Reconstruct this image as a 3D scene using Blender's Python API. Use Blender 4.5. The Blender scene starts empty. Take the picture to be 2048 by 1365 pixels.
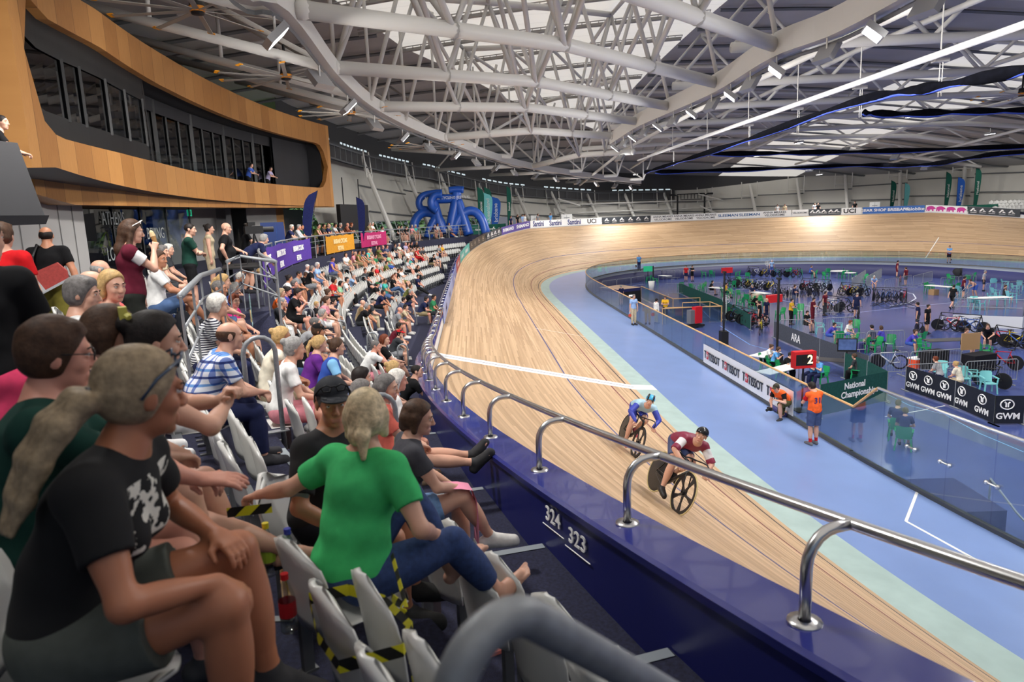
import bpy, bmesh, math, random
import numpy as np
from mathutils import Vector, Matrix, Euler
SC = bpy.context.scene
COL = SC.collection
random.seed(7)
# ------------------------------------------------------------------ camera
IW, IH = 2048, 1365
F_PX, PITCH, HEAD, ROLL = 1398.51101, 0.17493, -0.05203, 0.03953
CAM = np.array([-36.16683, 5.24362, 6.03888])
_c, _s, _cp, _sp, _cr, _sr = (math.cos(HEAD), math.sin(HEAD), math.cos(PITCH), math.sin(PITCH), math.cos(ROLL), math.sin(ROLL))
_F = np.array([_c, _s, 0.]); _R = np.array([_s, -_c, 0.]); _U = np.array([0, 0, 1.])
FWD = _F * _cp - _U * _sp; _up = _U * _cp + _F * _sp
RT = _R * _cr - _up * _sr; UP = _R * _sr + _up * _cr
cd = bpy.data.cameras.new('camera'); cam = bpy.data.objects.new('camera', cd); COL.objects.link(cam)
cd.sensor_width = 36.0; cd.lens = F_PX * 36.0 / IW; cd.clip_start = 0.05; cd.clip_end = 500
cam.matrix_world = Matrix(((RT[0], UP[0], -FWD[0], CAM[0]), (RT[1], UP[1], -FWD[1], CAM[1]), (RT[2], UP[2], -FWD[2], CAM[2]), (0, 0, 0, 1)))
cd.dof.use_dof = True; cd.dof.focus_distance = 17.0; cd.dof.aperture_fstop = 3.2
SC.camera = cam
def ray(u, v): return FWD + RT * (u - IW / 2) / F_PX - UP * (v - IH / 2) / F_PX
def at(u, v, z):
 d = ray(u, v); t = (z - CAM[2]) / d[2]; return CAM + d * t
def atd(u, v, D): return CAM + ray(u, v) * D
# ------------------------------------------------------------------ light, sky, exposure
SC.view_settings.view_transform = 'Standard'; SC.view_settings.look = 'None'
SC.view_settings.gamma = 1.0; SC.view_settings.exposure = 0.0
SC.view_settings.use_curve_mapping = False
w = bpy.data.worlds.new('World'); SC.world = w; w.use_nodes = True
nt = w.node_tree; nt.nodes.clear()
sky = nt.nodes.new('ShaderNodeTexSky'); sky.sky_type = 'HOSEK_WILKIE'; sky.sun_direction = (-0.2, 0.1, 0.97); sky.turbidity = 5
bgn = nt.nodes.new('ShaderNodeBackground'); bgn.inputs[1].default_value = 1.2
wo = nt.nodes.new('ShaderNodeOutputWorld'); nt.links.new(sky.outputs[0], bgn.inputs[0]); nt.links.new(bgn.outputs[0], wo.inputs[0])
sl = bpy.data.lights.new('sun', 'SUN'); sl.energy = 6.0; sl.angle = 0.02; sl.color = (1, 0.97, 0.92)
so = bpy.data.objects.new('sun', sl); COL.objects.link(so); so.rotation_euler = (0.12, -0.15, 0)
def lamp(name, loc, target, power, size=0.5, color=(1, 0.97, 0.93), spread=150):
 l = bpy.data.lights.new(name, 'AREA'); l.energy = power; l.size = size; l.color = color; l.spread = math.radians(spread)
 o = bpy.data.objects.new(name, l); COL.objects.link(o); o.location = loc
 d = Vector(target) - Vector(loc); o.rotation_euler = d.to_track_quat('-Z', 'Y').to_euler(); return o
# ------------------------------------------------------------------ materials
MATS = {}
def mat(name, col, rough=0.6, metal=0.0, noise=0.0, nscale=8.0, emit=None, estr=0.0, spec=0.5, coat=0.0, bump=0.0, bscale=60.0, alpha=1.0):
 if name in MATS: return MATS[name]
 m = bpy.data.materials.new(name); m.use_nodes = True; t = m.node_tree; b = t.nodes['Principled BSDF']
 c = (*col, 1.0)
 b.inputs['Base Color'].default_value = c; b.inputs['Roughness'].default_value = rough; b.inputs['Metallic'].default_value = metal
 b.inputs['Specular IOR Level'].default_value = spec; b.inputs['Coat Weight'].default_value = coat
 m.diffuse_color = c
 if noise > 0:
  tc = t.nodes.new('ShaderNodeTexCoord'); n = t.nodes.new('ShaderNodeTexNoise'); n.inputs['Scale'].default_value = nscale; n.inputs['Detail'].default_value = 3
  t.links.new(tc.outputs['Object'], n.inputs['Vector'])
  r = t.nodes.new('ShaderNodeValToRGB')
  r.color_ramp.elements[0].position = 0.3; r.color_ramp.elements[1].position = 0.7
  r.color_ramp.elements[0].color = (*[max(0, x * (1 - noise)) for x in col], 1); r.color_ramp.elements[1].color = (*[min(1, x * (1 + noise)) for x in col], 1)
  t.links.new(n.outputs['Fac'], r.inputs['Fac']); t.links.new(r.outputs['Color'], b.inputs['Base Color'])
 if bump > 0:
  tc = t.nodes.new('ShaderNodeTexCoord'); n = t.nodes.new('ShaderNodeTexNoise'); n.inputs['Scale'].default_value = bscale; n.inputs['Detail'].default_value = 2
  t.links.new(tc.outputs['Object'], n.inputs['Vector']); bp = t.nodes.new('ShaderNodeBump'); bp.inputs['Strength'].default_value = bump; bp.inputs['Distance'].default_value = 0.02
  t.links.new(n.outputs['Fac'], bp.inputs['Height']); t.links.new(bp.outputs['Normal'], b.inputs['Normal'])
 if emit is not None:
  b.inputs['Emission Color'].default_value = (*emit, 1); b.inputs['Emission Strength'].default_value = estr
 MATS[name] = m; return m
def s2l(r, g, b): return tuple(((c / 255) / 12.92 if c <= 10 else ((c / 255 + 0.055) / 1.055) ** 2.4) for c in (r, g, b))
def col(r, g, b, rough=0.7, **k):
 return mat('paint_%d_%d_%d_%d' % (r, g, b, int(rough * 100)), s2l(r, g, b), rough, **k)
def cloth(r, g, b): return mat('cloth_%d_%d_%d' % (r, g, b), s2l(r, g, b), 0.9, noise=0.14, nscale=14, spec=0.2)
def glass_mat(name, tint=(0.8, 0.9, 0.9), tr=0.88, rough=0.02):
 m = bpy.data.materials.new(name); m.use_nodes = True; t = m.node_tree; t.nodes.clear()
 o = t.nodes.new('ShaderNodeOutputMaterial'); mx = t.nodes.new('ShaderNodeMixShader'); a = t.nodes.new('ShaderNodeBsdfTransparent'); g = t.nodes.new('ShaderNodeBsdfGlossy')
 a.inputs[0].default_value = (*tint, 1); g.inputs['Roughness'].default_value = rough
 f = t.nodes.new('ShaderNodeLayerWeight'); f.inputs[0].default_value = 0.5
 pw = t.nodes.new('ShaderNodeMath'); pw.operation = 'POWER'; pw.inputs[1].default_value = 3.5; t.links.new(f.outputs['Facing'], pw.inputs[0])
 ml = t.nodes.new('ShaderNodeMath'); ml.operation = 'MULTIPLY_ADD'; ml.inputs[1].default_value = 0.4; ml.inputs[2].default_value = (1 - tr) * .75; ml.use_clamp = True
 t.links.new(pw.outputs[0], ml.inputs[0]); t.links.new(ml.outputs[0], mx.inputs[0]); t.links.new(a.outputs[0], mx.inputs[1]); t.links.new(g.outputs[0], mx.inputs[2]); t.links.new(mx.outputs[0], o.inputs[0])
 MATS[name] = m; return m
# ------------------------------------------------------------------ object helpers
def mesh(name, V, Fc, m=None, parent=None, smooth=False, mats=None, mi=None, uv=None):
 me = bpy.data.meshes.new(name); me.from_pydata([tuple(map(float, v)) for v in V], [], [tuple(map(int, f)) for f in Fc])
 return link(name, me, m, parent, smooth, mats, mi, uv)
def link(name, me, m=None, parent=None, smooth=False, mats=None, mi=None, uv=None):
 for mm in (mats or ([m] if m else [])): me.materials.append(mm)
 if mi is not None: me.polygons.foreach_set('material_index', np.asarray(mi, dtype=np.int32))
 if smooth: me.polygons.foreach_set('use_smooth', np.ones(len(me.polygons), dtype=bool))
 if uv is not None:
  l = me.uv_layers.new(name='UVMap'); vi = np.empty(len(me.loops), dtype=np.int32); me.loops.foreach_get('vertex_index', vi)
  l.data.foreach_set('uv', np.asarray(uv, dtype=np.float32)[vi].ravel())
 me.update()
 o = bpy.data.objects.new(name, me); COL.objects.link(o)
 if parent: o.parent = parent
 return o
def tag(o, label=None, cat=None, group=None, kind=None):
 if label: o['label'] = label
 if cat: o['category'] = cat
 if group: o['group'] = group
 if kind: o['kind'] = kind
 return o
def struct(o): o['kind'] = 'structure'; return o
def empty(name, label, cat, loc=(0, 0, 0), rz=0.0, group=None):
 o = bpy.data.objects.new(name, None); COL.objects.link(o); o.location = tuple(map(float, loc)); o.rotation_euler = (0, 0, rz); o.empty_display_size = 0.1
 return tag(o, label, cat, group)
def copy_tree(o, parent=None):
 c = o.copy(); COL.objects.link(c)
 if parent is not None: c.parent = parent
 for ch in o.children: copy_tree(ch, c)
 return c
class MB:
 """collects simple shapes into one mesh"""
 def __init__(s): s.V = []; s.F = []; s.M = []; s.mi = 0
 def add(s, V, Fc):
  n = len(s.V); s.V += [tuple(v) for v in V]; s.F += [tuple(n + i for i in f) for f in Fc]; s.M += [s.mi] * len(Fc); return s
 def box(s, c, d, rz=0.0, M=None):
  x, y, z = (q / 2 for q in d); P = []
  for k in (-z, z):
   for (i, j) in ((-x, -y), (x, -y), (x, y), (-x, y)):
    p = Vector((i, j, k))
    if rz: p = Matrix.Rotation(rz, 3, 'Z') @ p
    if M is not None: p = M @ p
    P.append(p + Vector(c))
  return s.add(P, [(3, 2, 1, 0), (4, 5, 6, 7), (0, 1, 5, 4), (1, 2, 6, 5), (2, 3, 7, 6), (3, 0, 4, 7)])
 def bar(s, a, b, r, n=6, r2=None, caps=True):
  return s.tube([a, b], r, n, r2, caps)
 def tube(s, P, r, n=6, r2=None, caps=True, closed=False):
  P = [Vector(p) for p in P]; N = len(P); rings = []; up = None
  for i, p in enumerate(P):
   if closed: t = (P[(i + 1) % N] - P[i - 1])
   else: t = (P[min(i + 1, N - 1)] - P[max(i - 1, 0)])
   t = t.normalized() if t.length > 1e-9 else Vector((0, 0, 1))
   if up is None:
    up = Vector((0, 0, 1)) if abs(t.z) < 0.9 else Vector((1, 0, 0))
   a = t.cross(up); a = a.normalized() if a.length > 1e-6 else t.orthogonal().normalized(); b = t.cross(a).normalized(); up = -b if False else a.cross(t)
   rr = r if r2 is None else r + (r2 - r) * i / max(1, N - 1)
   if hasattr(r, '__len__'): rr = r[i]
   rings.append([p + a * (math.cos(2 * math.pi * k / n) * rr) + b * (math.sin(2 * math.pi * k / n) * rr) for k in range(n)])
  V = [q for g in rings for q in g]; Fc = []
  for i in range(N if closed else N - 1):
   j = (i + 1) % N
   for k in range(n):
    l = (k + 1) % n; Fc.append((i * n + k, j * n + k, j * n + l, i * n + l))
  if caps and not closed: Fc.append(tuple(range(n))); Fc.append(tuple((N - 1) * n + k for k in reversed(range(n))))
  return s.add(V, Fc)
 def lathe(s, prof, n=16, c=(0, 0, 0), M=None):
  V = []; Fc = []
  for (r, z) in prof:
   for k in range(n):
    p = Vector((r * math.cos(2 * math.pi * k / n), r * math.sin(2 * math.pi * k / n), z))
    if M is not None: p = M @ p
    V.append(p + Vector(c))
  for i in range(len(prof) - 1):
   for k in range(n):
    l = (k + 1) % n; Fc.append((i * n + k, i * n + l, (i + 1) * n + l, (i + 1) * n + k))
  return s.add(V, Fc)
 def ball(s, c, r, n=10, M=None):
  m = max(4, n // 2 + 1)
  rr = r if hasattr(r, '__len__') else (r, r, r)
  V = []; Fc = []
  for i in range(m + 1):
   th = math.pi * i / m
   for k in range(n):
    ph = 2 * math.pi * k / n; p = Vector((rr[0] * math.sin(th) * math.cos(ph), rr[1] * math.sin(th) * math.sin(ph), rr[2] * math.cos(th)))
    if M is not None: p = M @ p
    V.append(p + Vector(c))
  for i in range(m):
   for k in range(n):
    l = (k + 1) % n; Fc.append((i * n + k, (i + 1) * n + k, (i + 1) * n + l, i * n + l))
  return s.add(V, Fc)
 def prism(s, poly, axis_vec, o=(0, 0, 0)):
  """poly: 3D points of one face, extruded by axis_vec"""
  n = len(poly); a = Vector(axis_vec); V = [Vector(p) + Vector(o) for p in poly] + [Vector(p) + Vector(o) + a for p in poly]
  return s.add(V, [tuple(reversed(range(n))), tuple(range(n, 2 * n))] + [(i, (i + 1) % n, n + (i + 1) % n, n + i) for i in range(n)])
 def build(s, name, m, parent=None, smooth=False, mats=None):
  return mesh(name, s.V, s.F, m, parent, smooth, mats, s.M if mats else None)
def rot(axis, a): return Matrix.Rotation(a, 3, axis)
_txt = {}
def text_mesh(body, size=1.0, extrude=0.004, align='CENTER', bold=0.0, sx=1.0, shear=0.0):
 k = (body, size, extrude, align, bold, sx, shear)
 if k in _txt: return _txt[k]
 c = bpy.data.curves.new('t', 'FONT'); c.body = body; c.size = size; c.extrude = extrude; c.align_x = align; c.align_y = 'CENTER'; c.offset = bold; c.shear = shear; c.resolution_u = 3
 o = bpy.data.objects.new('t', c); COL.objects.link(o); bpy.context.view_layer.update()
 me = bpy.data.meshes.new_from_object(o); bpy.data.objects.remove(o); bpy.data.curves.remove(c)
 V = np.empty(len(me.vertices) * 3); me.vertices.foreach_get('co', V); V = V.reshape(-1, 3); V[:, 0] *= sx
 Fc = [tuple(p.vertices) for p in me.polygons]; bpy.data.meshes.remove(me)
 _txt[k] = (V, Fc); return _txt[k]
# ------------------------------------------------------------------ track curve
def _half(R=22.73091, Lt=26.93577, HL=124.66079):
 La = math.pi * R - Lt; Ls = HL - 2 * Lt - La
 s = np.linspace(-70, 195, 2651)
 k = np.interp(s, [-1e3, Ls / 2, Ls / 2 + Lt, Ls / 2 + Lt + La, Ls / 2 + 2 * Lt + La, 1e3], [0, 0, 1 / R, 1 / R, 0, 0])
 k = k + np.interp(s, [-Ls / 2 - Lt, -Ls / 2], [1 / R, 0]) * (s < 0) + np.interp(s, [HL + Ls / 2, HL + Ls / 2 + Lt], [0, 1 / R]) * (s > 100)
 ds = s[1] - s[0]; th = np.cumsum(k) * ds; th -= np.interp(0, s, th)
 x = np.cumsum(np.cos(th)) * ds; y = np.cumsum(np.sin(th)) * ds
 x -= np.interp(0, s, x); y -= np.interp(0, s, y)
 return s, x, -y, -th, k * R
TS, TX, TY, TTH, TK = _half()
def tr(s):
 th = np.interp(s, TS, TTH)
 return np.interp(s, TS, TX), np.interp(s, TS, TY), th, np.interp(s, TS, TK)
def bank(s): return np.radians(12.5 + 30.0 * np.clip(np.interp(s, TS, TK), 0, 1))
def tp(s, o, z):
 """world point at track station s, horizontal offset o outward from the datum line, height z"""
 x, y, th, k = tr(s); return np.array([x - math.sin(th) * o, y + math.cos(th) * o, z])
TWID = 6.99
def wood(s, w):
 b = float(bank(s)); return tp(s, -0.2 + w * math.cos(b), w * math.sin(b))
def zo(s): return TWID * math.sin(float(bank(s)))
def oo(s): return -0.2 + TWID * math.cos(float(bank(s)))
def strip(name, s0, s1, ds, prof, m, parent=None, smooth=True, uvs=None, mi=None, mats=None, closed=False):
 """prof(s) -> list of points across; builds a swept sheet"""
 n = max(2, int(round((s1 - s0) / ds)) + 1); S = np.linspace(s0, s1, n); V = []; UV = []
 for s in S:
  P = prof(s); V += [tuple(p) for p in P]
  if uvs: UV += [(s, q) for q in uvs]
 m_ = len(P); Fc = []; MI = []
 for i in range(n - 1):
  for j in range(m_ if closed else m_ - 1):
   k = (j + 1) % m_
   Fc.append((i * m_ + j, (i + 1) * m_ + j, (i + 1) * m_ + k, i * m_ + k)); MI.append(mi[j] if mi else 0)
 if closed: Fc.append(tuple(range(m_))); Fc.append(tuple((n - 1) * m_ + j for j in reversed(range(m_)))); MI += [0, 0]
 return mesh(name, V, Fc, m, parent, smooth, mats, MI if mats else None, UV if uvs else None)
# timber track material: boards along the lap, painted lines by distance up the bank
def track_mat():
 m = bpy.data.materials.new('track_timber'); m.use_nodes = True; t = m.node_tree; b = t.nodes['Principled BSDF']; N = t.nodes.new; L = t.links.new
 uv = N('ShaderNodeUVMap'); sp = N('ShaderNodeSeparateXYZ'); L(uv.outputs[0], sp.inputs[0])
 def math_(op, a, b_=None, cl=False):
  n = N('ShaderNodeMath'); n.operation = op; n.use_clamp = cl
  for i, q in enumerate((a, b_)):
   if q is None: continue
   if isinstance(q, (int, float)): n.inputs[i].default_value = q
   else: L(q, n.inputs[i])
  return n.outputs[0]
 u, v = sp.outputs[0], sp.outputs[1]
 # boards 45 mm
 bd = math_('FLOOR', math_('DIVIDE', v, 0.06))
 wn = N('ShaderNodeTexWhiteNoise'); wn.noise_dimensions = '2D'
 cb = N('ShaderNodeCombineXYZ'); L(math_('FLOOR', math_('DIVIDE', math_('ADD', u, math_('MULTIPLY', bd, 1.37)), 4.0)), cb.inputs[0]); L(bd, cb.inputs[1]); L(cb.outputs[0], wn.inputs['Vector'])
 sc = N('ShaderNodeCombineXYZ'); L(math_('MULTIPLY', u, 0.35), sc.inputs[0]); L(math_('MULTIPLY', v, 14.0), sc.inputs[1])
 nz = N('ShaderNodeTexNoise'); nz.inputs['Scale'].default_value = 1.0; nz.inputs['Detail'].default_value = 4; L(sc.outputs[0], nz.inputs['Vector'])
 mixv = math_('ADD', math_('MULTIPLY', wn.outputs[0], 0.5), math_('MULTIPLY', nz.outputs[0], 0.5))
 rp = N('ShaderNodeValToRGB'); e = rp.color_ramp.elements
 e[0].position = 0.2; e[0].color = (*s2l(172, 141, 108), 1); e[1].position = 0.8; e[1].color = (*s2l(212, 180, 144), 1)
 L(mixv, rp.inputs['Fac'])
 cur = rp.outputs['Color']
 # small black scuffs
 sc2 = N('ShaderNodeCombineXYZ'); L(math_('MULTIPLY', u, 1.2), sc2.inputs[0]); L(math_('MULTIPLY', v, 9.0), sc2.inputs[1])
 n2 = N('ShaderNodeTexNoise'); n2.inputs['Scale'].default_value = 2.0; n2.inputs['Detail'].default_value = 2; L(sc2.outputs[0], n2.inputs['Vector'])
 scf = math_('MULTIPLY', math_('GREATER_THAN', n2.outputs[0], 0.73), 0.6)
 def mix(fac, colr, cur):
  n = N('ShaderNodeMix'); n.data_type = 'RGBA'; L(fac, n.inputs['Factor']); L(cur, n.inputs['A']); n.inputs['B'].default_value = (*colr, 1); return n.outputs['Result']
 cur = mix(scf, s2l(70, 58, 48), cur)
 def band(x, a, w_): return math_('LESS_THAN', math_('ABSOLUTE', math_('SUBTRACT', x, a)), w_ / 2)
 cur = mix(band(v, 0.225, 0.05), s2l(40, 42, 52), cur)
 cur = mix(band(v, 0.90, 0.05), s2l(120, 52, 58), cur)
 cur = mix(band(v, 2.45, 0.055), s2l(66, 76, 130), cur)
 fin = math_('MULTIPLY', band(u, -12.55, 0.72), math_('GREATER_THAN', v, -2)); cur = mix(fin, s2l(228, 230, 230), cur)
 cur = mix(band(u, -12.55, 0.05), s2l(60, 70, 110), cur)
 half = math_('LESS_THAN', v, 2.5)
 cur = mix(math_('MULTIPLY', band(u, -1.8, 0.06), half), s2l(235, 235, 230), cur)
 cur = mix(math_('MULTIPLY', band(u, 86.5, 0.09), math_('LESS_THAN', v, 3.2)), s2l(240, 240, 236), cur)
 L(cur, b.inputs['Base Color'])
 bp = N('ShaderNodeBump'); bp.inputs['Strength'].default_value = 0.15; bp.inputs['Distance'].default_value = 0.01; L(math_('FRACT', math_('DIVIDE', v, 0.06)), bp.inputs['Height'])
 b.inputs['Roughness'].default_value = 0.5; b.inputs['Specular IOR Level'].default_value = 0.35
 MATS['track_timber'] = m; return m
def floor_mat(name, base, rough, n=0.12, scuff=0.0):
 m = mat(name, base, rough, noise=n, nscale=0.8)
 return m
M_TRACK = track_mat()
M_GREEN = mat('track_pale_green', s2l(164, 186, 182), 0.4, noise=0.08, nscale=2.0)
M_BLUE = mat('apron_blue', s2l(122, 146, 196), 0.28, noise=0.06, nscale=0.7)
M_NAVY = mat('infield_navy', s2l(70, 84, 142), 0.2, noise=0.12, nscale=0.5)
M_NAVYWALL = mat('navy_wall_paint', s2l(36, 40, 92), 0.45)
M_COPE = mat('coping_blue', s2l(48, 54, 132), 0.16, noise=0.05, nscale=1.2, coat=0.4)
M_WALLB = mat('wall_navy_gloss', s2l(28, 32, 96), 0.3)
M_CARPET = mat('carpet_navy', s2l(40, 42, 66), 0.95, noise=0.35, nscale=40, bump=0.4, bscale=200)
M_STEEL = mat('stainless_steel', (0.62, 0.62, 0.62), 0.28, 1.0)
M_GALV = mat('galvanised_pipe', s2l(150, 154, 158), 0.5, 0.35, noise=0.12, nscale=30)
M_WHITE = mat('white_paint', s2l(228, 228, 226), 0.5)
M_BLACK = mat('black_paint', s2l(20, 20, 22), 0.55)
M_DARK = mat('charcoal_panel', s2l(34, 34, 38), 0.7)
M_NOSE = mat('nosing_grey', s2l(150, 158, 164), 0.5)
M_STEELW = mat('white_steel_tube', s2l(200, 198, 194), 0.45)
M_WOODR = mat('handrail_timber', s2l(206, 164, 112), 0.5)
M_GLASS = glass_mat('fence_glass', (0.80, 0.88, 0.90), 0.86)
M_DGLASS = glass_mat('dark_glazing', (0.25, 0.28, 0.3), 0.80)
S0, S1 = -58.0, 150.0
struct(strip('floor_track_timber', S0, S1, 0.5, lambda s: [wood(s, w) for w in np.linspace(0, TWID, 8)], M_TRACK, uvs=list(np.linspace(0, TWID, 8))))
struct(strip('floor_track_green_band', S0, S1, 0.5, lambda s: [tp(s, -0.95, -0.06), tp(s, -0.2, 0.0)], M_GREEN, uvs=[0, 1]))
struct(strip('floor_apron', S0, S1, 0.5, lambda s: [tp(s, -4.3, -0.32), tp(s, -0.95, -0.06)], M_BLUE, uvs=[0, 1]))
# white court lines on the apron near the gate, and the finish line carried over the band
def paint(name, pts, wdt, z, m):
 mb = MB()
 for a, b in zip(pts[:-1], pts[1:]):
  a = np.array(a, float); b = np.array(b, float); d = b - a; n = np.array([-d[1], d[0]]); n = n / np.linalg.norm(n) * wdt / 2
  za = z(a) if callable(z) else z; zb = z(b) if callable(z) else z
  mb.add([(a[0] + n[0], a[1] + n[1], za), (a[0] - n[0], a[1] - n[1], za), (b[0] - n[0], b[1] - n[1], zb), (b[0] + n[0], b[1] + n[1], zb)], [(0, 1, 2, 3)])
 return mb.build(name, m)
def apz(p):
 i = np.argmin((TX - p[0]) ** 2 + (TY - p[1]) ** 2); d = (p[0] - TX[i]) * -math.sin(TTH[i]) + (p[1] - TY[i]) * math.cos(TTH[i])
 return np.interp(d, [-4.3, -0.95, -0.2], [-0.32, -0.06, 0.0]) + 0.006
def apt(u, v):
 p = at(u, v, -0.2)
 for _ in range(3): p = at(u, v, apz(p))
 return p[:2]
struct(paint('floor_marking', [apt(1836, 980), apt(1812, 1043), apt(1925, 1105), apt(2060, 1180)], 0.06, apz, M_WHITE))
struct(paint('floor_finish_marking', [tp(-12.55, -0.2, 0)[:2], tp(-12.55, -0.95, 0)[:2]], 0.72, apz, M_WHITE))
# coping wall round the outside of the track
COPE = 0.38
def zc(s): return zo(s) + COPE
def cope_prof(s):
 o = oo(s); z = zc(s)
 return [tp(s, o + .02, z - COPE - .05), tp(s, o + .02, z - .03), tp(s, o + .04, z), tp(s, o + .38, z), tp(s, o + .41, z - .015), tp(s, o + .41, z - .06), tp(s, o + .37, z - .075), tp(s, o + .37, z - 1.7)]
struct(strip('wall_track_coping', S0, S1, 0.5, cope_prof, None, mats=[M_COPE, M_WALLB, M_WHITE], mi=[2, 0, 0, 0, 1, 1, 1], smooth=False))
# ------------------------------------------------------------------ infield
INZ = -1.7
def fence_o(s): return -4.3
pts = [tp(s, -4.3, INZ) for s in np.arange(S0, S1, 1.0)]
struct(mesh('floor_infield', pts, [tuple(range(len(pts)))], M_NAVY))
struct(strip('wall_infield_drop', S0, S1, 1.0, lambda s: [tp(s, -4.3, INZ), tp(s, -4.3, -0.55), tp(s, -4.295, -0.55), tp(s, -4.295, -0.32)], None, mats=[M_NAVYWALL, col(120, 128, 140, .5)], mi=[0, 1, 1]))
# ------------------------------------------------------------------ stand tiers
YC = -56.0
def rk(k): return 65.0 + .87 * (k - 1)
def zk(k): return 1.45 + .425 * (k - 1)
CZ = zk(8)
def pol(r, a, z): return np.array([r * math.sin(a), YC + r * math.cos(a), z])
def cope_r(a):
 """radius of the coping's outer face at stand angle a"""
 x, y = TX, TY; o = np.array([oo(s) for s in TS[::10]]) + .37
 cx = TX[::10] - np.sin(TTH[::10]) * o; cy = TY[::10] + np.cos(TTH[::10]) * o
 an = np.arctan2(cx, cy - YC); q = np.where((TS[::10] > -60) & (TS[::10] < 62))[0]
 return np.interp(a, an[q], np.hypot(cx, cy - YC)[q])
A0, A1 = math.radians(-40), math.radians(47)
ANG = np.linspace(A0, A1, 120)
CR = [float(cope_r(a)) for a in ANG]
NEAR = math.radians(-18.8)   # rows seven and eight only on the near side of this aisle
def wz(a, r0):
 x, y, _ = pol(r0, a, 0); i = np.argmin((TX - x) ** 2 + (TY - y) ** 2); s = TS[i]
 return s
def walk_z(s):
 z = zc(s) - .50; return max(zk(1), zk(1) + .17 * math.floor((z - zk(1)) / .17 + 1e-6))
def tier_sheet():
 V = []; n = 0
 rows = []
 for a, c in zip(ANG, CR):
  P = [(c, zk(1))]; nr = 7 if a < NEAR else 5
  for k in range(1, 8):
   kk = min(k, nr); r = rk(kk) + .40
   P += [(r, zk(kk) if k <= nr else CZ), (r, zk(kk + 1) if k < nr else CZ)]
  P += [(86.0, CZ)]
  rows.append([tuple(pol(max(r, c), a, z)) for r, z in P])
 m = len(rows[0]); V = [p for q in rows for p in q]
 Fc = [(i * m + j, i * m + j + 1, (i + 1) * m + j + 1, (i + 1) * m + j) for i in range(len(rows) - 1) for j in range(m - 1)]
 return struct(mesh('floor_grandstand', V, Fc, M_CARPET))
tier_sheet()
# stepped walkway along the coping
mb = MB(); nz = MB()
s = -44.0; segs = []
ss = np.arange(-46, 62, .25); zz = np.array([walk_z(q) for q in ss]); i = 0
while i < len(ss) - 1:
 j = i
 while j < len(ss) - 1 and abs(zz[j] - zz[i]) < 1e-6: j += 1
 segs.append((ss[i], ss[j], zz[i])); i = j
def walk_w(s): return float(np.interp(s, [-34, -27, -20, 0], [1.9, 1.75, 1.1, 1.0]))
for a, b, z in segs:
 if z <= zk(1) + 1e-4: continue
 z += .006
 n = max(1, int((b - a) / .5)); q = np.linspace(a, b, n + 1)
 for u0, u1 in zip(q[:-1], q[1:]):
  z += 0
  P = [tp(u0, oo(u0) + .36, z), tp(u0, oo(u0) + .36 + walk_w(u0), z), tp(u1, oo(u1) + .36 + walk_w(u1), z), tp(u1, oo(u1) + .36, z)]
  Q = [(p[0], p[1], max(INZ, z - 1.0)) for p in P]
  mb.add([tuple(p) for p in P] + Q, [(0, 1, 2, 3), (4, 7, 6, 5), (0, 4, 5, 1), (1, 5, 6, 2), (2, 6, 7, 3), (3, 7, 4, 0)])
 e = b if b < 0 else a
 zt = z
 d = -.03 if b < 0 else .03
 P = [tp(e, oo(e) + .38, zt + .006), tp(e, oo(e) + .36 + walk_w(e), zt + .006), tp(e + d * 2.2, oo(e) + .36 + walk_w(e), zt + .006), tp(e + d * 2.2, oo(e) + .38, zt + .006)]
 nz.add([tuple(p) for p in P], [(0, 1, 2, 3)])
struct(mb.build('floor_walkway', M_CARPET)); struct(nz.build('trim_step_nosing', M_NOSE))
# ------------------------------------------------------------------ outer wall, columns, windows of the hall
def wall_o(s): return 8.0 + 2.5 * max(0, min(1, (30 - s) / 30.0))
def wall_top(s): return float(np.interp(s, [-60, 20, 36, 45, 55, 64, 76, 82, 100, 150], [12.4, 12.4, 11.8, 10.2, 9.1, 8.9, 10.4, 11.4, 12.0, 12.0]))
M_WALL = mat('wall_panel_pale', s2l(196, 194, 186), 0.6, noise=0.05, nscale=0.4)
M_GIRT = mat('girt_grey', s2l(104, 106, 108), 0.6)
M_COLM = mat('column_white', s2l(206, 204, 198), 0.45)
def wpt(s, z, d=0.0):
 lean = 2.2 * max(0, z - 4.6) / 6.0
 return tp(s, oo(s) + wall_o(s) + lean + d, z)
WS0, WS1 = 16.0, 108.0
struct(strip('wall_hall', WS0, WS1, 1.0, lambda s: [wpt(s, 6.15 if s < 47 or s > 90 else 3.5), wpt(s, wall_top(s))], M_WALL, smooth=False))
struct(strip('floor_outer_concourse', 35.0, WS1, 1.0, lambda s: [tp(s, oo(s) + .37, zc(s) - .5), tp(s, oo(s) + 1.6, zc(s) - .5), tp(s, oo(s) + 1.6, 4.42), wpt(s, 4.42)], M_CARPET, smooth=False))
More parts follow.
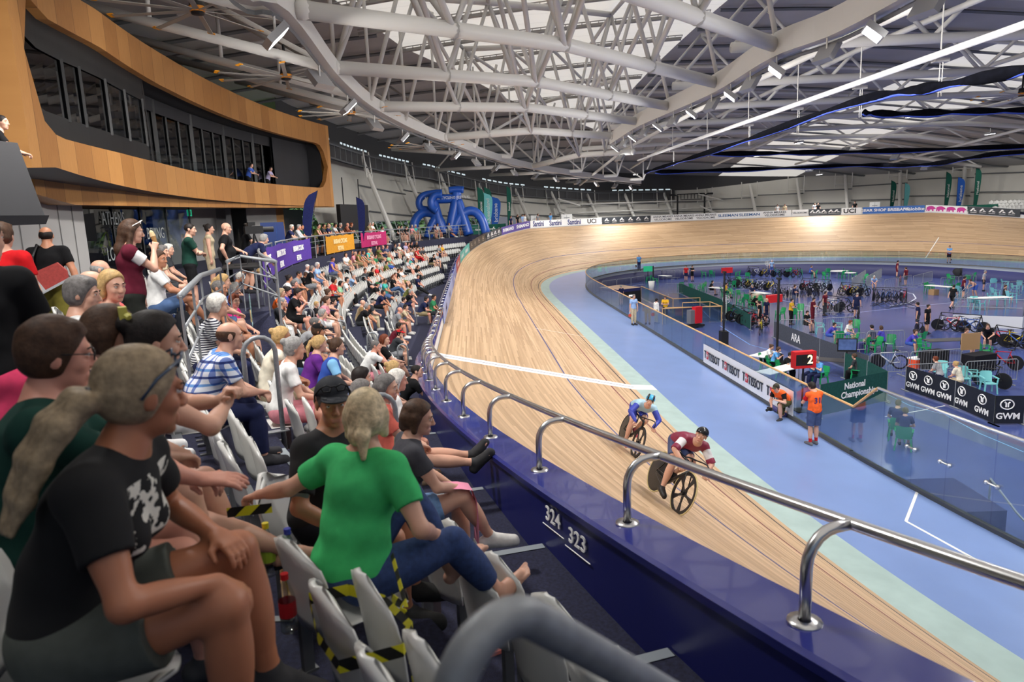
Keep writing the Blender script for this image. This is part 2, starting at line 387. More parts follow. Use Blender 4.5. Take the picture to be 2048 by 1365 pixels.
# horizontal girts lying on the wall in slanting runs between columns
cols_s = [26.5, 33.5, 38.3, 42.9, 47.0, 50.8, 54.4, 58.0, 61.6, 65.2, 69.0, 72.8, 76.5, 80.5, 85.0, 90.5, 97]
mb = MB()
for a, b in zip(cols_s[:-1], cols_s[1:]):
 for f0, f1 in ((.33, .27), (.64, .58)):
  q0 = wpt(a, 4.6 + (wall_top(a) - 4.6) * f0, -.12); q1 = wpt(b, 4.6 + (wall_top(b) - 4.6) * f1, -.12)
  mid = wpt((a + b) / 2, 4.6 + (wall_top((a + b) / 2) - 4.6) * (f0 + f1) / 2, -.12)
  mb.tube([q0, mid, q1], .07, 4)
struct(mb.build('trim_wall_girts', M_GIRT))
for i, a in enumerate(cols_s):
 zt = wall_top(a) - .3
 mb = MB(); mb.tube([tp(a, oo(a) + wall_o(a) - 1.4, 4.3), tp(a - .55, oo(a) + wall_o(a) + 1.0, zt)], .24, 10, r2=.19)
 # twin hangers beside the column head
 for d in (-.75, .55):
  mb.bar(tp(a - .5 + d, oo(a) + wall_o(a) + .55, zt + .4), tp(a - .5 + d, oo(a) + wall_o(a) + .35, zt - 1.9), .07, 4)
 mb.bar(tp(a - 1.25, oo(a) + wall_o(a) + .4, zt - 1.5), tp(a + .05, oo(a) + wall_o(a) + .4, zt - 1.5), .06, 4)
 struct(mb.build('column_hall', M_COLM, smooth=False))
# box gallery frames at the head of the wall
mb = MB()
q = np.arange(17, 62, 1.05)
for j in (0.0, -1.05):
 mb.tube([tp(s, oo(s) + wall_o(s) + .45, wall_top(s) - .25 + j) for s in q], .07, 4)
for s in q: mb.bar(tp(s, oo(s) + wall_o(s) + .45, wall_top(s) - .25), tp(s, oo(s) + wall_o(s) + .45, wall_top(s) - 1.3), .035, 4)
struct(mb.build('trim_gallery_frames', M_GIRT))
struct(strip('wall_gallery_back', 16, 62, 1.0, lambda s: [tp(s, oo(s) + wall_o(s) + .8, wall_top(s) - 1.35), tp(s, oo(s) + wall_o(s) + .8, wall_top(s) + .1)], col(70, 70, 72, .8)))
# windows under the wall: frames and panes with trees beyond
M_WFR = mat('window_frame_alu', s2l(188, 192, 194), 0.4, 0.3)
M_WGL = glass_mat('window_glass', (.75, .88, .84), .84)
n = 0
for (a, b) in ((20.0, 26.2), (26.8, 33.2), (33.8, 38.0), (38.6, 42.6), (91, 96.5), (97.2, 103)):
 n += 1
 o = strip('window_%d' % n, a, b, .8, lambda s: [wpt(s, 4.75), wpt(s, 6.15)], M_WGL, smooth=False); struct(o)
 mb = MB(); k = int((b - a) / 1.05)
 for i in range(k + 1):
  s = a + (b - a) * i / k; mb.bar(wpt(s, 4.42, -.03), wpt(s, 6.15, -.03), .04, 4)
 for z in (4.75, 6.15): mb.tube([wpt(s, z, -.03) for s in np.linspace(a, b, k + 1)], .04, 4)
 c = mb.build('window_frame', M_WFR, o);
struct(strip('wall_sill', 16, 47, 1.0, lambda s: [wpt(s, 4.40), wpt(s, 4.75)], col(150, 150, 148, .6)))
struct(strip('wall_sill_far', 90, 108, 1.0, lambda s: [wpt(s, 3.0), wpt(s, 4.75)], col(150, 150, 148, .6)))
# trees outside the windows
rng = random.Random(3)
def tree(loc, h, m):
 mb = MB(); mb.bar((0, 0, 0), (0, 0, h * .6), .14, 6, r2=.07); t = mb.build('tree', mat('bark', (.08, .06, .04), .9))
 t.location = tuple(loc); mb = MB()
 for i in range(260):
  a = rng.uniform(0, 6.28); r = rng.uniform(0, 1) ** .5 * h * .42; z = h * (.35 + .6 * rng.random())
  c = Vector((r * math.cos(a), r * math.sin(a), z)); d = Vector((rng.uniform(-1, 1), rng.uniform(-1, 1), rng.uniform(-.6, .6))).normalized(); e = d.orthogonal().normalized(); q = h * .07
  mb.add([c - d * q, c + e * q * .5, c + d * q, c - e * q * .5], [(0, 1, 2, 3)])
 mb.build('foliage', m, t); return t
LEAF = [mat('leaf_a', s2l(70, 110, 62), .7, noise=.3), mat('leaf_b', s2l(96, 128, 70), .7, noise=.3)]
LOCN = ['behind the first window from the pod', 'behind the window beside the screen', 'behind the middle windows', 'behind the window near the inflatable bicycle', 'beyond the inflatable bicycle', 'at the window corner', 'past the far windows', 'outside the far right windows', 'at the end of the far right windows']
for i, s in enumerate((21, 24, 28, 31.5, 36, 40.5, 44, 93, 99)):
 t = tree(tp(s, oo(s) + wall_o(s) + 6.5 + (i % 3), 1.5), 6.5 + (i % 2), LEAF[i % 2]); tag(t, 'leafy green tree outdoors ' + LOCN[i], 'tree', 'trees outside the hall windows')
struct(mesh('ground_outside', [(-20, 15, 1.4), (110, 15, 1.4), (110, 90, 1.4), (-20, 90, 1.4)], [(0, 1, 2, 3)], mat('grass_lawn', s2l(92, 112, 66), .9, noise=.2)))
struct(mesh('ground_outside_far', [(45, -120, 1.3), (140, -120, 1.3), (140, 15, 1.3), (72, 15, 1.3), (72, -62, 1.3), (45, -75, 1.3)], [(0, 1, 2, 3, 4, 5)], MATS['grass_lawn']))
# ------------------------------------------------------------------ roof
def roof_z(x, y):
 z = 17.0 - .0016 * (x - 5) ** 2 - .0022 * (y + 10) ** 2
 return max(z, 9.6) if x > 0 else z
M_MEMB = bpy.data.materials.new('roof_membrane'); M_MEMB.use_nodes = True
_t = M_MEMB.node_tree; _t.nodes.clear(); _o = _t.nodes.new('ShaderNodeOutputMaterial'); _m = _t.nodes.new('ShaderNodeMixShader'); _d = _t.nodes.new('ShaderNodeBsdfDiffuse'); _tr = _t.nodes.new('ShaderNodeBsdfTranslucent')
_d.inputs[0].default_value = (.82, .80, .76, 1); _tr.inputs[0].default_value = (.86, .83, .78, 1); _m.inputs[0].default_value = .33
_tc = _t.nodes.new('ShaderNodeTexCoord'); _sx = _t.nodes.new('ShaderNodeSeparateXYZ'); _t.links.new(_tc.outputs['Object'], _sx.inputs[0]); _q = _t.nodes.new('ShaderNodeMath'); _q.operation = 'PINGPONG'; _q.inputs[1].default_value = .9; _t.links.new(_sx.outputs[0], _q.inputs[0]); _g = _t.nodes.new('ShaderNodeMath'); _g.operation = 'LESS_THAN'; _g.inputs[1].default_value = .025; _t.links.new(_q.outputs[0], _g.inputs[0])
_mc = _t.nodes.new('ShaderNodeMix'); _mc.data_type = 'RGBA'; _mc.inputs['A'].default_value = (.86, .83, .78, 1); _mc.inputs['B'].default_value = (.5, .48, .45, 1); _t.links.new(_g.outputs[0], _mc.inputs['Factor']); _t.links.new(_mc.outputs['Result'], _tr.inputs[0])
_t.links.new(_d.outputs[0], _m.inputs[1]); _t.links.new(_tr.outputs[0], _m.inputs[2]); _t.links.new(_m.outputs[0], _o.inputs[0])
M_DECK = mat('roof_deck_grey', s2l(168, 166, 164), 0.7, noise=.06, nscale=.5)
YL = 5.2   # the membrane stops a little inside the stand-side light beam
def sheet(name, xs, yf, m, dz=0.0, n=14):
 V = []; Fc = []
 for x in xs:
  y0, y1 = yf(x)
  for j in range(n):
   y = y0 + (y1 - y0) * j / (n - 1); V.append((x, y, roof_z(x, y) + dz))
 for i in range(len(xs) - 1):
  for j in range(n - 1): Fc.append((i * n + j, (i + 1) * n + j, (i + 1) * n + j + 1, i * n + j + 1))
 return struct(mesh(name, V, Fc, m, smooth=True))
def ybeam(x): return float(np.interp(x, [-45, -19.3, -11.3, -3.4, 8.2, 27, 46, 58], [8.0, 9.2, 9.4, 8.9, 6.5, -1.0, -14.5, -24]))
_wq = np.array([wpt(s, wall_top(s), 1.2) for s in np.arange(16, 72, 1.0)])
def deck_y(x):
 if x < 19: return 31.0
 i = np.argmax(_wq[:, 0]); return float(np.interp(x, _wq[:i + 1, 0], _wq[:i + 1, 1]))
xs = np.arange(-46, 68, 3.0)
sheet('ceiling_membrane', xs, lambda x: (-9.0, max(-9, ybeam(x) + 2.2)), M_MEMB)
sheet('ceiling_deck_stand_side', xs, lambda x: (max(-9, ybeam(x) + 2.2), deck_y(x)), M_DECK)
sheet('ceiling_deck_field_side', xs, lambda x: (-30.0, -9.0), M_DECK)
sheet('ceiling_membrane_far', xs, lambda x: (-40.0, -30.0), M_MEMB)
sheet('ceiling_deck_far', xs, lambda x: (-76.0, -40.0), M_DECK)
# purlins with ladder edging under the membrane
mb = MB()
for x in np.arange(-32, 48, 5.2):
 y1 = ybeam(x) + 2.2; y0 = -8.5
 if y1 < y0 + 1: continue
 ys = np.linspace(y0, y1, 14)
 P = [(x + 1.9 * (y - y0) / 10, y, roof_z(x, y) - .28) for y in ys]; mb.tube(P, .12, 5)
 P2 = [(p[0] - .33, p[1], p[2] + .12) for p in P]; mb.tube(P2, .03, 4)
 for i in range(len(P) - 1):
  for f in (0, .33, .66):
   a = Vector(P[i]).lerp(Vector(P[i + 1]), f); b = Vector(P2[i]).lerp(Vector(P2[i + 1]), f); mb.bar(a, b, .022, 4)
struct(mb.build('trim_roof_purlins', mat('purlin_grey', s2l(150, 148, 144), .5)))
mb = MB()
for x in np.arange(-32, 60, 4.0): mb.tube([(x, y, roof_z(x, y) - .2) for y in np.linspace(ybeam(x) + 2.4, deck_y(x), 10)], .1, 4)
for x in np.arange(-32, 60, 4.0): mb.tube([(x, y, roof_z(x, y) - .2) for y in np.linspace(-9, -70, 14)], .1, 4)
struct(mb.build('trim_deck_purlins', M_GIRT))
struct(strip('wall_eaves', 16, 108, 1.0, lambda s: [wpt(s, wall_top(s)), wpt(s, wall_top(s)) + np.array([0, 0, max(.2, roof_z(*wpt(s, wall_top(s))[:2]) - wall_top(s) + .1)])], col(64, 64, 66, .8), smooth=False))
# thin slot of daylight at the eaves
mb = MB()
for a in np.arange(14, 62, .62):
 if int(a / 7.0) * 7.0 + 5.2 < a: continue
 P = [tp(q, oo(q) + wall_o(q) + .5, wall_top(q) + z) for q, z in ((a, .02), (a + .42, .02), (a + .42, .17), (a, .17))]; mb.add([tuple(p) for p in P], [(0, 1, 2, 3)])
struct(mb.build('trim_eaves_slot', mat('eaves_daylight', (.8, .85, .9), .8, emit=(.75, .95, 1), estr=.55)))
# ---- light beams
LB = [at(u, v, z) for u, v, z in ((420, -90, 11), (560, 0, 11), (675, 147, 11), (764, 219, 11), (890, 277, 10.9), (1065, 333, 10.45), (1280, 364, 9.75))]
LB = [np.array([-42, 7.4, 11.0])] + LB
RB = [np.array([-34, -5.0, 11.0]), np.array([-24, -4.9, 11.0])] + [at(u, v, z) for u, v, z in ((1700, 32, 11), (1555, 92, 11), (1440, 165, 11), (1340, 213, 11), (1277, 243, 11), (1225, 278, 10.8))]
def smoothpts(P, n=6):
 P = [np.array(p, float) for p in P]; out = []
 for i in range(len(P) - 1):
  p0 = P[max(i - 1, 0)]; p1 = P[i]; p2 = P[i + 1]; p3 = P[min(i + 2, len(P) - 1)]
  for j in range(n):
   t = j / n; out.append(.5 * ((2 * p1) + (-p0 + p2) * t + (2 * p0 - 5 * p1 + 4 * p2 - p3) * t * t + (-p0 + 3 * p1 - 3 * p2 + p3) * t ** 3))
 return out + [P[-1]]
def box_beam(P, wd, ht):
 V = []; Fc = []; N = len(P)
 for i, p in enumerate(P):
  t = P[min(i + 1, N - 1)] - P[max(i - 1, 0)]; t = np.array([t[0], t[1], 0]); t /= np.linalg.norm(t); n = np.array([-t[1], t[0], 0]) * wd / 2
  for a, b in ((-1, -1), (1, -1), (1, 1), (-1, 1)): V.append(p + n * a + np.array([0, 0, ht / 2 * b]))
 for i in range(N - 1):
  for k in range(4): Fc.append((i * 4 + k, (i + 1) * 4 + k, (i + 1) * 4 + (k + 1) % 4, i * 4 + (k + 1) % 4))
 Fc += [(0, 1, 2, 3), tuple((N - 1) * 4 + k for k in (3, 2, 1, 0))]
 return V, Fc
LBS = smoothpts(LB); RBS = smoothpts(RB)
t = empty('lighting_gantry', 'curved grey box gantry carrying floodlights above the grandstand front', 'gantry', LBS[0])
V, Fc = box_beam([p - LBS[0] for p in LBS], .35, .5); mesh('beam', V, Fc, M_STEELW, t)
mb = MB(); mb.tube([p - LBS[0] + np.array([0, 0, -.42]) for p in LBS], .05, 4); mb.build('cable_tray', M_GIRT, t)
t = empty('lighting_gantry', 'straight pale box gantry carrying floodlights above the apron', 'gantry', RBS[0])
V, Fc = box_beam([p - RBS[0] for p in RBS], .4, .7); mesh('beam', V, Fc, M_STEELW, t)
mb = MB(); mb.tube([p - RBS[0] + np.array([0, 0, -.52]) for p in RBS], .06, 4); mb.build('cable_tray', M_GIRT, t)
# ---- trusses between the two light beams: bottom chord, top chord and webs
TL = [np.array([-31., 8.6, 11]), np.array([-24.8, 9.2, 11]), at(605, 20, 11), at(670, 135, 11), at(762, 213, 11), at(892, 275, 10.9), at(1067, 332, 10.45)]
TR = [np.array([-19.3, -4.9, 11]), at(1555, 92, 11), at(1437, 167, 11), at(1340, 213, 11), at(1277, 243, 11), at(1222, 272, 10.9), at(1266, 304, 10.6)]
tops = []
ORD = ['first', 'second', 'third', 'fourth', 'fifth', 'sixth', 'seventh', 'eighth', 'ninth', 'tenth', 'eleventh', 'twelfth', 'thirteenth', 'fourteenth', 'fifteenth', 'sixteenth', 'seventeenth', 'eighteenth', 'nineteenth', 'twentieth']
def ordn(i): return ORD[i] if i < 20 else ('%dth' % (i + 1))
for i, (a, b) in enumerate(zip(TL, TR)):
 t = empty('roof_truss', 'white tubular roof truss between the gantries, %s from the camera end' % ordn(i), 'truss', a, group='white roof trusses')
 D = b - a; L = np.linalg.norm(D); N = 4; bot = [D * q / N for q in range(N + 1)]
 top = []
 for q in range(N):
  p = D * (q + .5) / N; w_ = a + p; top.append(np.array([p[0], p[1], roof_z(w_[0], w_[1]) - .55 - a[2]]))
 mb = MB(); mb.tube([np.zeros(3), D * .5 + np.array([0, 0, .35]), D], .22, 12); mb.build('bottom_chord', M_STEELW, t, smooth=True)
 mb = MB(); mb.tube(top, .15, 10); mb.build('top_chord', M_STEELW, t, smooth=True)
 for q in range(N):
  for e in (q, q + 1):
   mb = MB(); z0 = bot[e] + np.array([0, 0, .35 * (1 - abs(2 * e / N - 1))]); mb.bar(z0, top[q], .085, 8);
   mb.ball(z0, .24, 8); mb.build('web', M_STEELW, t, smooth=True)
 tops.append([a + p for p in top])
# longitudinal tubes joining truss tops to the next truss's bottoms
for i in range(len(TL) - 1):
 t = empty('roof_bracing', 'white tubular bracing linking the %s and %s roof trusses' % (ordn(i), ordn(i + 1)), 'bracing', TL[i], group='roof bracing bays')
 D = TR[i + 1] - TL[i + 1]
 for q in range(4):
  p = tops[i][q] - TL[i]; p2 = tops[i + 1][q] - TL[i]
  mb = MB(); mb.bar(p, p2, .10, 8); mb.build('top_tube', M_STEELW, t, smooth=True)
  e = TL[i + 1] + D * (q + (1 if q < 2 else 0)) / 4 - TL[i] + np.array([0, 0, .2])
  mb = MB(); mb.bar(p, e, .095, 8); mb.build('diagonal_tube', M_STEELW, t, smooth=True)
  if q == 0:
   D0 = TR[i] - TL[i]; mb = MB(); mb.bar(D0 * (q + 1) / 4 + np.array([0, 0, .2]), p2, .09, 8); mb.build('diagonal_tube', M_STEELW, t, smooth=True)
# outriggers from the stand-side beam out to the hall wall
for i, x in enumerate((-30, -24, -18, -12, -6, 0, 6, 13, 20, 27, 34, 41, 47)):
 yb = ybeam(x); a = np.array([x, yb, 11 if x < 10 else 11 - (x - 10) * .03]); nx, ny = (0.25 + max(0, x) * .014, 1.0); nn = math.hypot(nx, ny); L = 13 if x < 20 else 11
 t = empty('roof_rafter', 'white tubular rafter over the grandstand, %s from the camera end' % ordn(i), 'rafter', a, group='rafters over the grandstand')
 b = np.array([nx / nn * L, ny / nn * L, 4.0 if x < 16 else (1.4 if x < 25 else .3)])
 mb = MB(); mb.bar((0, 0, 0), b, .17, 10); mb.build('lower_tube', M_STEELW, t, smooth=True)
 p1 = b * .5; u = np.array([p1[0], p1[1], roof_z(a[0] + p1[0], a[1] + p1[1]) - .4 - a[2]])
 for e, f in (((0, 0, 0), u), (u, b), (p1, u)):
  mb = MB(); mb.bar(e, f, .08, 8); mb.build('web_tube', M_STEELW, t, smooth=True)
 v = np.array([0, -1.6, roof_z(a[0], a[1] - 1.6) - .4 - a[2]]); mb = MB(); mb.bar((0, 0, 0), v, .09, 8); mb.build('web_tube', M_STEELW, t, smooth=True)
 v = np.array([0, 0, roof_z(a[0], a[1]) - .4 - a[2]]); mb = MB(); mb.bar((0, 0, 0), v, .07, 8); mb.build('web_tube', M_STEELW, t, smooth=True)
# trusses over the infield, running across to the back straight
for i, x in enumerate((-16, -8, 0, 8, 16, 24, 32, 40)):
 y0 = -5.2; y1 = -62 if x < 30 else -52; a = np.array([x, y0, 12.2]); t = empty('roof_truss', 'long white tubular truss across the infield roof, %s from the camera end' % ordn(i), 'truss', a, group='infield roof trusses')
 N = 7; dy = (y1 - y0) / N; dx = .15
 zt = [roof_z(x, y0 + dy * (q + .5)) - .5 - a[2] for q in range(N)]
 zb = [min(0.4 * math.sin(math.pi * q / N), roof_z(x, y0 + dy * q) - 1.6 - a[2]) for q in range(N + 1)]
 mb = MB(); mb.tube([(dx * q, dy * q, zb[q]) for q in range(N + 1)], .20, 10); mb.build('bottom_chord', M_STEELW, t, smooth=True)
 mb = MB(); mb.tube([(dx * (q + .5), dy * (q + .5), zt[q]) for q in range(N)], .13, 8); mb.build('top_chord', M_STEELW, t, smooth=True)
 for q in range(N):
  for e in (q, q + 1):
   mb = MB(); mb.bar((dx * e, dy * e, zb[e]), (dx * (q + .5), dy * (q + .5), zt[q]), .09, 6); mb.build('web', M_STEELW, t, smooth=True)
for i, (y, z) in enumerate(((-7.9, 11.5), (-14, 13.2), (-24, 13.2), (-34, 13), (-44, 12.4))):
 t = empty('roof_bracing', 'long white purlin tube along the infield roof, %s from the gantry' % ordn(i), 'bracing', (-26, y, z), group='infield purlin tubes')
 mb = MB(); mb.tube([(0, 0, 0), (25, 0, .2), (50, 0, -.3), (74, 0, -2)], .13, 8); mb.build('tube', M_STEELW, t, smooth=True)
# ---- net track rails with hangers, and the bunched nets
t = empty('net_rail', 'pair of bright white net rails hung beside the straight gantry', 'rail', (-30, -11.0, 11.0))
for dy, dz in ((0, 0), (.9, -.35)):
 mb = MB(); mb.bar((0, dy, dz), (58, dy, dz), .075, 8); mb.build('rail', mat('rail_white', s2l(236, 236, 236), .35), t)
for x in (9.5, 13.2, 17.6, 22.5, 28, 34, 41, 49):
 mb = MB(); mb.box((x, .3, -.35), (.25, .5, .12)); mb.bar((x, .2, -.4), (x, .2, -1.5), .02, 4); mb.bar((x + .15, .2, -.4), (x + .15, .2, -1.5), .02, 4); mb.bar((x, .3, 0), (x, .3, 1.8), .03, 4); mb.build('hanger', M_STEELW, t)
M_NET = mat('net_black', s2l(10, 11, 18), 1.0, noise=.5, nscale=5, spec=.05); M_NETB = mat('net_blue_cord', s2l(60, 84, 190), .5)
def netroll(P, label, r=.22, seed=1):
 rg = random.Random(seed); P = smoothpts(P, 10); t = empty('gathered_net', label, 'net', P[0], group='gathered black nets')
 rad = [r * (.45 + .75 * abs(math.sin(i * .41 + seed)) + .25 * rg.random()) for i in range(len(P))]
 rad[0] = rad[-1] = r * .4
 mb = MB(); mb.tube([p - P[0] for p in P], rad, 10); mb.build('net', M_NET, t, smooth=True)
 mb = MB(); mb.tube([p - P[0] + np.array([-rr * .6, rr * .3, -rr * .75]) for p, rr in zip(P, rad)], .045, 6); mb.build('blue_cord', M_NETB, t, smooth=True)
netroll([at(u, v, z) for u, v, z in ((1290, 345, 9.7), (1330, 333, 9.7), (1480, 285, 9.6), (1700, 208, 9.6), (1850, 178, 9.55), (2046, 140, 9.2), (2200, 100, 9.0))], 'black and blue net gathered on the near net rail', .14, 1)
netroll([at(u, v, z) for u, v, z in ((1725, 226, 10.6), (1800, 229, 10.5), (1930, 224, 10.5), (2060, 221, 10.5), (2200, 216, 10.5))], 'black net gathered high across the infield on the right', .17, 2)
netroll([at(u, v, z) for u, v, z in ((1422, 309, 10.2), (1600, 306, 10.2), (1800, 302, 10.2), (2060, 293, 10.2), (2200, 290, 10.2))], 'long black net gathered across the middle of the infield', .19, 3)
netroll([at(u, v, z) for u, v, z in ((1310, 345, 9.4), (1500, 339, 9.4), (1700, 331, 9.4), (1850, 330, 9.4), (2000, 308, 9.6), (2200, 300, 9.6))], 'long blue-edged net gathered across the far infield', .18, 4)
# ---- floodlights
M_LENS = mat('lamp_lens', (1, 1, 1), .3, emit=(1, .98, .95), estr=60)
M_LENS2 = mat('lamp_lens_soft', (1, 1, 1), .3, emit=(1, .98, 1), estr=9)
M_LENSO = mat('lamp_lens_off', s2l(205, 208, 214), .2)
def flood(p, label, on=2, tgt=None, power=0):
 t = empty('floodlight', label, 'floodlight', p, group='gantry floodlights')
 tgt = np.array(tgt if tgt is not None else [p[0] + 4, p[1] - 9, 0.0]); d = Vector(tgt - p).normalized(); M = d.to_track_quat('-Z', 'Y').to_matrix()
 mb = MB(); mb.box((0, 0, 0), (.75, .55, .16), M=M); mb.build('housing', mat('lamp_grey', s2l(150, 150, 152), .4, .4), t)
 mb = MB(); mb.box(tuple(d * .085), (.66, .46, .02), M=M); mb.build('lens', [M_LENSO, M_LENS2, M_LENS][on], t)
 mb = MB(); mb.bar((0, 0, 0), (0, 0, .42), .03, 4); mb.build('bracket', M_STEELW, t)
 if power: lamp('floodlight_lamp', Vector(p) + d * .14, tgt, power, .7)
def along(P, frac):
 P = np.array(P); L = np.r_[0, np.cumsum(np.linalg.norm(np.diff(P, axis=0), axis=1))]; return np.array([np.interp(frac * L[-1], L, P[:, k]) for k in range(3)])
LBA = [p for p in LBS];
for i, f in enumerate(np.linspace(.08, .97, 19)):
 p = along(LBA, f) + np.array([0, 0, -.85]); on = 2 if i in (2, 4, 5, 9, 10, 13, 17) else 1
 flood(p, 'floodlight under the curved gantry, %s from its camera end' % ordn(i), on, None if i % 2 else [p[0] + 4, p[1] + 7, 3.5], 330)
for i, f in enumerate(np.linspace(.1, .97, 18)):
 p = along(RBS, f) + np.array([0, .1, -.75]); on = 2 if i in (4, 15) else (1 if i % 2 else 0)
 flood(p, 'floodlight under the straight gantry, %s from its camera end' % ordn(i), on, [p[0] + 3, p[1] + (8 if i % 2 else -16), 0], 300)
for i, (u, v, z) in enumerate(((1790, 314, 10), (1240, 316, 10.2), (1690, 300, 11), (1980, 312, 10.5), (1850, 335, 9.5), (1620, 338, 9.4))):
 flood(at(u, v, z), 'single floodlight over the far infield, %s of the loose ones' % ordn(i), 2 if i < 2 else 1, None if i else [30, -45, 0], 130)
for i, (x, y, pw) in enumerate(((-22, -24, 420), (-6, -24, 420), (10, -24, 420), (26, -24, 420), (40, -26, 420), (-14, -40, 380), (6, -40, 380), (24, -40, 380), (-30, -16, 380), (54, -16, 300), (50, -38, 300))):
 p = np.array([x, y, min(11.6, roof_z(x, y) - 2.2)]); flood(p, 'high floodlight over the infield, %s of the inner ones' % ordn(i), 1, [x, y - 1, -2], pw * 2.4)
# ---- big orange-tipped ceiling fans
def fan(p, label):
 t = empty('ceiling_fan', label, 'fan', p, group='large ceiling fans')
 mb = MB(); mb.bar((0, 0, 1.1), (0, 0, .25), .05, 6); mb.lathe([(0.0, .35), (.16, .35), (.2, .1), (.16, -.08), (0, -.08)], 12); mb.build('motor', M_BLACK, t, smooth=True)
 mb = MB(); mb.lathe([(.21, .1), (.22, .02), (.17, -.03)], 12); mb.build('orange_ring', col(214, 132, 22, .5), t)
 for k in range(10):
  a = 2 * math.pi * k / 10 + .2; M = rot('Z', a) @ rot('X', .18)
  mb = MB(); mb.box(M @ Vector((1.2, 0, 0)), (2.1, .13, .015), M=M); b = mb.build('blade', mat('fan_blade_alu', s2l(170, 166, 158), .4, .5), t)
  mb = MB(); mb.box(M @ Vector((2.3, 0, .02)), (.16, .2, .02), M=M); mb.build('orange_tip', col(226, 150, 20, .5), b)
for p, l in ((at(395, 22, 11.6), 'large ten-blade ceiling fan nearest the top left corner'), (at(572, 155, 11.2), 'large ten-blade ceiling fan beside the bright curved gantry lamps'), (at(702, 228, 10.9), 'large ceiling fan over the middle of the stand'), (at(852, 293, 10.6), 'small-looking ceiling fan over the far seats'), (at(2044, 190, 11.5), 'ceiling fan at the far right over the infield')):
 fan(p, l)
# ------------------------------------------------------------------ timber-clad media box over the concourse
M_CLAD = bpy.data.materials.new('timber_cladding'); M_CLAD.use_nodes = True
def clad_mat(m):
 t = m.node_tree; b = t.nodes['Principled BSDF']; N = t.nodes.new; L = t.links.new
 uv = N('ShaderNodeUVMap'); sp = N('ShaderNodeSeparateXYZ'); L(uv.outputs[0], sp.inputs[0])
 d = N('ShaderNodeMath'); d.operation = 'DIVIDE'; d.inputs[1].default_value = 1.15; L(sp.outputs[0], d.inputs[0])
 fl = N('ShaderNodeMath'); fl.operation = 'FLOOR'; L(d.outputs[0], fl.inputs[0])
 wn = N('ShaderNodeTexWhiteNoise'); wn.noise_dimensions = '1D'; L(fl.outputs[0], wn.inputs['W'])
 fr = N('ShaderNodeMath'); fr.operation = 'FRACT'; L(d.outputs[0], fr.inputs[0])
 ln = N('ShaderNodeMath'); ln.operation = 'LESS_THAN'; ln.inputs[1].default_value = .018; L(fr.outputs[0], ln.inputs[0])
 cb = N('ShaderNodeCombineXYZ'); mu = N('ShaderNodeMath'); mu.operation = 'MULTIPLY'; mu.inputs[1].default_value = 9; L(sp.outputs[0], mu.inputs[0]); L(mu.outputs[0], cb.inputs[0]); L(sp.outputs[1], cb.inputs[1])
 nz = N('ShaderNodeTexNoise'); nz.inputs['Scale'].default_value = 2.5; nz.inputs['Detail'].default_value = 4; L(cb.outputs[0], nz.inputs['Vector'])
 ad = N('ShaderNodeMath'); L(wn.outputs[0], ad.inputs[0]); L(nz.outputs[0], ad.inputs[1])
 hf = N('ShaderNodeMath'); hf.operation = 'MULTIPLY'; hf.inputs[1].default_value = .5; L(ad.outputs[0], hf.inputs[0])
 rp = N('ShaderNodeValToRGB'); e = rp.color_ramp.elements; e[0].position = .2; e[0].color = (*s2l(158, 106, 54), 1); e[1].position = .8; e[1].color = (*s2l(190, 136, 76), 1); L(hf.outputs[0], rp.inputs[0])
 mx = N('ShaderNodeMix'); mx.data_type = 'RGBA'; L(ln.outputs[0], mx.inputs['Factor']); L(rp.outputs[0], mx.inputs['A']); mx.inputs['B'].default_value = (*s2l(104, 66, 32), 1)
 L(mx.outputs['Result'], b.inputs['Base Color']); b.inputs['Roughness'].default_value = .5
clad_mat(M_CLAD)
def pod_r(a): return float(np.interp(a, [math.radians(-17), math.radians(-11), 0, math.radians(13)], [73.6, 73.0, 72.6, 72.5]))
PA0, PA1 = math.radians(-15.7), math.radians(12.2)
def pod_top(a): return float(np.interp(a, [PA0, -.2, -.1, 0.02, PA1], [11.95, 12.35, 12.55, 12.65, 12.85]))
def pod_bot(a): return float(np.interp(a, [PA0, PA0 + .03, -.1, PA1], [6.95, 6.78, 6.95, 7.25]))
def band_lo(a): return pod_bot(a) + float(np.interp(a, [PA0, PA0 + .02, -.14, 0, PA1], [1.9, 1.6, 1.55, 1.35, 1.3]))
def band_hi(a): return pod_top(a) - float(np.interp(a, [PA0, PA0 + .03, -.12, 0, PA1], [.3, .95, 1.2, 1.3, 1.35]))
pod = empty('media_box', 'long curved timber-clad media box hanging over the concourse', 'media box', pol(73, -.03, 7.2))
pod_o = np.array(pod.location)
NA = 64; AA = np.linspace(PA0, PA1, NA)
AI0, AI1 = PA0 + .008, PA1 - .014          # opening ends
def ring(a):
 r = pod_r(a); return r
V = []; Fc = []; UV = []
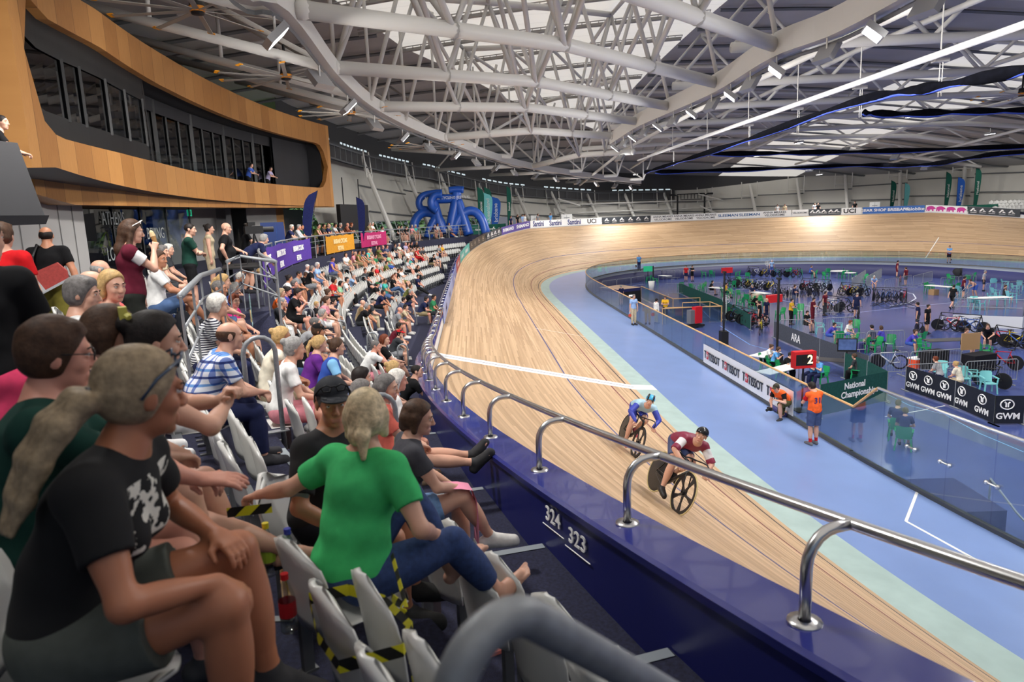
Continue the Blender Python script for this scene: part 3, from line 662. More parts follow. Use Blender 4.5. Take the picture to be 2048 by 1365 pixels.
# front skin as a grid with a rounded opening cut out
zs = 26
def corner(a, lo, hi, z):
 # rounded opening ends
 wdt = .012;
 return lo < z < hi
grid = {}
for i, a in enumerate(AA):
 lo, hi = band_lo(a), band_hi(a)
 e = min(a - AI0, AI1 - a)
 rr = .016
 if e < 0: lo = hi = None
 elif e < rr:
  q = 1 - math.sqrt(max(0, 1 - (1 - e / rr) ** 2)); lo += q * .8; hi -= q * (.8 if a > 0 else .05)
 grid[i] = (lo, hi)
for i, a in enumerate(AA):
 lo, hi = grid[i]; b, t_ = pod_bot(a), pod_top(a); r = ring(a)
 if lo is None: m_ = (band_lo(a) + band_hi(a)) / 2; lo = hi = m_
 for z in (b, (b + lo) / 2, lo, hi, (hi + t_) / 2, t_):
  p = pol(r, a, z) - pod_o; V.append(p); UV.append((a * r, z))
 # back edge points: returns (bottom back, reveal)
 V.append(pol(r + .28, a, lo) - pod_o); UV.append((a * r, lo)); V.append(pol(r + .28, a, hi) - pod_o); UV.append((a * r, hi))
 V.append(pol(r + 4.2, a, b + .1) - pod_o); UV.append((a * r, b)); V.append(pol(r + 4.2, a, t_) - pod_o); UV.append((a * r, t_))
m_ = 10
for i in range(NA - 1):
 A = i * m_; B = A + m_
 for j in (0, 1, 3, 4): Fc.append((A + j, B + j, B + j + 1, A + j + 1))
 if grid[i][0] is None and grid[i + 1][0] is None: pass
 Fc.append((A + 2, B + 2, B + 6, A + 6)); Fc.append((A + 3, A + 7, B + 7, B + 3))
 Fc.append((A + 0, A + 8, B + 8, B + 0)); Fc.append((A + 5, B + 5, B + 9, A + 9))
A = (NA - 1) * m_; Fc += [(A + 0, A + 8, A + 9, A + 5)]; Fc += [(0, 5, 9, 8)]
mesh('timber_shell', V, Fc, M_CLAD, pod, uv=UV)
# dark recessed interior, glazing, balcony
V = []; Fc = []; n = 0
AB = np.linspace(AI0, AI1, 40)
for a in AB:
 r = ring(a); lo, hi = band_lo(a) - .1, band_hi(a) + .1
 for z, q in ((lo, .28), (lo, 2.6), (hi, 2.6), (hi, .28)): V.append(pol(r + q, a, z) - pod_o)
for i in range(len(AB) - 1):
 for j in range(3): Fc.append((i * 4 + j, (i + 1) * 4 + j, (i + 1) * 4 + j + 1, i * 4 + j + 1))
e = (len(AB) - 1) * 4; Fc += [(0, 1, 2, 3), (e + 3, e + 2, e + 1, e)]
mesh('interior', V, Fc, M_DARK, pod)
def wallseg(name, a0, a1, q, zlo, zhi, m, par, n=8, q2=None):
 q2 = q if q2 is None else q2; V = []; Fc = []
 for a in np.linspace(a0, a1, n): V += [pol(ring(a) + q, a, zlo(a)) - pod_o, pol(ring(a) + q2, a, zhi(a)) - pod_o]
 for i in range(n - 1): Fc.append((2 * i, 2 * i + 2, 2 * i + 3, 2 * i + 1))
 return mesh(name, V, Fc, m, par)
AM = -.135
# left bay: flush black frame with windows
wallseg('black_fascia', AI0 + .001, AM, .26, lambda a: band_lo(a) - .02, lambda a: band_lo(a) + .62, M_BLACK, pod)
wallseg('black_fascia', AI0 + .001, AM, .26, lambda a: band_hi(a) - .75, lambda a: band_hi(a) + .02, M_BLACK, pod)
wallseg('window_pane', AI0 + .001, AM, .30, lambda a: band_lo(a) + .6, lambda a: band_hi(a) - .72, M_DGLASS, pod, n=12)
for f in (0.02, .3, .42, .62, .8, .98):
 a = AI0 + (AM - AI0) * f; mb = MB(); mb.bar(pol(ring(a) + .25, a, band_lo(a) + .55) - pod_o, pol(ring(a) + .25, a, band_hi(a) - .7) - pod_o, .05, 4); mb.build('mullion', M_BLACK, pod)
wallseg('return_panel', AM, AM + .002, .2, lambda a: band_lo(a), lambda a: band_hi(a), M_BLACK, pod, n=3, q2=.26)
# recessed bay: dark glazing set back with mullions, glass balustrade
wallseg('window_pane', AM, AI1 - .07, 1.5, lambda a: band_lo(a) - .05, lambda a: band_hi(a) - .4, M_DGLASS, pod, n=16)
for i in range(15):
 a = AM + .004 + (AI1 - .075 - AM) * i / 14; mb = MB(); mb.bar(pol(ring(a) + 1.45, a, band_lo(a) - .1) - pod_o, pol(ring(a) + 1.45, a, band_hi(a)) - pod_o, .05 if i % 3 else .12, 4); mb.build('mullion', M_BLACK, pod)
wallseg('lintel_panel', AM, AI1, 1.4, lambda a: band_hi(a) - .5, lambda a: band_hi(a) + .05, M_DARK, pod, n=16)
wallseg('end_panel', AI1 - .075, AI1 - .001, 1.2, lambda a: band_lo(a) - .05, lambda a: band_hi(a) + .05, M_DARK, pod, n=5, q2=1.2)
mb = MB()
for f in np.linspace(0, .55, 5):
 a = AM + .005 + (AI1 - AM) * f;
wallseg('glass_balustrade', AM + .004, AM + .14, .5, lambda a: band_lo(a) - .1, lambda a: band_lo(a) + .55, M_GLASS, pod, n=8)
# black hanging screen at the far end of the box
sc = empty('hanging_screen', 'black screen back hanging under the far end of the timber box', 'screen', pol(72.9, PA1 + .035, 7.0))
mb = MB(); p0 = pol(72.2, PA1 + .004, 0); p1 = pol(72.2, PA1 + .075, 0); c = np.array(sc.location)
mb.prism([p0 + [0, 0, 5.55] - c, p1 + [0, 0, 5.55] - c, p1 + [0, 0, 7.45] - c, p0 + [0, 0, 7.45] - c], (.1, .3, 0)); mb.build('panel', M_BLACK, sc)
mb = MB(); mb.bar(np.array(pol(72.4, PA1 + .02, 7.4)) - c, np.array(pol(72.4, PA1 + .02, 9.4)) - c, .04, 6); mb.bar(np.array(pol(72.4, PA1 + .06, 7.4)) - c, np.array(pol(72.4, PA1 + .06, 9.4)) - c, .04, 6); mb.build('hanger', M_BLACK, sc)
# ---- walls behind the concourse
M_GREYW = mat('concourse_wall_grey', s2l(148, 147, 146), .6, noise=.04, nscale=.6)
M_GREYD = mat('concourse_wall_dark', s2l(92, 92, 94), .65)
def cwall(name, a0, a1, r0, r1, m, z0=None, z1=7.3, n=6):
 V = []; Fc = []
 for f in np.linspace(0, 1, n):
  a = a0 + (a1 - a0) * f; r = r0 + (r1 - r0) * f; V += [pol(r, a, CZ if z0 is None else z0), pol(r, a, z1)]
 for i in range(n - 1): Fc.append((2 * i, 2 * i + 2, 2 * i + 3, 2 * i + 1))
 return struct(mesh(name, V, Fc, m))
def px_a(u, v, z):
 p = at(u, v, z); return math.atan2(p[0], p[1] - YC), math.hypot(p[0], p[1] - YC)
R_ = math.radians
cwall('wall_pale_panels', R_(-16.6), R_(-11.7), 73.9, 73.9, mat('panel_light_grey', s2l(176, 174, 172), .55))
mb = MB()
for a in (-15.7, -14.6, -13.4, -12.5): mb.bar(pol(73.88, R_(a), CZ), pol(73.88, R_(a), 7.2), .012, 4)
struct(mb.build('trim_panel_joints', col(120, 118, 116)))
cwall('wall_foyer_back', R_(-13), R_(4), 79.5, 79.5, M_GREYD, z1=7.3); cwall('wall_concourse_back', R_(3), R_(16), 77.6, 77.6, M_GREYW, z1=7.3)
cwall('wall_grey_foyer', R_(-2.5), R_(3.5), 75.6, 75.6, M_GREYW)
cwall('wall_grey_pier', R_(3.0), R_(3.6), 74.8, 74.8, M_GREYD); cwall('wall_pale_pier', R_(6.0), R_(9.4), 75.2, 75.2, M_GREYW)
cwall('wall_grey_return', R_(3.6), R_(6.1), 76.2, 76.2, M_GREYD)
cwall('wall_timber_pier', R_(9.4), R_(10.6), 75.4, 75.4, col(176, 130, 78, .6))
V = [pol(72.4, a, 7.28) for a in np.linspace(R_(-18), R_(12), 20)] + [pol(80, a, 7.28) for a in np.linspace(R_(-18), R_(12), 20)]
struct(mesh('ceiling_concourse', V, [(i, i + 1, 21 + i, 20 + i) for i in range(19)], M_GREYD))
# glazed shopfront with reversed lettering of host cities
t = empty('foyer_glazing', 'large glass wall of the foyer with faint city-name lettering', 'glazing', pol(74, R_(-8), CZ)); c = np.array(t.location)
V = []
for a in np.linspace(R_(-11.7), R_(-2.5), 10): V += [pol(74.0, a, CZ) - c, pol(74.0, a, 7.25) - c]
mesh('glass_pane', V, [(2 * i, 2 * i + 2, 2 * i + 3, 2 * i + 1) for i in range(9)], glass_mat('foyer_glass', (.55, .62, .62), .82), t)
for a in (-11.7, -9.4, -7.1, -4.8, -2.5):
 mb = MB(); mb.bar(pol(73.97, R_(a), CZ) - c, pol(73.97, R_(a), 7.2) - c, .03, 4); mb.build('mullion', M_DARK, t)
def arc_text(body, size, r, a_c, z, m, name, parent=None, org=None, face=-1, bold=0.0, sx=1.0, ext=.003):
 """lettering wrapped on the stand arc, read from the track"""
 Vt, Ft = text_mesh(body, size, ext, 'CENTER', bold, sx); org = np.zeros(3) if org is None else org
 out = [pol(r + face * (.01 + q[2]), a_c + q[0] / r, z + q[1]) - org for q in Vt]
 return mesh(name, out, Ft, m, parent)
M_ETCH = mat('etched_lettering', s2l(150, 156, 156), .6)
for body, a, z in (('ATHENS', -9.4, 6.5), ('BEIJING', -6.0, 5.95), ('LONDON', -9.2, 5.35)):
 arc_text(body, .62, 73.95, R_(a), z, M_ETCH, 'lettering', t, c)
# green exit sign
t = empty('exit_sign', 'green running-man exit sign under the timber box', 'sign', pol(74.6, R_(-1.1), 6.85)); c = np.array(t.location)
mb = MB(); mb.box((0, 0, 0), (.42, .08, .3), rz=0.02); mb.build('panel', mat('exit_green', s2l(30, 168, 122), .4, emit=s2l(30, 170, 125), estr=.9), t)
mb = MB(); mb.ball((-.02, -.05, .08), .035, 6); mb.bar((-.02, -.05, .05), (.0, -.05, -.02), .025, 5); mb.bar((0, -.05, -.02), (-.07, -.05, -.1), .018, 5); mb.bar((0, -.05, -.02), (.06, -.05, -.1), .018, 5); mb.bar((-.02, -.05, .03), (.07, -.05, 0), .014, 5); mb.build('running_figure', M_WHITE, t)
# black balcony structure at the far left
t = empty('black_balcony', 'black cantilevered balcony at the far left edge', 'balcony', atd(40, 400, 11)); c = np.array(t.location)
e0 = atd(76, 432, 10.8); e1 = atd(-160, 420, 9.0); e1[2] = e0[2]
ed = (e1 - e0); ed /= np.linalg.norm(ed); nrm = np.array([-ed[1], ed[0], 0]); nrm = nrm if nrm[1] > 0 else -nrm
def bp(k, d, z): return e0 + ed * k + nrm * d + np.array([0, 0, z]) - c
mb = MB(); mb.prism([bp(0, 0, 0.0), bp(0, -.12, 0.0), bp(0, .16, 1.1), bp(0, .24, 1.1)], ed * 6); mb.build('front_panel', M_DARK, t)
mb = MB(); mb.prism([bp(0, -.12, -.13), bp(0, -.2, 0.0), bp(0, 1.4, 0.0), bp(0, 1.4, -.13)], ed * 6); mb.build('floor_lip', col(58, 58, 60), t)
mb = MB(); mb.prism([bp(.02, 1.25, -.1), bp(6, 1.25, -.1), bp(6, 1.25, 6.8), bp(.02, 1.25, 6.8)], nrm * .15); mb.build('back_wall', M_BLACK, t)
BALC = (e0, ed, nrm)
p0 = e0 + nrm * 1.4; p1 = p0 + ed * 8
struct(mesh('wall_left_recess', [(p0[0], p0[1], CZ), (p1[0], p1[1], CZ), (p1[0], p1[1], 6.8), (p0[0], p0[1], 6.8)], [(0, 1, 2, 3)], M_GREYD))
pa = pol(73.9, R_(-16.6), 0)
struct(mesh('wall_left_return', [(p0[0], p0[1], CZ), (pa[0], pa[1], CZ), (pa[0], pa[1], 7.2), (p0[0], p0[1], 7.2)], [(0, 1, 2, 3)], MATS['panel_light_grey']))
q = p0 + nrm * 4
struct(mesh('wall_left_upper', [(p1[0] - 2, p1[1] + 9, CZ), (q[0] + 6, q[1] + 9, CZ), (q[0] + 6, q[1] + 9, 15), (p1[0] - 2, p1[1] + 9, 15)], [(0, 1, 2, 3)], M_DARK))
cwall('wall_stand_back', R_(-30), R_(14), 86, 86, M_GREYD, z1=14.5, n=20)
# ------------------------------------------------------------------ glass fence round the infield
t = empty('glass_fence', 'long glass safety fence with timber handrail round the infield', 'fence', tp(0, -4.2, -.31)); c = np.array(t.location)
FH = 1.2
sp_ = list(np.arange(-19.6, 112, 1.62))
for a, b in zip(sp_[:-1], sp_[1:]):
 if b > 112: continue
 b2 = b - .02; P = [tp(a, -4.2, -.26) - c, tp(b2, -4.2, -.26) - c, tp(b2, -4.2, -.26 + FH) - c, tp(a, -4.2, -.26 + FH) - c]
 mb = MB(); mb.prism(P, (tp(a, -4.185, 0) - tp(a, -4.2, 0))); mb.build('glass_panel', M_GLASS, t)
ss_ = np.arange(-19.6, 112, .8)
mb = MB(); mb.tube([tp(s, -4.19, -.24 + FH) - c for s in ss_], .032, 6); mb.build('handrail', M_WOODR, t)
mb = MB(); V = []
o = strip('kick_rail', -19.6, 112, .8, lambda s: [tp(s, -4.14, -.31) - c, tp(s, -4.14, -.2) - c, tp(s, -4.24, -.2) - c, tp(s, -4.24, -.31) - c], col(92, 92, 88, .5), smooth=False); o.parent = t
# taller glass gates near the camera, with the kinked handrail
t = empty('glass_gate_run', 'taller run of glass gates with steel rail nearest the camera', 'gates', tp(-22, -4.2, -.31)); c = np.array(t.location)
def gh(s): return float(np.interp(s, [-21.0, -20.6, -19.6], [1.92, 1.92, 1.2]))
for a, b in ((-19.62, -20.9), (-20.92, -22.0), (-22.02, -23.1), (-23.12, -24.4), (-24.42, -26.0), (-26.02, -27.6), (-27.62, -29.2), (-29.22, -30.8), (-30.82, -32.5)):
 mb = MB(); P = [tp(a, -4.2, -.26) - c, tp(b, -4.2, -.26) - c, tp(b, -4.2, -.26 + gh(b)) - c, tp(a, -4.2, -.26 + gh(a)) - c]; mb.prism(P, tp(a, -4.185, 0) - tp(a, -4.2, 0)); g = mb.build('glass_panel', M_GLASS, t)
 if b < -21.5:
  mb = MB(); m_ = tp(b, -4.16, 0.62) - c; q_ = tp(b + .14, -4.16, .62) - tp(b - .14, -4.16, .62)
  mb.bar(m_ - q_ * .5, m_ + q_ * .5, .022, 6); mb.ball(m_ - q_ * .5, .05, 8); mb.ball(m_ + q_ * .5, .05, 8); mb.build('hinge', M_STEEL, g)
mb = MB(); mb.tube([tp(s, -4.19, -.24 + gh(s)) - c for s in (-19.6, -20.62)], .034, 6); mb.build('handrail', M_WOODR, t)
mb = MB(); mb.tube([tp(s, -4.19, -.24 + gh(s)) - c for s in np.arange(-20.62, -33, -.6)], .034, 6); mb.build('steel_rail', M_STEEL, t)
o = strip('kick_rail', -33, -19.6, .8, lambda s: [tp(s, -4.14, -.31) - c, tp(s, -4.14, -.22) - c, tp(s, -4.24, -.22) - c, tp(s, -4.24, -.31) - c], col(70, 74, 80, .5), smooth=False); o.parent = t
# ------------------------------------------------------------------ sponsor boards
def tr_text(body, size, s_c, o_f, z_f, m, name, parent, org, flip=1, bold=0.0, sx=1.0, shear=0.0, ext=.004):
 """lettering that follows the lap: faces the infield side when flip=1"""
 Vt, Ft = text_mesh(body, size, ext, 'CENTER', bold, sx, shear); out = []
 for q in Vt:
  s = s_c + flip * q[0]; out.append(tp(s, o_f(s) - flip * (.012 + q[2]), z_f(s) + q[1]) - org)
 return mesh(name, out, Ft, m, parent)
def board(s0, s1, colr, label, items, h=.78, kind='sponsor_board'):
 """board fixed on top of the track edge, facing the infield. items: (text, frac, size, colour, bold, sx)"""
 t = empty(kind, label, 'advertising board', tp((s0 + s1) / 2, oo((s0 + s1) / 2), zo((s0 + s1) / 2))); c = np.array(t.location)
 f = lambda s: oo(s) - .05; zb = lambda s: zo(s) + .08
 o = strip('panel', s0, s1, .5, lambda s: [tp(s, f(s) + .03, zb(s)) - c, tp(s, f(s), zb(s)) - c, tp(s, f(s), zb(s) + h) - c, tp(s, f(s) + .03, zb(s) + h) - c], colr, smooth=False, closed=True); o.parent = t
 for body, fr, size, cm, bold, sx in items:
  sc_ = s0 + (s1 - s0) * fr;
  if callable(body): body(sc_, size, cm, t, c, f, lambda s: zb(s) + h * .5)
  else: tr_text(body, size, sc_, f, lambda s: zb(s) + h * .5, cm, 'lettering', t, c, 1, bold, sx)
 return t
WT = col(244, 244, 242, .5); NV = col(40, 50, 120, .5); BK = col(24, 24, 26, .5); GYB = col(58, 62, 68, .5)
def flat_poly(polys, sc_, m, t, c, f, zf, name='emblem', flip=1):
 V = []; Fc = []
 for P in polys:
  n = len(V); V += [tp(sc_ + flip * x, f(sc_ + flip * x) - flip * .014, zf(sc_ + flip * x) + y) - c for x, y in P]; Fc.append(tuple(range(n, n + len(P))))
 return mesh(name, V, Fc, m, t)
def peak(sc_, size, m, t, c, f, zf):
 k = size; flat_poly([[(-.5 * k, -.1 * k), (-.12 * k, .45 * k), (.08 * k, .45 * k), (.2 * k, .2 * k), (.02 * k, .2 * k), (-.25 * k, -.1 * k)], [(.08 * k, .1 * k), (.26 * k, .1 * k), (.5 * k, -.1 * k), (.0 * k, -.1 * k)], [(-.45 * k, -.3 * k), (.45 * k, -.3 * k), (.45 * k, -.36 * k), (-.45 * k, -.36 * k)]], sc_, m, t, c, f, zf)
def rhino(sc_, size, m, t, c, f, zf):
 k = size; body = [(-.5, -.45), (-.5, .1), (-.42, .3), (-.2, .42), (.1, .45), (.3, .35), (.5, .1), (.52, -.08), (.4, -.02), (.36, -.12), (.28, -.1), (.3, -.45), (.14, -.45), (.12, -.2), (-.1, -.2), (-.14, -.45), (-.3, -.45), (-.32, -.2), (-.36, -.2), (-.38, -.45)]
 flat_poly([[(x * k * 1.25, y * k) for x, y in body]], sc_, m, t, c, f, zf)
def bars(sc_, size, m, t, c, f, zf): flat_poly([[(x, -size * .3), (x + .16, -size * .3), (x + .16, size * (.3 if i % 2 else .18)), (x, size * (.3 if i % 2 else .18))] for i, x in enumerate(np.arange(-.75, .7, .25))], sc_, m, t, c, f, zf, 'pattern')
board(-6, 9, col(150, 160, 200, .5), 'pale blue board along the straight by the finish', [(bars, .2, .5, NV, 0, 1), (bars, .6, .5, NV, 0, 1)])
board(9.2, 16.5, col(120, 130, 185, .5), 'lilac blue board after the finish straight', [(bars, .5, .5, WT, 0, 1)])
board(16.7, 20.2, col(176, 70, 76, .5), 'short red board at the start of the bend', [(bars, .5, .5, WT, 0, 1)])
board(20.4, 25.6, col(88, 176, 166, .5), 'turquoise board on the bend', [(bars, .27, .52, WT, 0, 1), (bars, .74, .52, WT, 0, 1)])
board(25.8, 31.2, col(74, 66, 60, .5), 'dark brown board with four pale panels on the bend', [(peak, f, .5, col(196, 180, 160), 0, 1) for f in (.14, .38, .62, .86)])
board(31.4, 35.0, GYB, 'dark grey board with four white peak emblems before the purple board', [(peak, f, .6, WT, 0, 1) for f in (.14, .4, .62, .86)])
board(35.1, 40.3, col(92, 74, 152, .5), 'purple board with pale lettering', [('SHIMANO', .25, .48, WT, .014, 1.0), ('SHIMANO', .76, .48, WT, .014, 1.0)])
board(40.4, 51.0, WT, 'white board with large slanted navy lettering', [('Santini', .13, .82, NV, .02, .86), ('Santini', .39, .82, NV, .02, .86), ('Santini', .65, .82, NV, .02, .86), ('UCI', .88, .74, BK, .02, 1)])
board(51.1, 57.0, GYB, 'dark grey board with peak emblems left of the long white board', [(peak, f, .62, WT, 0, 1) for f in (.1, .26, .42, .6, .76, .92)])
board(57.1, 71.8, WT, 'long white board with small dark lettering along the far bend', [('ANNA MEARES\nVELODROME', f, .34, GYB, .004, 1.0) for f in (.09, .25, .41)] + [('SLEEMAN', .57, .46, col(60, 100, 150), .01, 1.1), ('SLEEMAN', .72, .46, col(60, 100, 150), .01, 1.1), ('ANNA MEARES\nVELODROME', .89, .34, GYB, .004, 1)])
board(71.9, 73.4, WT, 'short white board joining the long white board', [('VELODROME', .5, .3, GYB, .004, .8)])
board(73.5, 76.5, GYB, 'dark grey board with peak emblems right of the long white board', [(peak, f, .6, WT, 0, 1) for f in (.12, .3, .48, .7, .88)])
board(76.6, 78.4, WT, 'short white board with black letters beside the blue board', [('UCI', .4, .72, BK, .02, 1)])
board(78.5, 84.0, col(58, 112, 192, .5), 'long blue board with white lettering at the far right bend', [('GEAR SHOP BRISBANE', .36, .44, WT, .012, 1.0), ('Velobike', .84, .5, WT, .01, 1)])
board(84.1, 87.6, WT, 'white board with pink rhinoceros silhouettes', [(rhino, f, .62, col(206, 52, 150, .5), 0, 1) for f in (.13, .37, .62, .87)])
board(87.7, 92, GYB, 'dark grey board with peak emblems at the far right edge', [(peak, f, .6, WT, 0, 1) for f in (.1, .28, .46, .66, .84)])
# watch-brand banner on the track side of the fence
def fban(s0, s1, label):
 t = empty('fence_banner', label, 'banner', tp((s0 + s1) / 2, -4.16, -.2)); c = np.array(t.location)
 f = lambda s: -4.14
 o = strip('panel', s0, s1, .6, lambda s: [tp(s, -4.155, -.18) - c, tp(s, -4.135, -.18) - c, tp(s, -4.135, .58) - c, tp(s, -4.155, .58) - c], WT, smooth=False, closed=True); o.parent = t
 n = 4
 for i in range(n):
  s_c = s1 - (s1 - s0) * (i + .5) / n - .1
  tr_text('TISSOT', .44, s_c - .2, lambda s: -4.12, lambda s: .17, BK, 'lettering', t, c, -1, .008, .9)
  zf = lambda s: .2; ff = lambda s: -4.122; k = .17
  flat_poly([[(-.12, .16), (.12, .16), (.12, .1), (.03, .1), (.03, -.16), (-.05, -.16), (-.05, .1), (-.12, .1)]], s_c + .82, BK, t, c, ff, zf, 'emblem_letter', -1)
  flat_poly([[(-.11, .16), (.11, .16), (.11, -.16), (-.11, -.16)]], s_c + .56, col(206, 44, 50, .5), t, c, ff, zf, 'emblem_red', -1)
  flat_poly([[(-.03, .09), (.03, .09), (.03, -.09), (-.03, -.09)], [(-.09, .03), (.09, .03), (.09, -.03), (-.09, -.03)]], s_c + .56, WT, t, c, lambda s: -4.118, zf, 'emblem_cross', -1)
 return t
fban(-16.4, -8.2, 'white fence banner with black watchmaker lettering and red crosses')
# seat numbers on the inside of the coping wall
def wall_num(body, u, v):
 for s in np.arange(-34, -26, .02):
  P = tp(s, oo(s) + .375, 0)
  d = ray(u, v); tt = ((P - CAM)[:2] @ d[:2]) / (d[:2] @ d[:2]); q = CAM + d * tt
  e = np.linalg.norm(q[:2] - P[:2])
  if s == -34 or e < best[0]: best = (e, s, q[2])
 return best
def number_sign(body, u, v, label):
 best = (9, 0, 0)
 for s in np.arange(-34, -26, .01):
  P = tp(s, oo(s) + .375, 0); d = ray(u, v); tt = ((P - CAM)[:2] @ d[:2]) / (d[:2] @ d[:2]); q = CAM + d * tt; e = np.linalg.norm(q[:2] - P[:2])
  if e < best[0]: best = (e, s, q[2])
 s_c, z = best[1], best[2]
 t = empty('seat_number', label, 'number', tp(s_c, oo(s_c) + .38, z)); c = np.array(t.location)
 sl = (zc(s_c + .1) - zc(s_c - .1)) / .2
 tr_text(body, .165, s_c, lambda s: oo(s) + .372, lambda s: z + (s - s_c) * sl, WT, 'digits', t, c, -1, .001, 1.0)
 L_ = .17; P = [tp(s_c - L_, oo(s_c - L_) + .384, z - .1 - L_ * sl) - c, tp(s_c + L_, oo(s_c + L_) + .384, z - .1 + L_ * sl) - c]
 mb = MB(); mb.bar(P[0], P[1], .005, 4); mb.build('underline', WT, t)
number_sign('324', 1108, 1036, 'white seat number ending in four on the navy coping wall')
number_sign('323', 1157, 1082, 'white seat number ending in three on the navy coping wall, nearer the camera')
# steel rail on the coping: one bent post is a part
t = empty('track_rail', 'long polished steel rail on bent posts along the coping', 'rail', tp(-20, oo(-20), zc(-20))); c = np.array(t.location)
rp = lambda s, z=.42: tp(s, oo(s) - .02, zc(s) + z)
mb = MB(); mb.tube([rp(s) - c for s in np.arange(-38, 62, .4)], .028, 10); mb.build('rail', M_STEEL, t, smooth=True)
posts = [-33.15]
PP = [(1622, 1238), (1261, 1048), (1081, 945), (979, 884), (921, 846)]
def s_of(u, v):
 b = (9e9, 0)
 for s in np.arange(-36, -20, .02):
  P = tp(s, oo(s) + .2, zc(s)); d = P - CAM; zf = d @ FWD
  if zf < .3: continue
  x = IW / 2 + F_PX * (d @ RT) / zf; y = IH / 2 - F_PX * (d @ UP) / zf; e = (x - u) ** 2 + (y - v) ** 2
  if e < b[0]: b = (e, s)
 return b[1]
posts = [s_of(*q) for q in PP]
st = posts[-1]
while st < 60: st += 1.22; posts.append(st)
for s in [posts[0] - 1.2] + posts:
 b = tp(s, oo(s) + .22, zc(s)); h = rp(s); far = s > 0; n = 6 if far else 12
 P = [b]; up = np.array([0, 0, 1.0]); top = b + up * (.42 - .14); tow = (h - b) * np.array([1, 1, 0])
 P += [b + up * .26]
 for q in range(1, 6):
  a = math.pi / 2 * q / 5; P.append(b + up * (.26 + .16 * math.sin(a)) + tow * (.62 * (1 - math.cos(a))))
 P.append(h)
 mb = MB(); mb.tube([p - c for p in P], .026, n);
 if not far: mb.lathe([(.03, .0), (.075, .0), (.075, .012), (.03, .016)], 16, c=b - c)
 mb.build('post', M_STEEL, t, smooth=True)
# ------------------------------------------------------------------ smooth bodies: distance field + surface nets
def nets(F, o, h):
 s = F < 0; n = F.shape
 c = np.zeros(tuple(q - 1 for q in n), np.int8)
 for a in (0, 1):
  for b in (0, 1):
   for d in (0, 1): c += s[a:n[0] - 1 + a, b:n[1] - 1 + b, d:n[2] - 1 + d]
 cells = np.argwhere((c > 0) & (c < 8)); N = len(cells); idx = -np.ones(c.shape, np.int32); idx[tuple(cells.T)] = np.arange(N)
 acc = np.zeros((N, 3)); cnt = np.zeros(N)
 cor = np.array([(a, b, d) for a in (0, 1) for b in (0, 1) for d in (0, 1)])
 val = [F[tuple((cells + q).T)] for q in cor]
 for i in range(8):
  for j in range(i + 1, 8):
   if np.abs(cor[i] - cor[j]).sum() != 1: continue
   fa, fb = val[i], val[j]; x = (fa < 0) != (fb < 0); dn = np.where(x, fa - fb, 1.0); t = np.where(x, fa / dn, 0)[:, None]
   acc += np.where(x[:, None], cor[i] + t * (cor[j] - cor[i]), 0); cnt += x
 V = o + h * (cells + acc / cnt[:, None])
 Fc = []
 for ax in range(3):
  u, v = (ax + 1) % 3, (ax + 2) % 3
  sl0 = [slice(1, -1)] * 3; sl1 = [slice(1, -1)] * 3; sl0[ax] = slice(0, n[ax] - 1); sl1[ax] = slice(1, n[ax])
  a, b = s[tuple(sl0)], s[tuple(sl1)]; e = np.argwhere(a != b)
  if not len(e): continue
  off = np.array([1, 1, 1]); off[ax] = 0; e = e + off; flip = s[tuple(e.T)]
  q = []
  for du, dv in ((0, 0), (-1, 0), (-1, -1), (0, -1)):
   p = e.copy(); p[:, u] += du; p[:, v] += dv; q.append(idx[tuple(p.T)])
  q = np.stack(q, 1); q[~flip] = q[~flip][:, ::-1]; Fc.append(q)
 Fc = np.concatenate(Fc) if Fc else np.zeros((0, 4), int)
 return V, Fc[(Fc >= 0).all(1)]
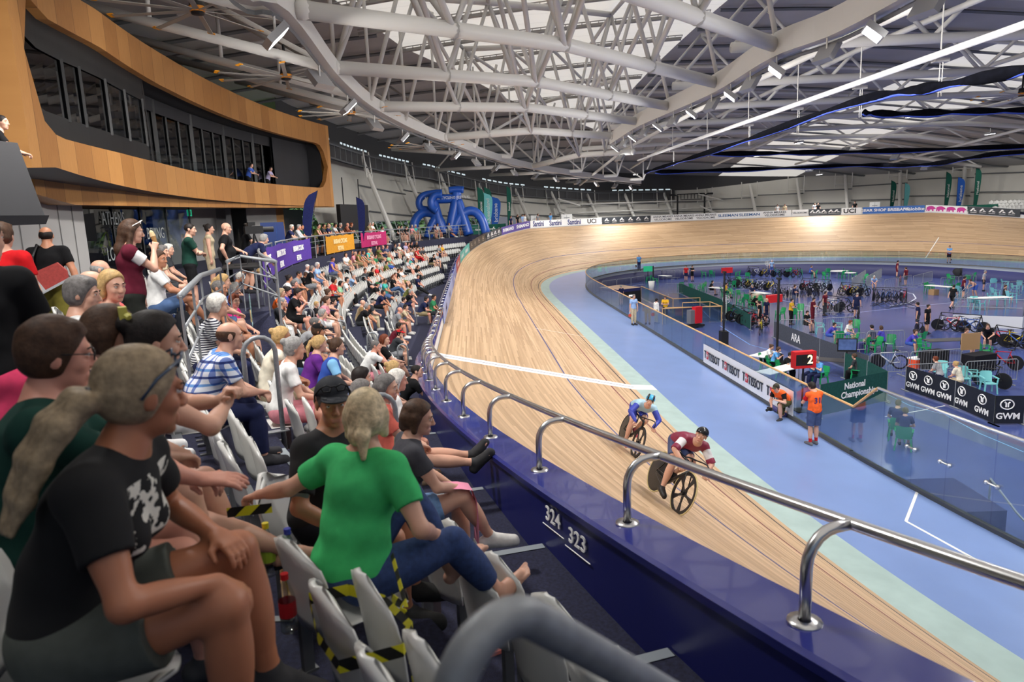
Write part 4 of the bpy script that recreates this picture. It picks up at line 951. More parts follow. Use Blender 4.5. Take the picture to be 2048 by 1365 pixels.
class SDF:
 def __init__(s): s.P = []
 def cap(s, a, b, ra, rb=None, k=.02, clip=None, sub=False, bulge=0.0): s.P.append(('c', np.array(a, float), np.array(b, float), ra, ra if rb is None else rb, k, clip or [], sub, bulge)); return s
 def ell(s, c, r, R=None, k=.02, clip=None, sub=False): s.P.append(('e', np.array(c, float), np.array(r, float), np.eye(3) if R is None else np.array(R), k, clip or [], sub)); return s
 def mesh(s, h, fold=0.0, fscale=30.0, seed=0):
  lo = np.full(3, 9e9); hi = -lo
  for p in s.P:
   if p[-2 if p[0] == 'c' else -1]: continue
   if p[0] == 'c': m = max(p[3], p[4]) + p[8]; lo = np.minimum(lo, np.minimum(p[1], p[2]) - m); hi = np.maximum(hi, np.maximum(p[1], p[2]) + m)
   else: m = p[2].max(); lo = np.minimum(lo, p[1] - m); hi = np.maximum(hi, p[1] + m)
  lo -= 3 * h + .01; hi += 3 * h + .01; n = np.ceil((hi - lo) / h).astype(int) + 1; F = np.full(tuple(n), .2, np.float32)
  ax = [lo[i] + h * np.arange(n[i]) for i in range(3)]
  for p in s.P:
   sub = p[7] if p[0] == 'c' else p[6]
   if p[0] == 'c': m = max(p[3], p[4]) + p[8]; a = np.minimum(p[1], p[2]) - m; b = np.maximum(p[1], p[2]) + m; k = p[5]; clip = p[6]
   else: m = p[2].max(); a = p[1] - m; b = p[1] + m; k = p[4]; clip = p[5]
   mg = 2.5 * k + 3 * h; i0 = np.maximum(0, ((a - mg - lo) / h).astype(int)); i1 = np.minimum(n, ((b + mg - lo) / h).astype(int) + 2)
   if (i1 <= i0).any(): continue
   X = ax[0][i0[0]:i1[0]][:, None, None]; Y = ax[1][i0[1]:i1[1]][None, :, None]; Z = ax[2][i0[2]:i1[2]][None, None, :]
   if p[0] == 'c':
    d = p[2] - p[1]; L = max(d @ d, 1e-12); t = np.clip(((X - p[1][0]) * d[0] + (Y - p[1][1]) * d[1] + (Z - p[1][2]) * d[2]) / L, 0, 1)
    r = p[3] + (p[4] - p[3]) * t
    if p[8]: r = r + p[8] * np.sin(np.pi * np.clip(t * 1.25, 0, 1))
    D = np.sqrt((X - p[1][0] - t * d[0]) ** 2 + (Y - p[1][1] - t * d[1]) ** 2 + (Z - p[1][2] - t * d[2]) ** 2) - r
   else:
    R = p[3]; x, y, z = X - p[1][0], Y - p[1][1], Z - p[1][2]; q = [(R[0][i] * x + R[1][i] * y + R[2][i] * z) / p[2][i] for i in range(3)]
    l = np.sqrt(q[0] ** 2 + q[1] ** 2 + q[2] ** 2); g = np.sqrt((q[0] / p[2][0]) ** 2 + (q[1] / p[2][1]) ** 2 + (q[2] / p[2][2]) ** 2) + 1e-9
    D = l * (l - 1) / g
   for pt, nn in clip: D = np.maximum(D, (X - pt[0]) * nn[0] + (Y - pt[1]) * nn[1] + (Z - pt[2]) * nn[2])
   sl = tuple(slice(i0[i], i1[i]) for i in range(3)); A = F[sl]
   if sub: A2 = -A; hh = np.clip(.5 + .5 * (A2 - D) / k, 0, 1); F[sl] = -(A2 + (D - A2) * hh - k * hh * (1 - hh))
   else: hh = np.clip(.5 + .5 * (A - D) / k, 0, 1); F[sl] = A + (D - A) * hh - k * hh * (1 - hh)
  if fold:
   X = ax[0][:, None, None]; Y = ax[1][None, :, None]; Z = ax[2][None, None, :]; f = fscale
   F += fold * (np.sin(f * (Z + .35 * X) + 2.1 * np.sin(f * .31 * Y + seed) + seed) * np.sin(f * .43 * (Y - .4 * Z + .3 * X) + 1.7 * seed) ).astype(np.float32)
  return nets(F, lo, h)
def rotm(yaw=0, pitch=0, roll=0):
 """yaw left about z, pitch nose-down about y, roll about x (degrees)"""
 return np.array(Matrix.Rotation(math.radians(yaw), 3, 'Z') @ Matrix.Rotation(math.radians(pitch), 3, 'Y') @ Matrix.Rotation(math.radians(roll), 3, 'X'))
def ik(a, t, l1, l2, pole):
 a, t, pole = map(lambda q: np.array(q, float), (a, t, pole)); d = t - a; L = np.linalg.norm(d);
 if L > (l1 + l2) * .998: t = a + d / L * (l1 + l2) * .998; d = t - a; L = np.linalg.norm(d)
 x = (l1 * l1 - l2 * l2 + L * L) / (2 * L); h2 = max(l1 * l1 - x * x, 1e-6); u = d / L; p = pole - u * (pole @ u); p = p / (np.linalg.norm(p) + 1e-9)
 return a + u * x + p * math.sqrt(h2), t
def unit(v): v = np.array(v, float); return v / (np.linalg.norm(v) + 1e-12)
DEF = dict(pz=.54, lean=6, lean2=10, twist=0, head=(0, 5, 0), hl=(.34, .1, .63), hr=(.34, -.1, .63), el=(-.3, .9, -.6), er=(-.3, -.9, -.6),
   fl=(.46, .12, .08), fr=(.46, -.12, .08), kl=(.6, .15, 1), kr=(.6, -.15, 1), tl=8, tr=-8, bulk=1.0, female=False, curl=.5, pl=None, pr=None, dl=None, dr=None, sc=1.0, hipyaw=0, px=0.0, ftl=0, ftr=0, belly=0.0, side=0)
def skel(**k):
 P = dict(DEF); P.update(k); J = {'P': P}
 pel = np.array([P['px'], 0, P['pz']]); Rt = rotm(P['twist']); HR = rotm(P['hipyaw'])
 sd = math.radians(P['side'])
 d1 = np.array([math.sin(math.radians(P['lean'])), math.sin(sd), math.cos(math.radians(P['lean']))]); d2 = Rt @ np.array([math.sin(math.radians(P['lean'] + P['lean2'])), math.sin(sd), math.cos(math.radians(P['lean'] + P['lean2']))])
 d1, d2 = unit(d1), unit(d2)
 w = 1.0 if not P['female'] else .9
 J['pel'] = pel; J['waist'] = pel + d1 * .2; J['chest'] = J['waist'] + d2 * .15; J['nb'] = J['waist'] + d2 * .31; J['d1'], J['d2'] = d1, d2
 sidev = unit(Rt @ np.array([0, 1, 0])); sidev = unit(sidev + np.array([0, 0, -.0])); J['side'] = sidev
 J['sl'] = J['nb'] - d2 * .035 + sidev * .178 * w; J['sr'] = J['nb'] - d2 * .035 - sidev * .178 * w
 J['fwd'] = np.cross(sidev, d2)
 HRm = rotm(*P['head']); nd = unit(d2 * .6 + np.array([.1, 0, .9]) * .4 + HRm @ np.array([.15, 0, 0]))
 J['nt'] = J['nb'] + nd * .085; J['hc'] = J['nt'] + HRm @ np.array([.018, 0, .095]); J['HR'] = HRm
 for s, sh, h, e in (('l', 'sl', 'hl', 'el'), ('r', 'sr', 'hr', 'er')):
  J['e' + s], J['w' + s] = ik(J[sh], P[h], .285, .25, P[e])
 for s, y in (('l', .092), ('r', -.092)):
  J['h' + s] = pel + HR @ np.array([0, y, -.01]); J['k' + s], J['a' + s] = ik(J['h' + s], P['f' + s], .43, .42, P['k' + s])
 return J
def body_sdf(J, hand=True, lod=0):
 P = J['P']; B = P['bulk']; f = P['female']; S = SDF(); d1, d2 = J['d1'], J['d2']; sv = J['side']; fw = J['fwd']
 R1 = np.stack([np.cross(sv, d1), sv, d1], 1); R2 = np.stack([np.cross(sv, d2), sv, d2], 1)
 S.ell(J['pel'] + d1 * .03, (.118 * B, (.165 if not f else .17) * B, .12), R1, .04)
 S.ell(J['waist'] - d1 * .03 + R1[:, 0] * P['belly'] * .5, ((.108 + P['belly']) * B, (.142 if not f else .122) * B, .14), R1, .05)
 S.ell(J['chest'] + d2 * .01, (.115 * B, (.165 if not f else .142) * B, .165), R2, .05)
 if f:
  for q in (-1, 1): S.ell(J['chest'] + d2 * .0 + fw * .085 * B + sv * q * .07, (.062, .062, .06), R2, .03)
 else:
  for q in (-1, 1): S.ell(J['chest'] + d2 * .05 + fw * .06 * B + sv * q * .07, (.06, .08, .06), R2, .04)
 S.cap(J['sl'] + d2 * .0, J['sr'], .058 * B ** .5, k=.05); S.cap(J['nb'] + d2 * .01 - fw * .01, J['nt'] + J['HR'] @ np.array([-.005, 0, .04]), .056 if not f else .049, .050 if not f else .044, k=.035)
 S.cap(J['sl'] * .55 + J['nb'] * .45, J['nb'] + (J['nt'] - J['nb']) * .5, .045, .04, k=.05); S.cap(J['sr'] * .55 + J['nb'] * .45, J['nb'] + (J['nt'] - J['nb']) * .5, .045, .04, k=.05)
 a = .9 if f else 1.0
 for s in 'lr':
  S.cap(J['s' + s], J['e' + s], .053 * a * B ** .5, .040 * a, k=.03, bulge=.006); S.cap(J['e' + s], J['w' + s], .040 * a, .026 * a, k=.02, bulge=.007)
  S.cap(J['h' + s], J['k' + s], .084 * B ** .5, .054, k=.045, bulge=.012); S.cap(J['k' + s], J['a' + s], .053, .036, k=.025, bulge=.016)
  foot_prims(S, J, s, 0.0)
  if hand: hand_prims(S, J, s, lod)
 head_prims(S, J['hc'], J['HR'], f)
 return S
def foot_prims(S, J, s, inf, k=.015):
 P = J['P']; y = math.radians(P['t' + s]); pt = math.radians(P['ft' + s]); d = np.array([math.cos(y) * math.cos(pt), math.sin(y) * math.cos(pt), -math.sin(pt)]); up = np.array([math.cos(y) * math.sin(pt), math.sin(y) * math.sin(pt), math.cos(pt)]); a = J['a' + s]
 lat = np.cross(up, d)
 S.cap(a - d * .045 - up * .045, a + d * .06 - up * .035, .034 + inf, .036 + inf, k=k); S.cap(a, a + d * .02 - up * .03, .036 + inf, .04 + inf, k=.02); S.cap(a + d * .05 - up * .04, a + d * .13 - up * .055, .038 + inf, .03 + inf, k=k)
 if inf:
  S.cap(a + d * .10 - up * .05, a + d * .175 - up * .052, .047, .040, k=.02); S.cap(a - d * .05 - up * .066, a + d * .185 - up * .07, .03, .034, k=.01)
 else:
  for i, q in enumerate((-.028, -.011, .005, .019, .031)):
   q2 = -q if s == 'r' else q; L = (.055, .05, .046, .04, .032)[i]
   S.cap(a + d * .125 + lat * q2 - up * .058, a + d * (.125 + L) + lat * q2 * 1.15 - up * .062, .014 if i == 0 else .0105, .012 if i == 0 else .009, k=.006)
def hand_frame(J, s):
 P = J['P']; w = J['w' + s]; fd = unit(w - J['e' + s]); d = unit(P['d' + s]) if P['d' + s] is not None else fd
 n = np.array(P['p' + s], float) if P['p' + s] is not None else np.array([0, 0, -1.0]); n = n - d * (n @ d)
 if np.linalg.norm(n) < .05: n = np.cross(d, [0, 1, 0])
 n = unit(n); lat = np.cross(n, d) * (1 if s == 'l' else -1)   # towards the thumb
 return w, d, n, lat
def hand_prims(S, J, s, lod):
 w, d, n, th = hand_frame(J, s); c = J['P']['curl']; g = 1.0 if not J['P']['female'] else .9
 if isinstance(c, (tuple, list)): c = c[0 if s == 'l' else 1]
 r = .0095 * g if lod == 0 else .0115
 for q in (-.026, -.009, .009, .026): S.cap(w + d * .01 + th * q * .6, w + d * .082 * g + th * q * g, .016 * g, .0125 * g, k=.012)
 for i, (q, L) in enumerate(((.029, .072), (.010, .08), (-.010, .074), (-.029, .058))):
  b = w + d * .084 * g + th * q * g; sp = unit(d + th * q * 2.0); a1 = c * (.7 + .1 * i); m1 = b + (sp * math.cos(a1) + n * math.sin(a1)) * L * .45 * g; a2 = a1 + c * 1.3
  m2 = m1 + (sp * math.cos(a2) + n * math.sin(a2)) * L * .33 * g; a3 = a2 + c * .8; m3 = m2 + (sp * math.cos(a3) + n * math.sin(a3)) * L * .24 * g
  S.cap(b, m1, r * 1.08, r, k=.005); S.cap(m1, m2, r, r * .92, k=.003); S.cap(m2, m3, r * .92, r * .8, k=.003)
 b = w + d * .025 + th * .028 * g; m1 = b + (d * .6 + th * .65 + n * .35) * .045 * g; m2 = m1 + (d * .9 + th * .15 + n * (.25 + .5 * c)) * .034 * g
 S.cap(w + d * .02 + th * .012, m1, .016 * g, .0125 * g, k=.012); S.cap(m1, m2, .0115 * g, .009 * g, k=.004)
def head_prims(S, hc, R, f=False, k=.012):
 p = lambda *q: hc + R @ np.array(q); fe = .96 if f else 1.0
 S.ell(p(-.012, 0, .03), (.097, .076, .086), R, .02); S.ell(p(.033, 0, -.028), (.06 * fe, .059 * fe, .083), R, .02); S.ell(p(.03, 0, -.073), (.053, .05 * fe, .04), R, .02)
 S.ell(p(.073, 0, -.099), (.018, .022 * fe, .016), R, .015); S.cap(p(.083, -.036, .028), p(.083, .036, .028), .011, k=.014)
 for q in (-1, 1):
  S.ell(p(.060, q * .037, -.026), (.026, .022, .024), R, .015); S.ell(p(-.006, q * .079, -.004), (.021, .009, .033), rotm() @ R, .006); S.ell(p(.099, q * .032, .009), (.017, .015, .011), R, .008, sub=True)
  S.ell(p(.101, q * .012, -.034), (.011, .008, .008), R, .006)
 S.cap(p(.088, 0, .014), p(.110, 0, -.028), .0085, .0125, k=.010)
 S.cap(p(.087, -.02, -.064), p(.087, .02, -.064), .0065, k=.006); S.cap(p(.086, -.017, -.0755), p(.086, .017, -.0755), .0075, k=.006)
 for q in (-1, 1): S.cap(p(.090, q * .019, .018), p(.083, q * .046, .016), .0062, k=.006); S.cap(p(.089, q * .021, .0), p(.083, q * .044, .0), .005, k=.006)
 S.cap(p(.097, -.025, -.0695), p(.097, .025, -.0695), .0025, k=.003, sub=True)
def hair_sdf(hc, R, style):
 p = lambda *q: hc + R @ np.array(q); n = lambda *q: R @ np.array(q); S = SDF()
 face = (p(.062, 0, .045), n(.86, 0, -.5)); face2 = (p(.028, 0, -.01), n(.93, 0, -.36)); nape = (p(0, 0, -.075), n(0.1, 0, -1))
 if style in ('short', 'bun', 'pony', 'long', 'curly', 'bob', 'tuft'):
  t = .016 if style != 'curly' else .03
  S.ell(p(-.014, 0, .034), (.098 + t * .6, .077 + t * .7, .087 + t), R, .01, clip=[face if style in ('short', 'tuft') else (p(.050, 0, .055), n(.78, 0, -.62)), nape])
  S.ell(p(-.03, 0, -.01), (.075 + t * .6, .074 + t * .6, .075), R, .02, clip=[face2 if style in ('short', 'tuft', 'curly') else (p(.008, 0, -.01), n(.93, 0, -.36)), nape])
 if style == 'short': S.cap(p(.05, -.045, .098), p(.05, .045, .094), .014, .017, k=.03)
 if style == 'tuft': S.cap(p(.07, -.03, .105), p(.065, .03, .1), .02, .022, k=.03)
 if style == 'bun': S.ell(p(-.115, 0, .07), (.038, .042, .038), R, .015)
 if style == 'pony':
  S.cap(p(-.10, 0, .045), p(-.135, 0, .03), .022, k=.02); S.cap(p(-.135, 0, .03), p(-.165, 0, -.06), .028, .03, k=.02); S.cap(p(-.165, 0, -.06), p(-.16, 0, -.19), .03, .012, k=.02)
 if style == 'long':
  for q in (-1, 1): S.cap(p(-.02, q * .075, .02), p(-.03, q * .09, -.17), .028, .03, k=.03); S.cap(p(-.03, q * .09, -.17), p(.0, q * .1, -.29), .03, .018, k=.03)
  S.cap(p(-.075, 0, .0), p(-.1, 0, -.2), .06, .055, k=.04); S.cap(p(-.1, 0, -.2), p(-.1, 0, -.3), .055, .03, k=.04)
 if style == 'bob':
  for q in (-1, 1): S.cap(p(-.02, q * .078, .02), p(-.018, q * .078, -.075), .024, .02, k=.03)
  S.cap(p(-.08, -.03, .0), p(-.08, .03, -.07), .045, k=.03)
 if style == 'balding':
  S.ell(p(-.016, 0, .015), (.1, .082, .075), R, .008, clip=[face2, (p(0, 0, -.07), n(.1, 0, -1)), (p(0, 0, .055), n(.25, 0, 1))])
 if style == 'shaved':
  S.ell(p(-.013, 0, .031), (.1, .079, .088), R, .008, clip=[face, (p(0, 0, -.05), n(.1, 0, -1))])
 return S
def cap_sdf(hc, R):
 p = lambda *q: hc + R @ np.array(q); n = lambda *q: R @ np.array(q); S = SDF()
 S.ell(p(-.01, 0, .045), (.108, .088, .092), R, .005, clip=[(p(0, 0, .045), n(.1, 0, -1))])
 S.ell(p(.10, 0, .046), (.085, .07, .012), R, .01, clip=[(p(.06, 0, 0), n(-1, 0, 0))])
 return S
def plane(a, b, f): a, b = np.array(a), np.array(b); return (a + (b - a) * f, unit(b - a))
def shirt_sdf(J, sleeve=.62, inf=.012, hem=.0, loose=0.0, low=0.0):
 P = J['P']; B = P['bulk']; f = P['female']; S = SDF(); d1, d2 = J['d1'], J['d2']; sv, fw = J['side'], J['fwd']; R1 = np.stack([np.cross(sv, d1), sv, d1], 1); R2 = np.stack([np.cross(sv, d2), sv, d2], 1)
 i = inf; cl = [(J['pel'] - d1 * (.02 + low), -d1)]
 S.ell(J['pel'] + d1 * .04, (.126 * B + i, .17 * B + i, .13), R1, .04, clip=cl); S.ell(J['waist'] - d1 * .03 + R1[:, 0] * P['belly'] * .5, ((.113 + P['belly']) * B + i + loose, (.15 if not f else .132) * B + i + loose, .16), R1, .06, clip=cl)
 S.ell(J['chest'] + d2 * .01, (.116 * B + i, (.168 if not f else .145) * B + i, .172), R2, .05)
 for q in (-1, 1): S.ell(J['chest'] + d2 * (.0 if f else .05) + fw * (.085 if f else .06) * B + sv * q * .07, ((.064 if f else .06) + i, (.064 if f else .08) + i, .066), R2, .04)
 S.cap(J['sl'], J['sr'], .06 * B ** .5 + i * .8, k=.05)
 for s in 'lr': S.cap(J['s' + s] * .6 + J['nb'] * .4, J['nb'] + (J['nt'] - J['nb']) * .25, .046 + i * .4, .045, k=.04)
 if sleeve > 0:
  for s in 'lr':
   a, e = J['s' + s], J['e' + s]
   S.cap(a, e, .053 * B ** .5 + i + .004, .049 + i * .9, k=.03, clip=[plane(a, e, min(1.0, sleeve))] if sleeve < 1 else None)
   if sleeve > 1: w = J['w' + s]; S.cap(e, w, .045 + i * .7, .034 + i * .6, k=.02, clip=[plane(e, w, sleeve - 1)])
 S.ell(J['nt'] + (J['nt'] - J['nb']) * .35 + fw * .025, (.07, .066, .075), None, .012, sub=True)
 return S
def pants_sdf(J, length=.85, inf=.014, flare=.012):
 """length <1: fraction of thigh; 1..2 down the shin"""
 P = J['P']; B = P['bulk']; S = SDF(); d1 = J['d1']; sv = J['side']; R1 = np.stack([np.cross(sv, d1), sv, d1], 1); i = inf
 cl = [(J['pel'] + d1 * .115, d1)]
 S.ell(J['pel'] + d1 * .03, (.119 * B + i * .8, .166 * B + i * .8, .125), R1, .04, clip=cl)
 for s in 'lr':
  h, k, a = J['h' + s], J['k' + s], J['a' + s]
  if length < 1: S.cap(h, k, .085 * B ** .5 + i, .066 + i + flare, k=.04, clip=[plane(h, k, length)])
  else:
   S.cap(h, k, .085 * B ** .5 + i, .056 + i, k=.04, bulge=.01)
   S.cap(k, a, .055 + i, .045 + i * .6, k=.02, bulge=.012, clip=[plane(k, a, length - 1)])
 return S
def shoe_sdf(J, s): S = SDF(); foot_prims(S, J, s, .009); return S
def sock_sdf(J, s, f=.72): S = SDF(); S.cap(J['k' + s], J['a' + s], .052, .042, k=.01, bulge=.015, clip=[(plane(J['k' + s], J['a' + s], f)[0], unit(J['k' + s] - J['a' + s]))]); return S
def nmesh(S, name, h, fold=0, seed=0, smooth=True, fscale=30.0):
 V, Fc = S.mesh(h, fold, fscale, seed); me = bpy.data.meshes.new(name)
 me.vertices.add(len(V)); me.vertices.foreach_set('co', V.astype(np.float32).ravel()); n = len(Fc)
 me.loops.add(n * 4); me.loops.foreach_set('vertex_index', Fc.astype(np.int32).ravel()); me.polygons.add(n); me.polygons.foreach_set('loop_start', np.arange(n, dtype=np.int32) * 4); me.polygons.foreach_set('loop_total', np.full(n, 4, np.int32))
 if smooth: me.polygons.foreach_set('use_smooth', np.ones(n, bool))
 me.update(calc_edges=True); return me
M_SKIN = {'light': mat('skin_light', s2l(214, 164, 140), .5, noise=.05, nscale=14), 'tan': mat('skin_tan', s2l(190, 130, 98), .48, noise=.06, nscale=12), 'pink': mat('skin_pink', s2l(216, 152, 130), .5, noise=.06, nscale=14), 'dark': mat('skin_dark', s2l(110, 70, 50), .5, noise=.05), 'deep': mat('skin_deep_tan', s2l(180, 116, 84), .46, noise=.07, nscale=10)}
M_EYE = mat('eye_white', s2l(225, 222, 216), .25); M_IRIS = mat('eye_dark', s2l(48, 36, 28), .2); M_LIP = mat('lip_tone', s2l(190, 122, 108), .45)
def hairm(n):
 c = {'grey': (150, 148, 146), 'white': (212, 208, 200), 'brown': (74, 52, 38), 'dark': (34, 28, 26), 'blond': (190, 156, 104), 'red': (112, 54, 32), 'ash': (160, 140, 112), 'salt': (110, 106, 104), 'lblond': (206, 186, 150)}[n]
 return mat('hair_' + n, s2l(*c), .6, noise=.3, nscale=45, spec=.3, bump=.12, bscale=90)
def body_mesh(J, h, name='body', lod=0):
 me = nmesh(body_sdf(J, True, lod), name, h); hc, R = J['hc'], J['HR']
 # eyes and brows joined to the body mesh as extra islands with their own slots
 n0 = len(me.polygons); C = np.empty(n0 * 3); me.polygons.foreach_get('center', C); C = (C.reshape(-1, 3) - hc) @ R
 mi = np.zeros(n0, np.int32); q = (C[:, 0] > .084) & (np.abs(C[:, 1]) < .021) & (C[:, 2] < -.059) & (C[:, 2] > -.081); mi[q] = 3
 mb = MB(); Rm = Matrix(R.tolist())
 for s in (-1, 1):
  mb.mi = 1; mb.ball(hc + R @ np.array([.0795, s * .032, .009]), .0125, 10 if lod == 0 else 6); mb.mi = 2; mb.ball(hc + R @ np.array([.0885, s * .031, .009]), .0048, 8 if lod == 0 else 5)
  mb.tube([hc + R @ np.array(x) for x in ((.094, s * .014, .027), (.094, s * .032, .033), (.083, s * .050, .028))], [.0035, .0045, .0025], 5)
 bm = bmesh.new(); bm.from_mesh(me); b0 = len(bm.faces)
 for i, v in enumerate(mi): pass
 vs = [bm.verts.new(tuple(v)) for v in mb.V];
 for f, m_ in zip(mb.F, mb.M):
  try: g = bm.faces.new([vs[i] for i in f]); g.material_index = m_; g.smooth = True
  except ValueError: pass
 bm.to_mesh(me); bm.free()
 a = np.zeros(len(me.polygons), np.int32); me.polygons.foreach_get('material_index', a); a[:n0] = mi; me.polygons.foreach_set('material_index', a)
 for m_ in (M_SKIN['light'], M_EYE, M_IRIS, M_LIP): me.materials.append(m_)
 me.update(); return me
def place_mesh(name, me, m, parent=None, slot0=True):
 if not len(me.materials): me.materials.append(m)
 o = bpy.data.objects.new(name, me); COL.objects.link(o)
 if parent: o.parent = parent
 if m is not None: o.material_slots[0].link = 'OBJECT'; o.material_slots[0].material = m
 return o
# ------------------------------------------------------------------ stadium seats
M_SEAT = mat('seat_plastic_white', s2l(222, 222, 218), .25, noise=.03, nscale=3, spec=.5); M_BRK = mat('seat_bracket', s2l(120, 122, 124), .5, .3)
def shell(w_, h_, bow, thick, top=.8, n=10, m_=8):
 """curved rounded shell in the y-z plane, facing +x"""
 V = []; Fc = []
 for side in (0, 1):
  for i in range(m_ + 1):
   z = i / m_; wd = w_ / 2 * (1 - max(0, (z - top) / (1 - top)) ** 2.6 * .75) * (.9 + .1 * min(1, z * 2))
   for j in range(n + 1):
    y = (j / n * 2 - 1); e = abs(y) ** 3
    V.append((-bow * (1 - y * y) - (side * thick) * (1 - .6 * e) + .03 * (z - .5) ** 2 * -1 - .07 * z, y * wd, z * h_ * (1 - .10 * max(0, (abs(y) - .5) * 2) ** 2 * (z > .55))))
 K = (m_ + 1) * (n + 1)
 for i in range(m_):
  for j in range(n):
   a = i * (n + 1) + j; Fc.append((a, a + 1, a + n + 2, a + n + 1)); Fc.append((K + a, K + a + n + 1, K + a + n + 2, K + a + 1))
 bd = [j for j in range(n + 1)] + [(i + 1) * (n + 1) - 1 for i in range(1, m_ + 1)] + [m_ * (n + 1) + j for j in range(n - 1, -1, -1)] + [i * (n + 1) for i in range(m_ - 1, 0, -1)]
 for q in range(len(bd)): a, b = bd[q], bd[(q + 1) % len(bd)]; Fc.append((a, K + a, K + b, b))
 return V, Fc
SV, SF = shell(.45, .42, .045, .022); PV, PF = shell(.42, .40, .03, .025, .75)
def back_pts(): return [(x - .17, y, z + .385) for x, y, z in SV]
def pan_pts(up):
 if up: return [(x * .8 + -.09 + .05, y, z + .40) for x, y, z in PV]
 return [(-.15 + z * 1.0, y, .425 + x * .6 + .03 * (z / .4)) for x, y, z in PV]
_me = {}
def seat_parts(up):
 if up in _me: return _me[up]
 out = []
 for nm, V, Fc, m in (('backrest', back_pts(), SF, M_SEAT), ('seat_pan', pan_pts(up), PF, M_SEAT)):
  me = bpy.data.meshes.new(nm); me.from_pydata(V, [], Fc); me.materials.append(m); me.polygons.foreach_set('use_smooth', np.ones(len(Fc), bool)); me.update(); out.append((nm, me))
 mb = MB(); mb.box((-.16, 0, .41), (.06, .40, .05))
 for y in (-.17, .17): mb.box((-.17, y, .24), (.05, .035, .36)); mb.box((-.19, y, .06), (.12, .05, .012))
 me = bpy.data.meshes.new('bracket'); me.from_pydata(mb.V, [], mb.F); me.materials.append(M_BRK); out.append(('bracket', me))
 _me[up] = out; return out
def seat_one(up):
 k = ('one', up)
 if k in _me: return _me[k]
 V = []; Fc = []; MI = []
 for i, (nm, me) in enumerate(seat_parts(up)):
  n = len(V); V += [tuple(v.co) for v in me.vertices]; Fc += [tuple(n + q for q in p.vertices) for p in me.polygons]; MI += [1 if nm == 'bracket' else 0] * len(me.polygons)
 me = bpy.data.meshes.new('stadium_seat'); me.from_pydata(V, [], Fc); me.materials.append(M_SEAT); me.materials.append(M_BRK); me.polygons.foreach_set('material_index', np.array(MI, np.int32)); me.polygons.foreach_set('use_smooth', np.array([m == 0 for m in MI])); me.update(); _me[k] = me; return me
def put_seat(x, y, z, yaw, up, label, group, detail):
 if detail:
  r = empty('stadium_seat', label, 'seat', (x, y, z), yaw, group)
  for nm, me in seat_parts(up): o = bpy.data.objects.new(nm, me); COL.objects.link(o); o.parent = r
 else:
  r = bpy.data.objects.new('stadium_seat', seat_one(up)); COL.objects.link(r); r.location = (x, y, z); r.rotation_euler = (0, 0, yaw); tag(r, label, 'seat', group)
 return r
AISLES = [R_(-25.7), R_(-13.2), R_(1.5), R_(15.5), R_(28)]
def yaw_in(x, y): return math.atan2(YC - y, -x)
def pxof(P):
 d = np.array(P) - CAM; zf = d @ FWD
 if zf < .2: return None
 return IW / 2 + F_PX * (d @ RT) / zf, IH / 2 - F_PX * (d @ UP) / zf, zf
# ------------------------------------------------------------------ crowd
POSE = {
 'A': dict(lean=4, lean2=8, head=(-24, 6, 0)),
 'B': dict(lean=24, lean2=18, hl=(.58, .04, .60), hr=(.58, -.03, .57), el=(.1, 1, -.3), er=(.1, -1, -.3), head=(-18, -2, 0)),
 'C': dict(lean=2, lean2=8, female=True, hl=(.40, .02, .70), hr=(.42, -.08, .72), fr=(.62, .10, .30), kr=(.3, -.1, 1), ftr=20, head=(-30, 4, 0)),
 'D': dict(lean=-6, lean2=6, hl=(.22, -.13, .86), hr=(.25, .12, .83), el=(.2, 1, -.6), er=(.2, -1, -.6), fl=(.56, .13, .08), fr=(.58, -.12, .08), head=(-34, 8, 0)),
 'E': dict(lean=20, lean2=14, hr=(.36, -.05, 1.0), er=(.5, -.6, -1), hl=(.46, .1, .64), head=(-28, 4, 0), dr=(0, .2, 1), pr=(-1, 0, 0), curl=1.1),
 'F': dict(lean=8, lean2=14, female=True, hl=(.36, .05, .86), hr=(.36, -.05, .87), el=(0, .9, -1), er=(0, -.9, -1), dl=(.6, -.3, .6), dr=(.6, .3, .6), head=(-6, 22, 0), curl=.9),
 'G': dict(lean=-4, lean2=10, fl=(.72, .10, .08), fr=(.76, -.06, .08), hl=(.30, .09, .64), hr=(.32, -.06, .66), head=(-36, 6, 0), belly=.03),
 'H': dict(lean=6, lean2=10, female=True, twist=-14, hl=(.42, .0, .66), hr=(.30, -.16, .62), head=(-52, 5, 0)),
 'I': dict(lean=10, lean2=12, female=True, head=(2, 8, 0), hl=(.38, .05, .66), hr=(.40, -.1, .66)),
 'J': dict(lean=18, lean2=18, head=(-6, 4, 0), hl=(.50, .05, .62), hr=(.50, -.05, .64), belly=.02, bulk=1.08),
}
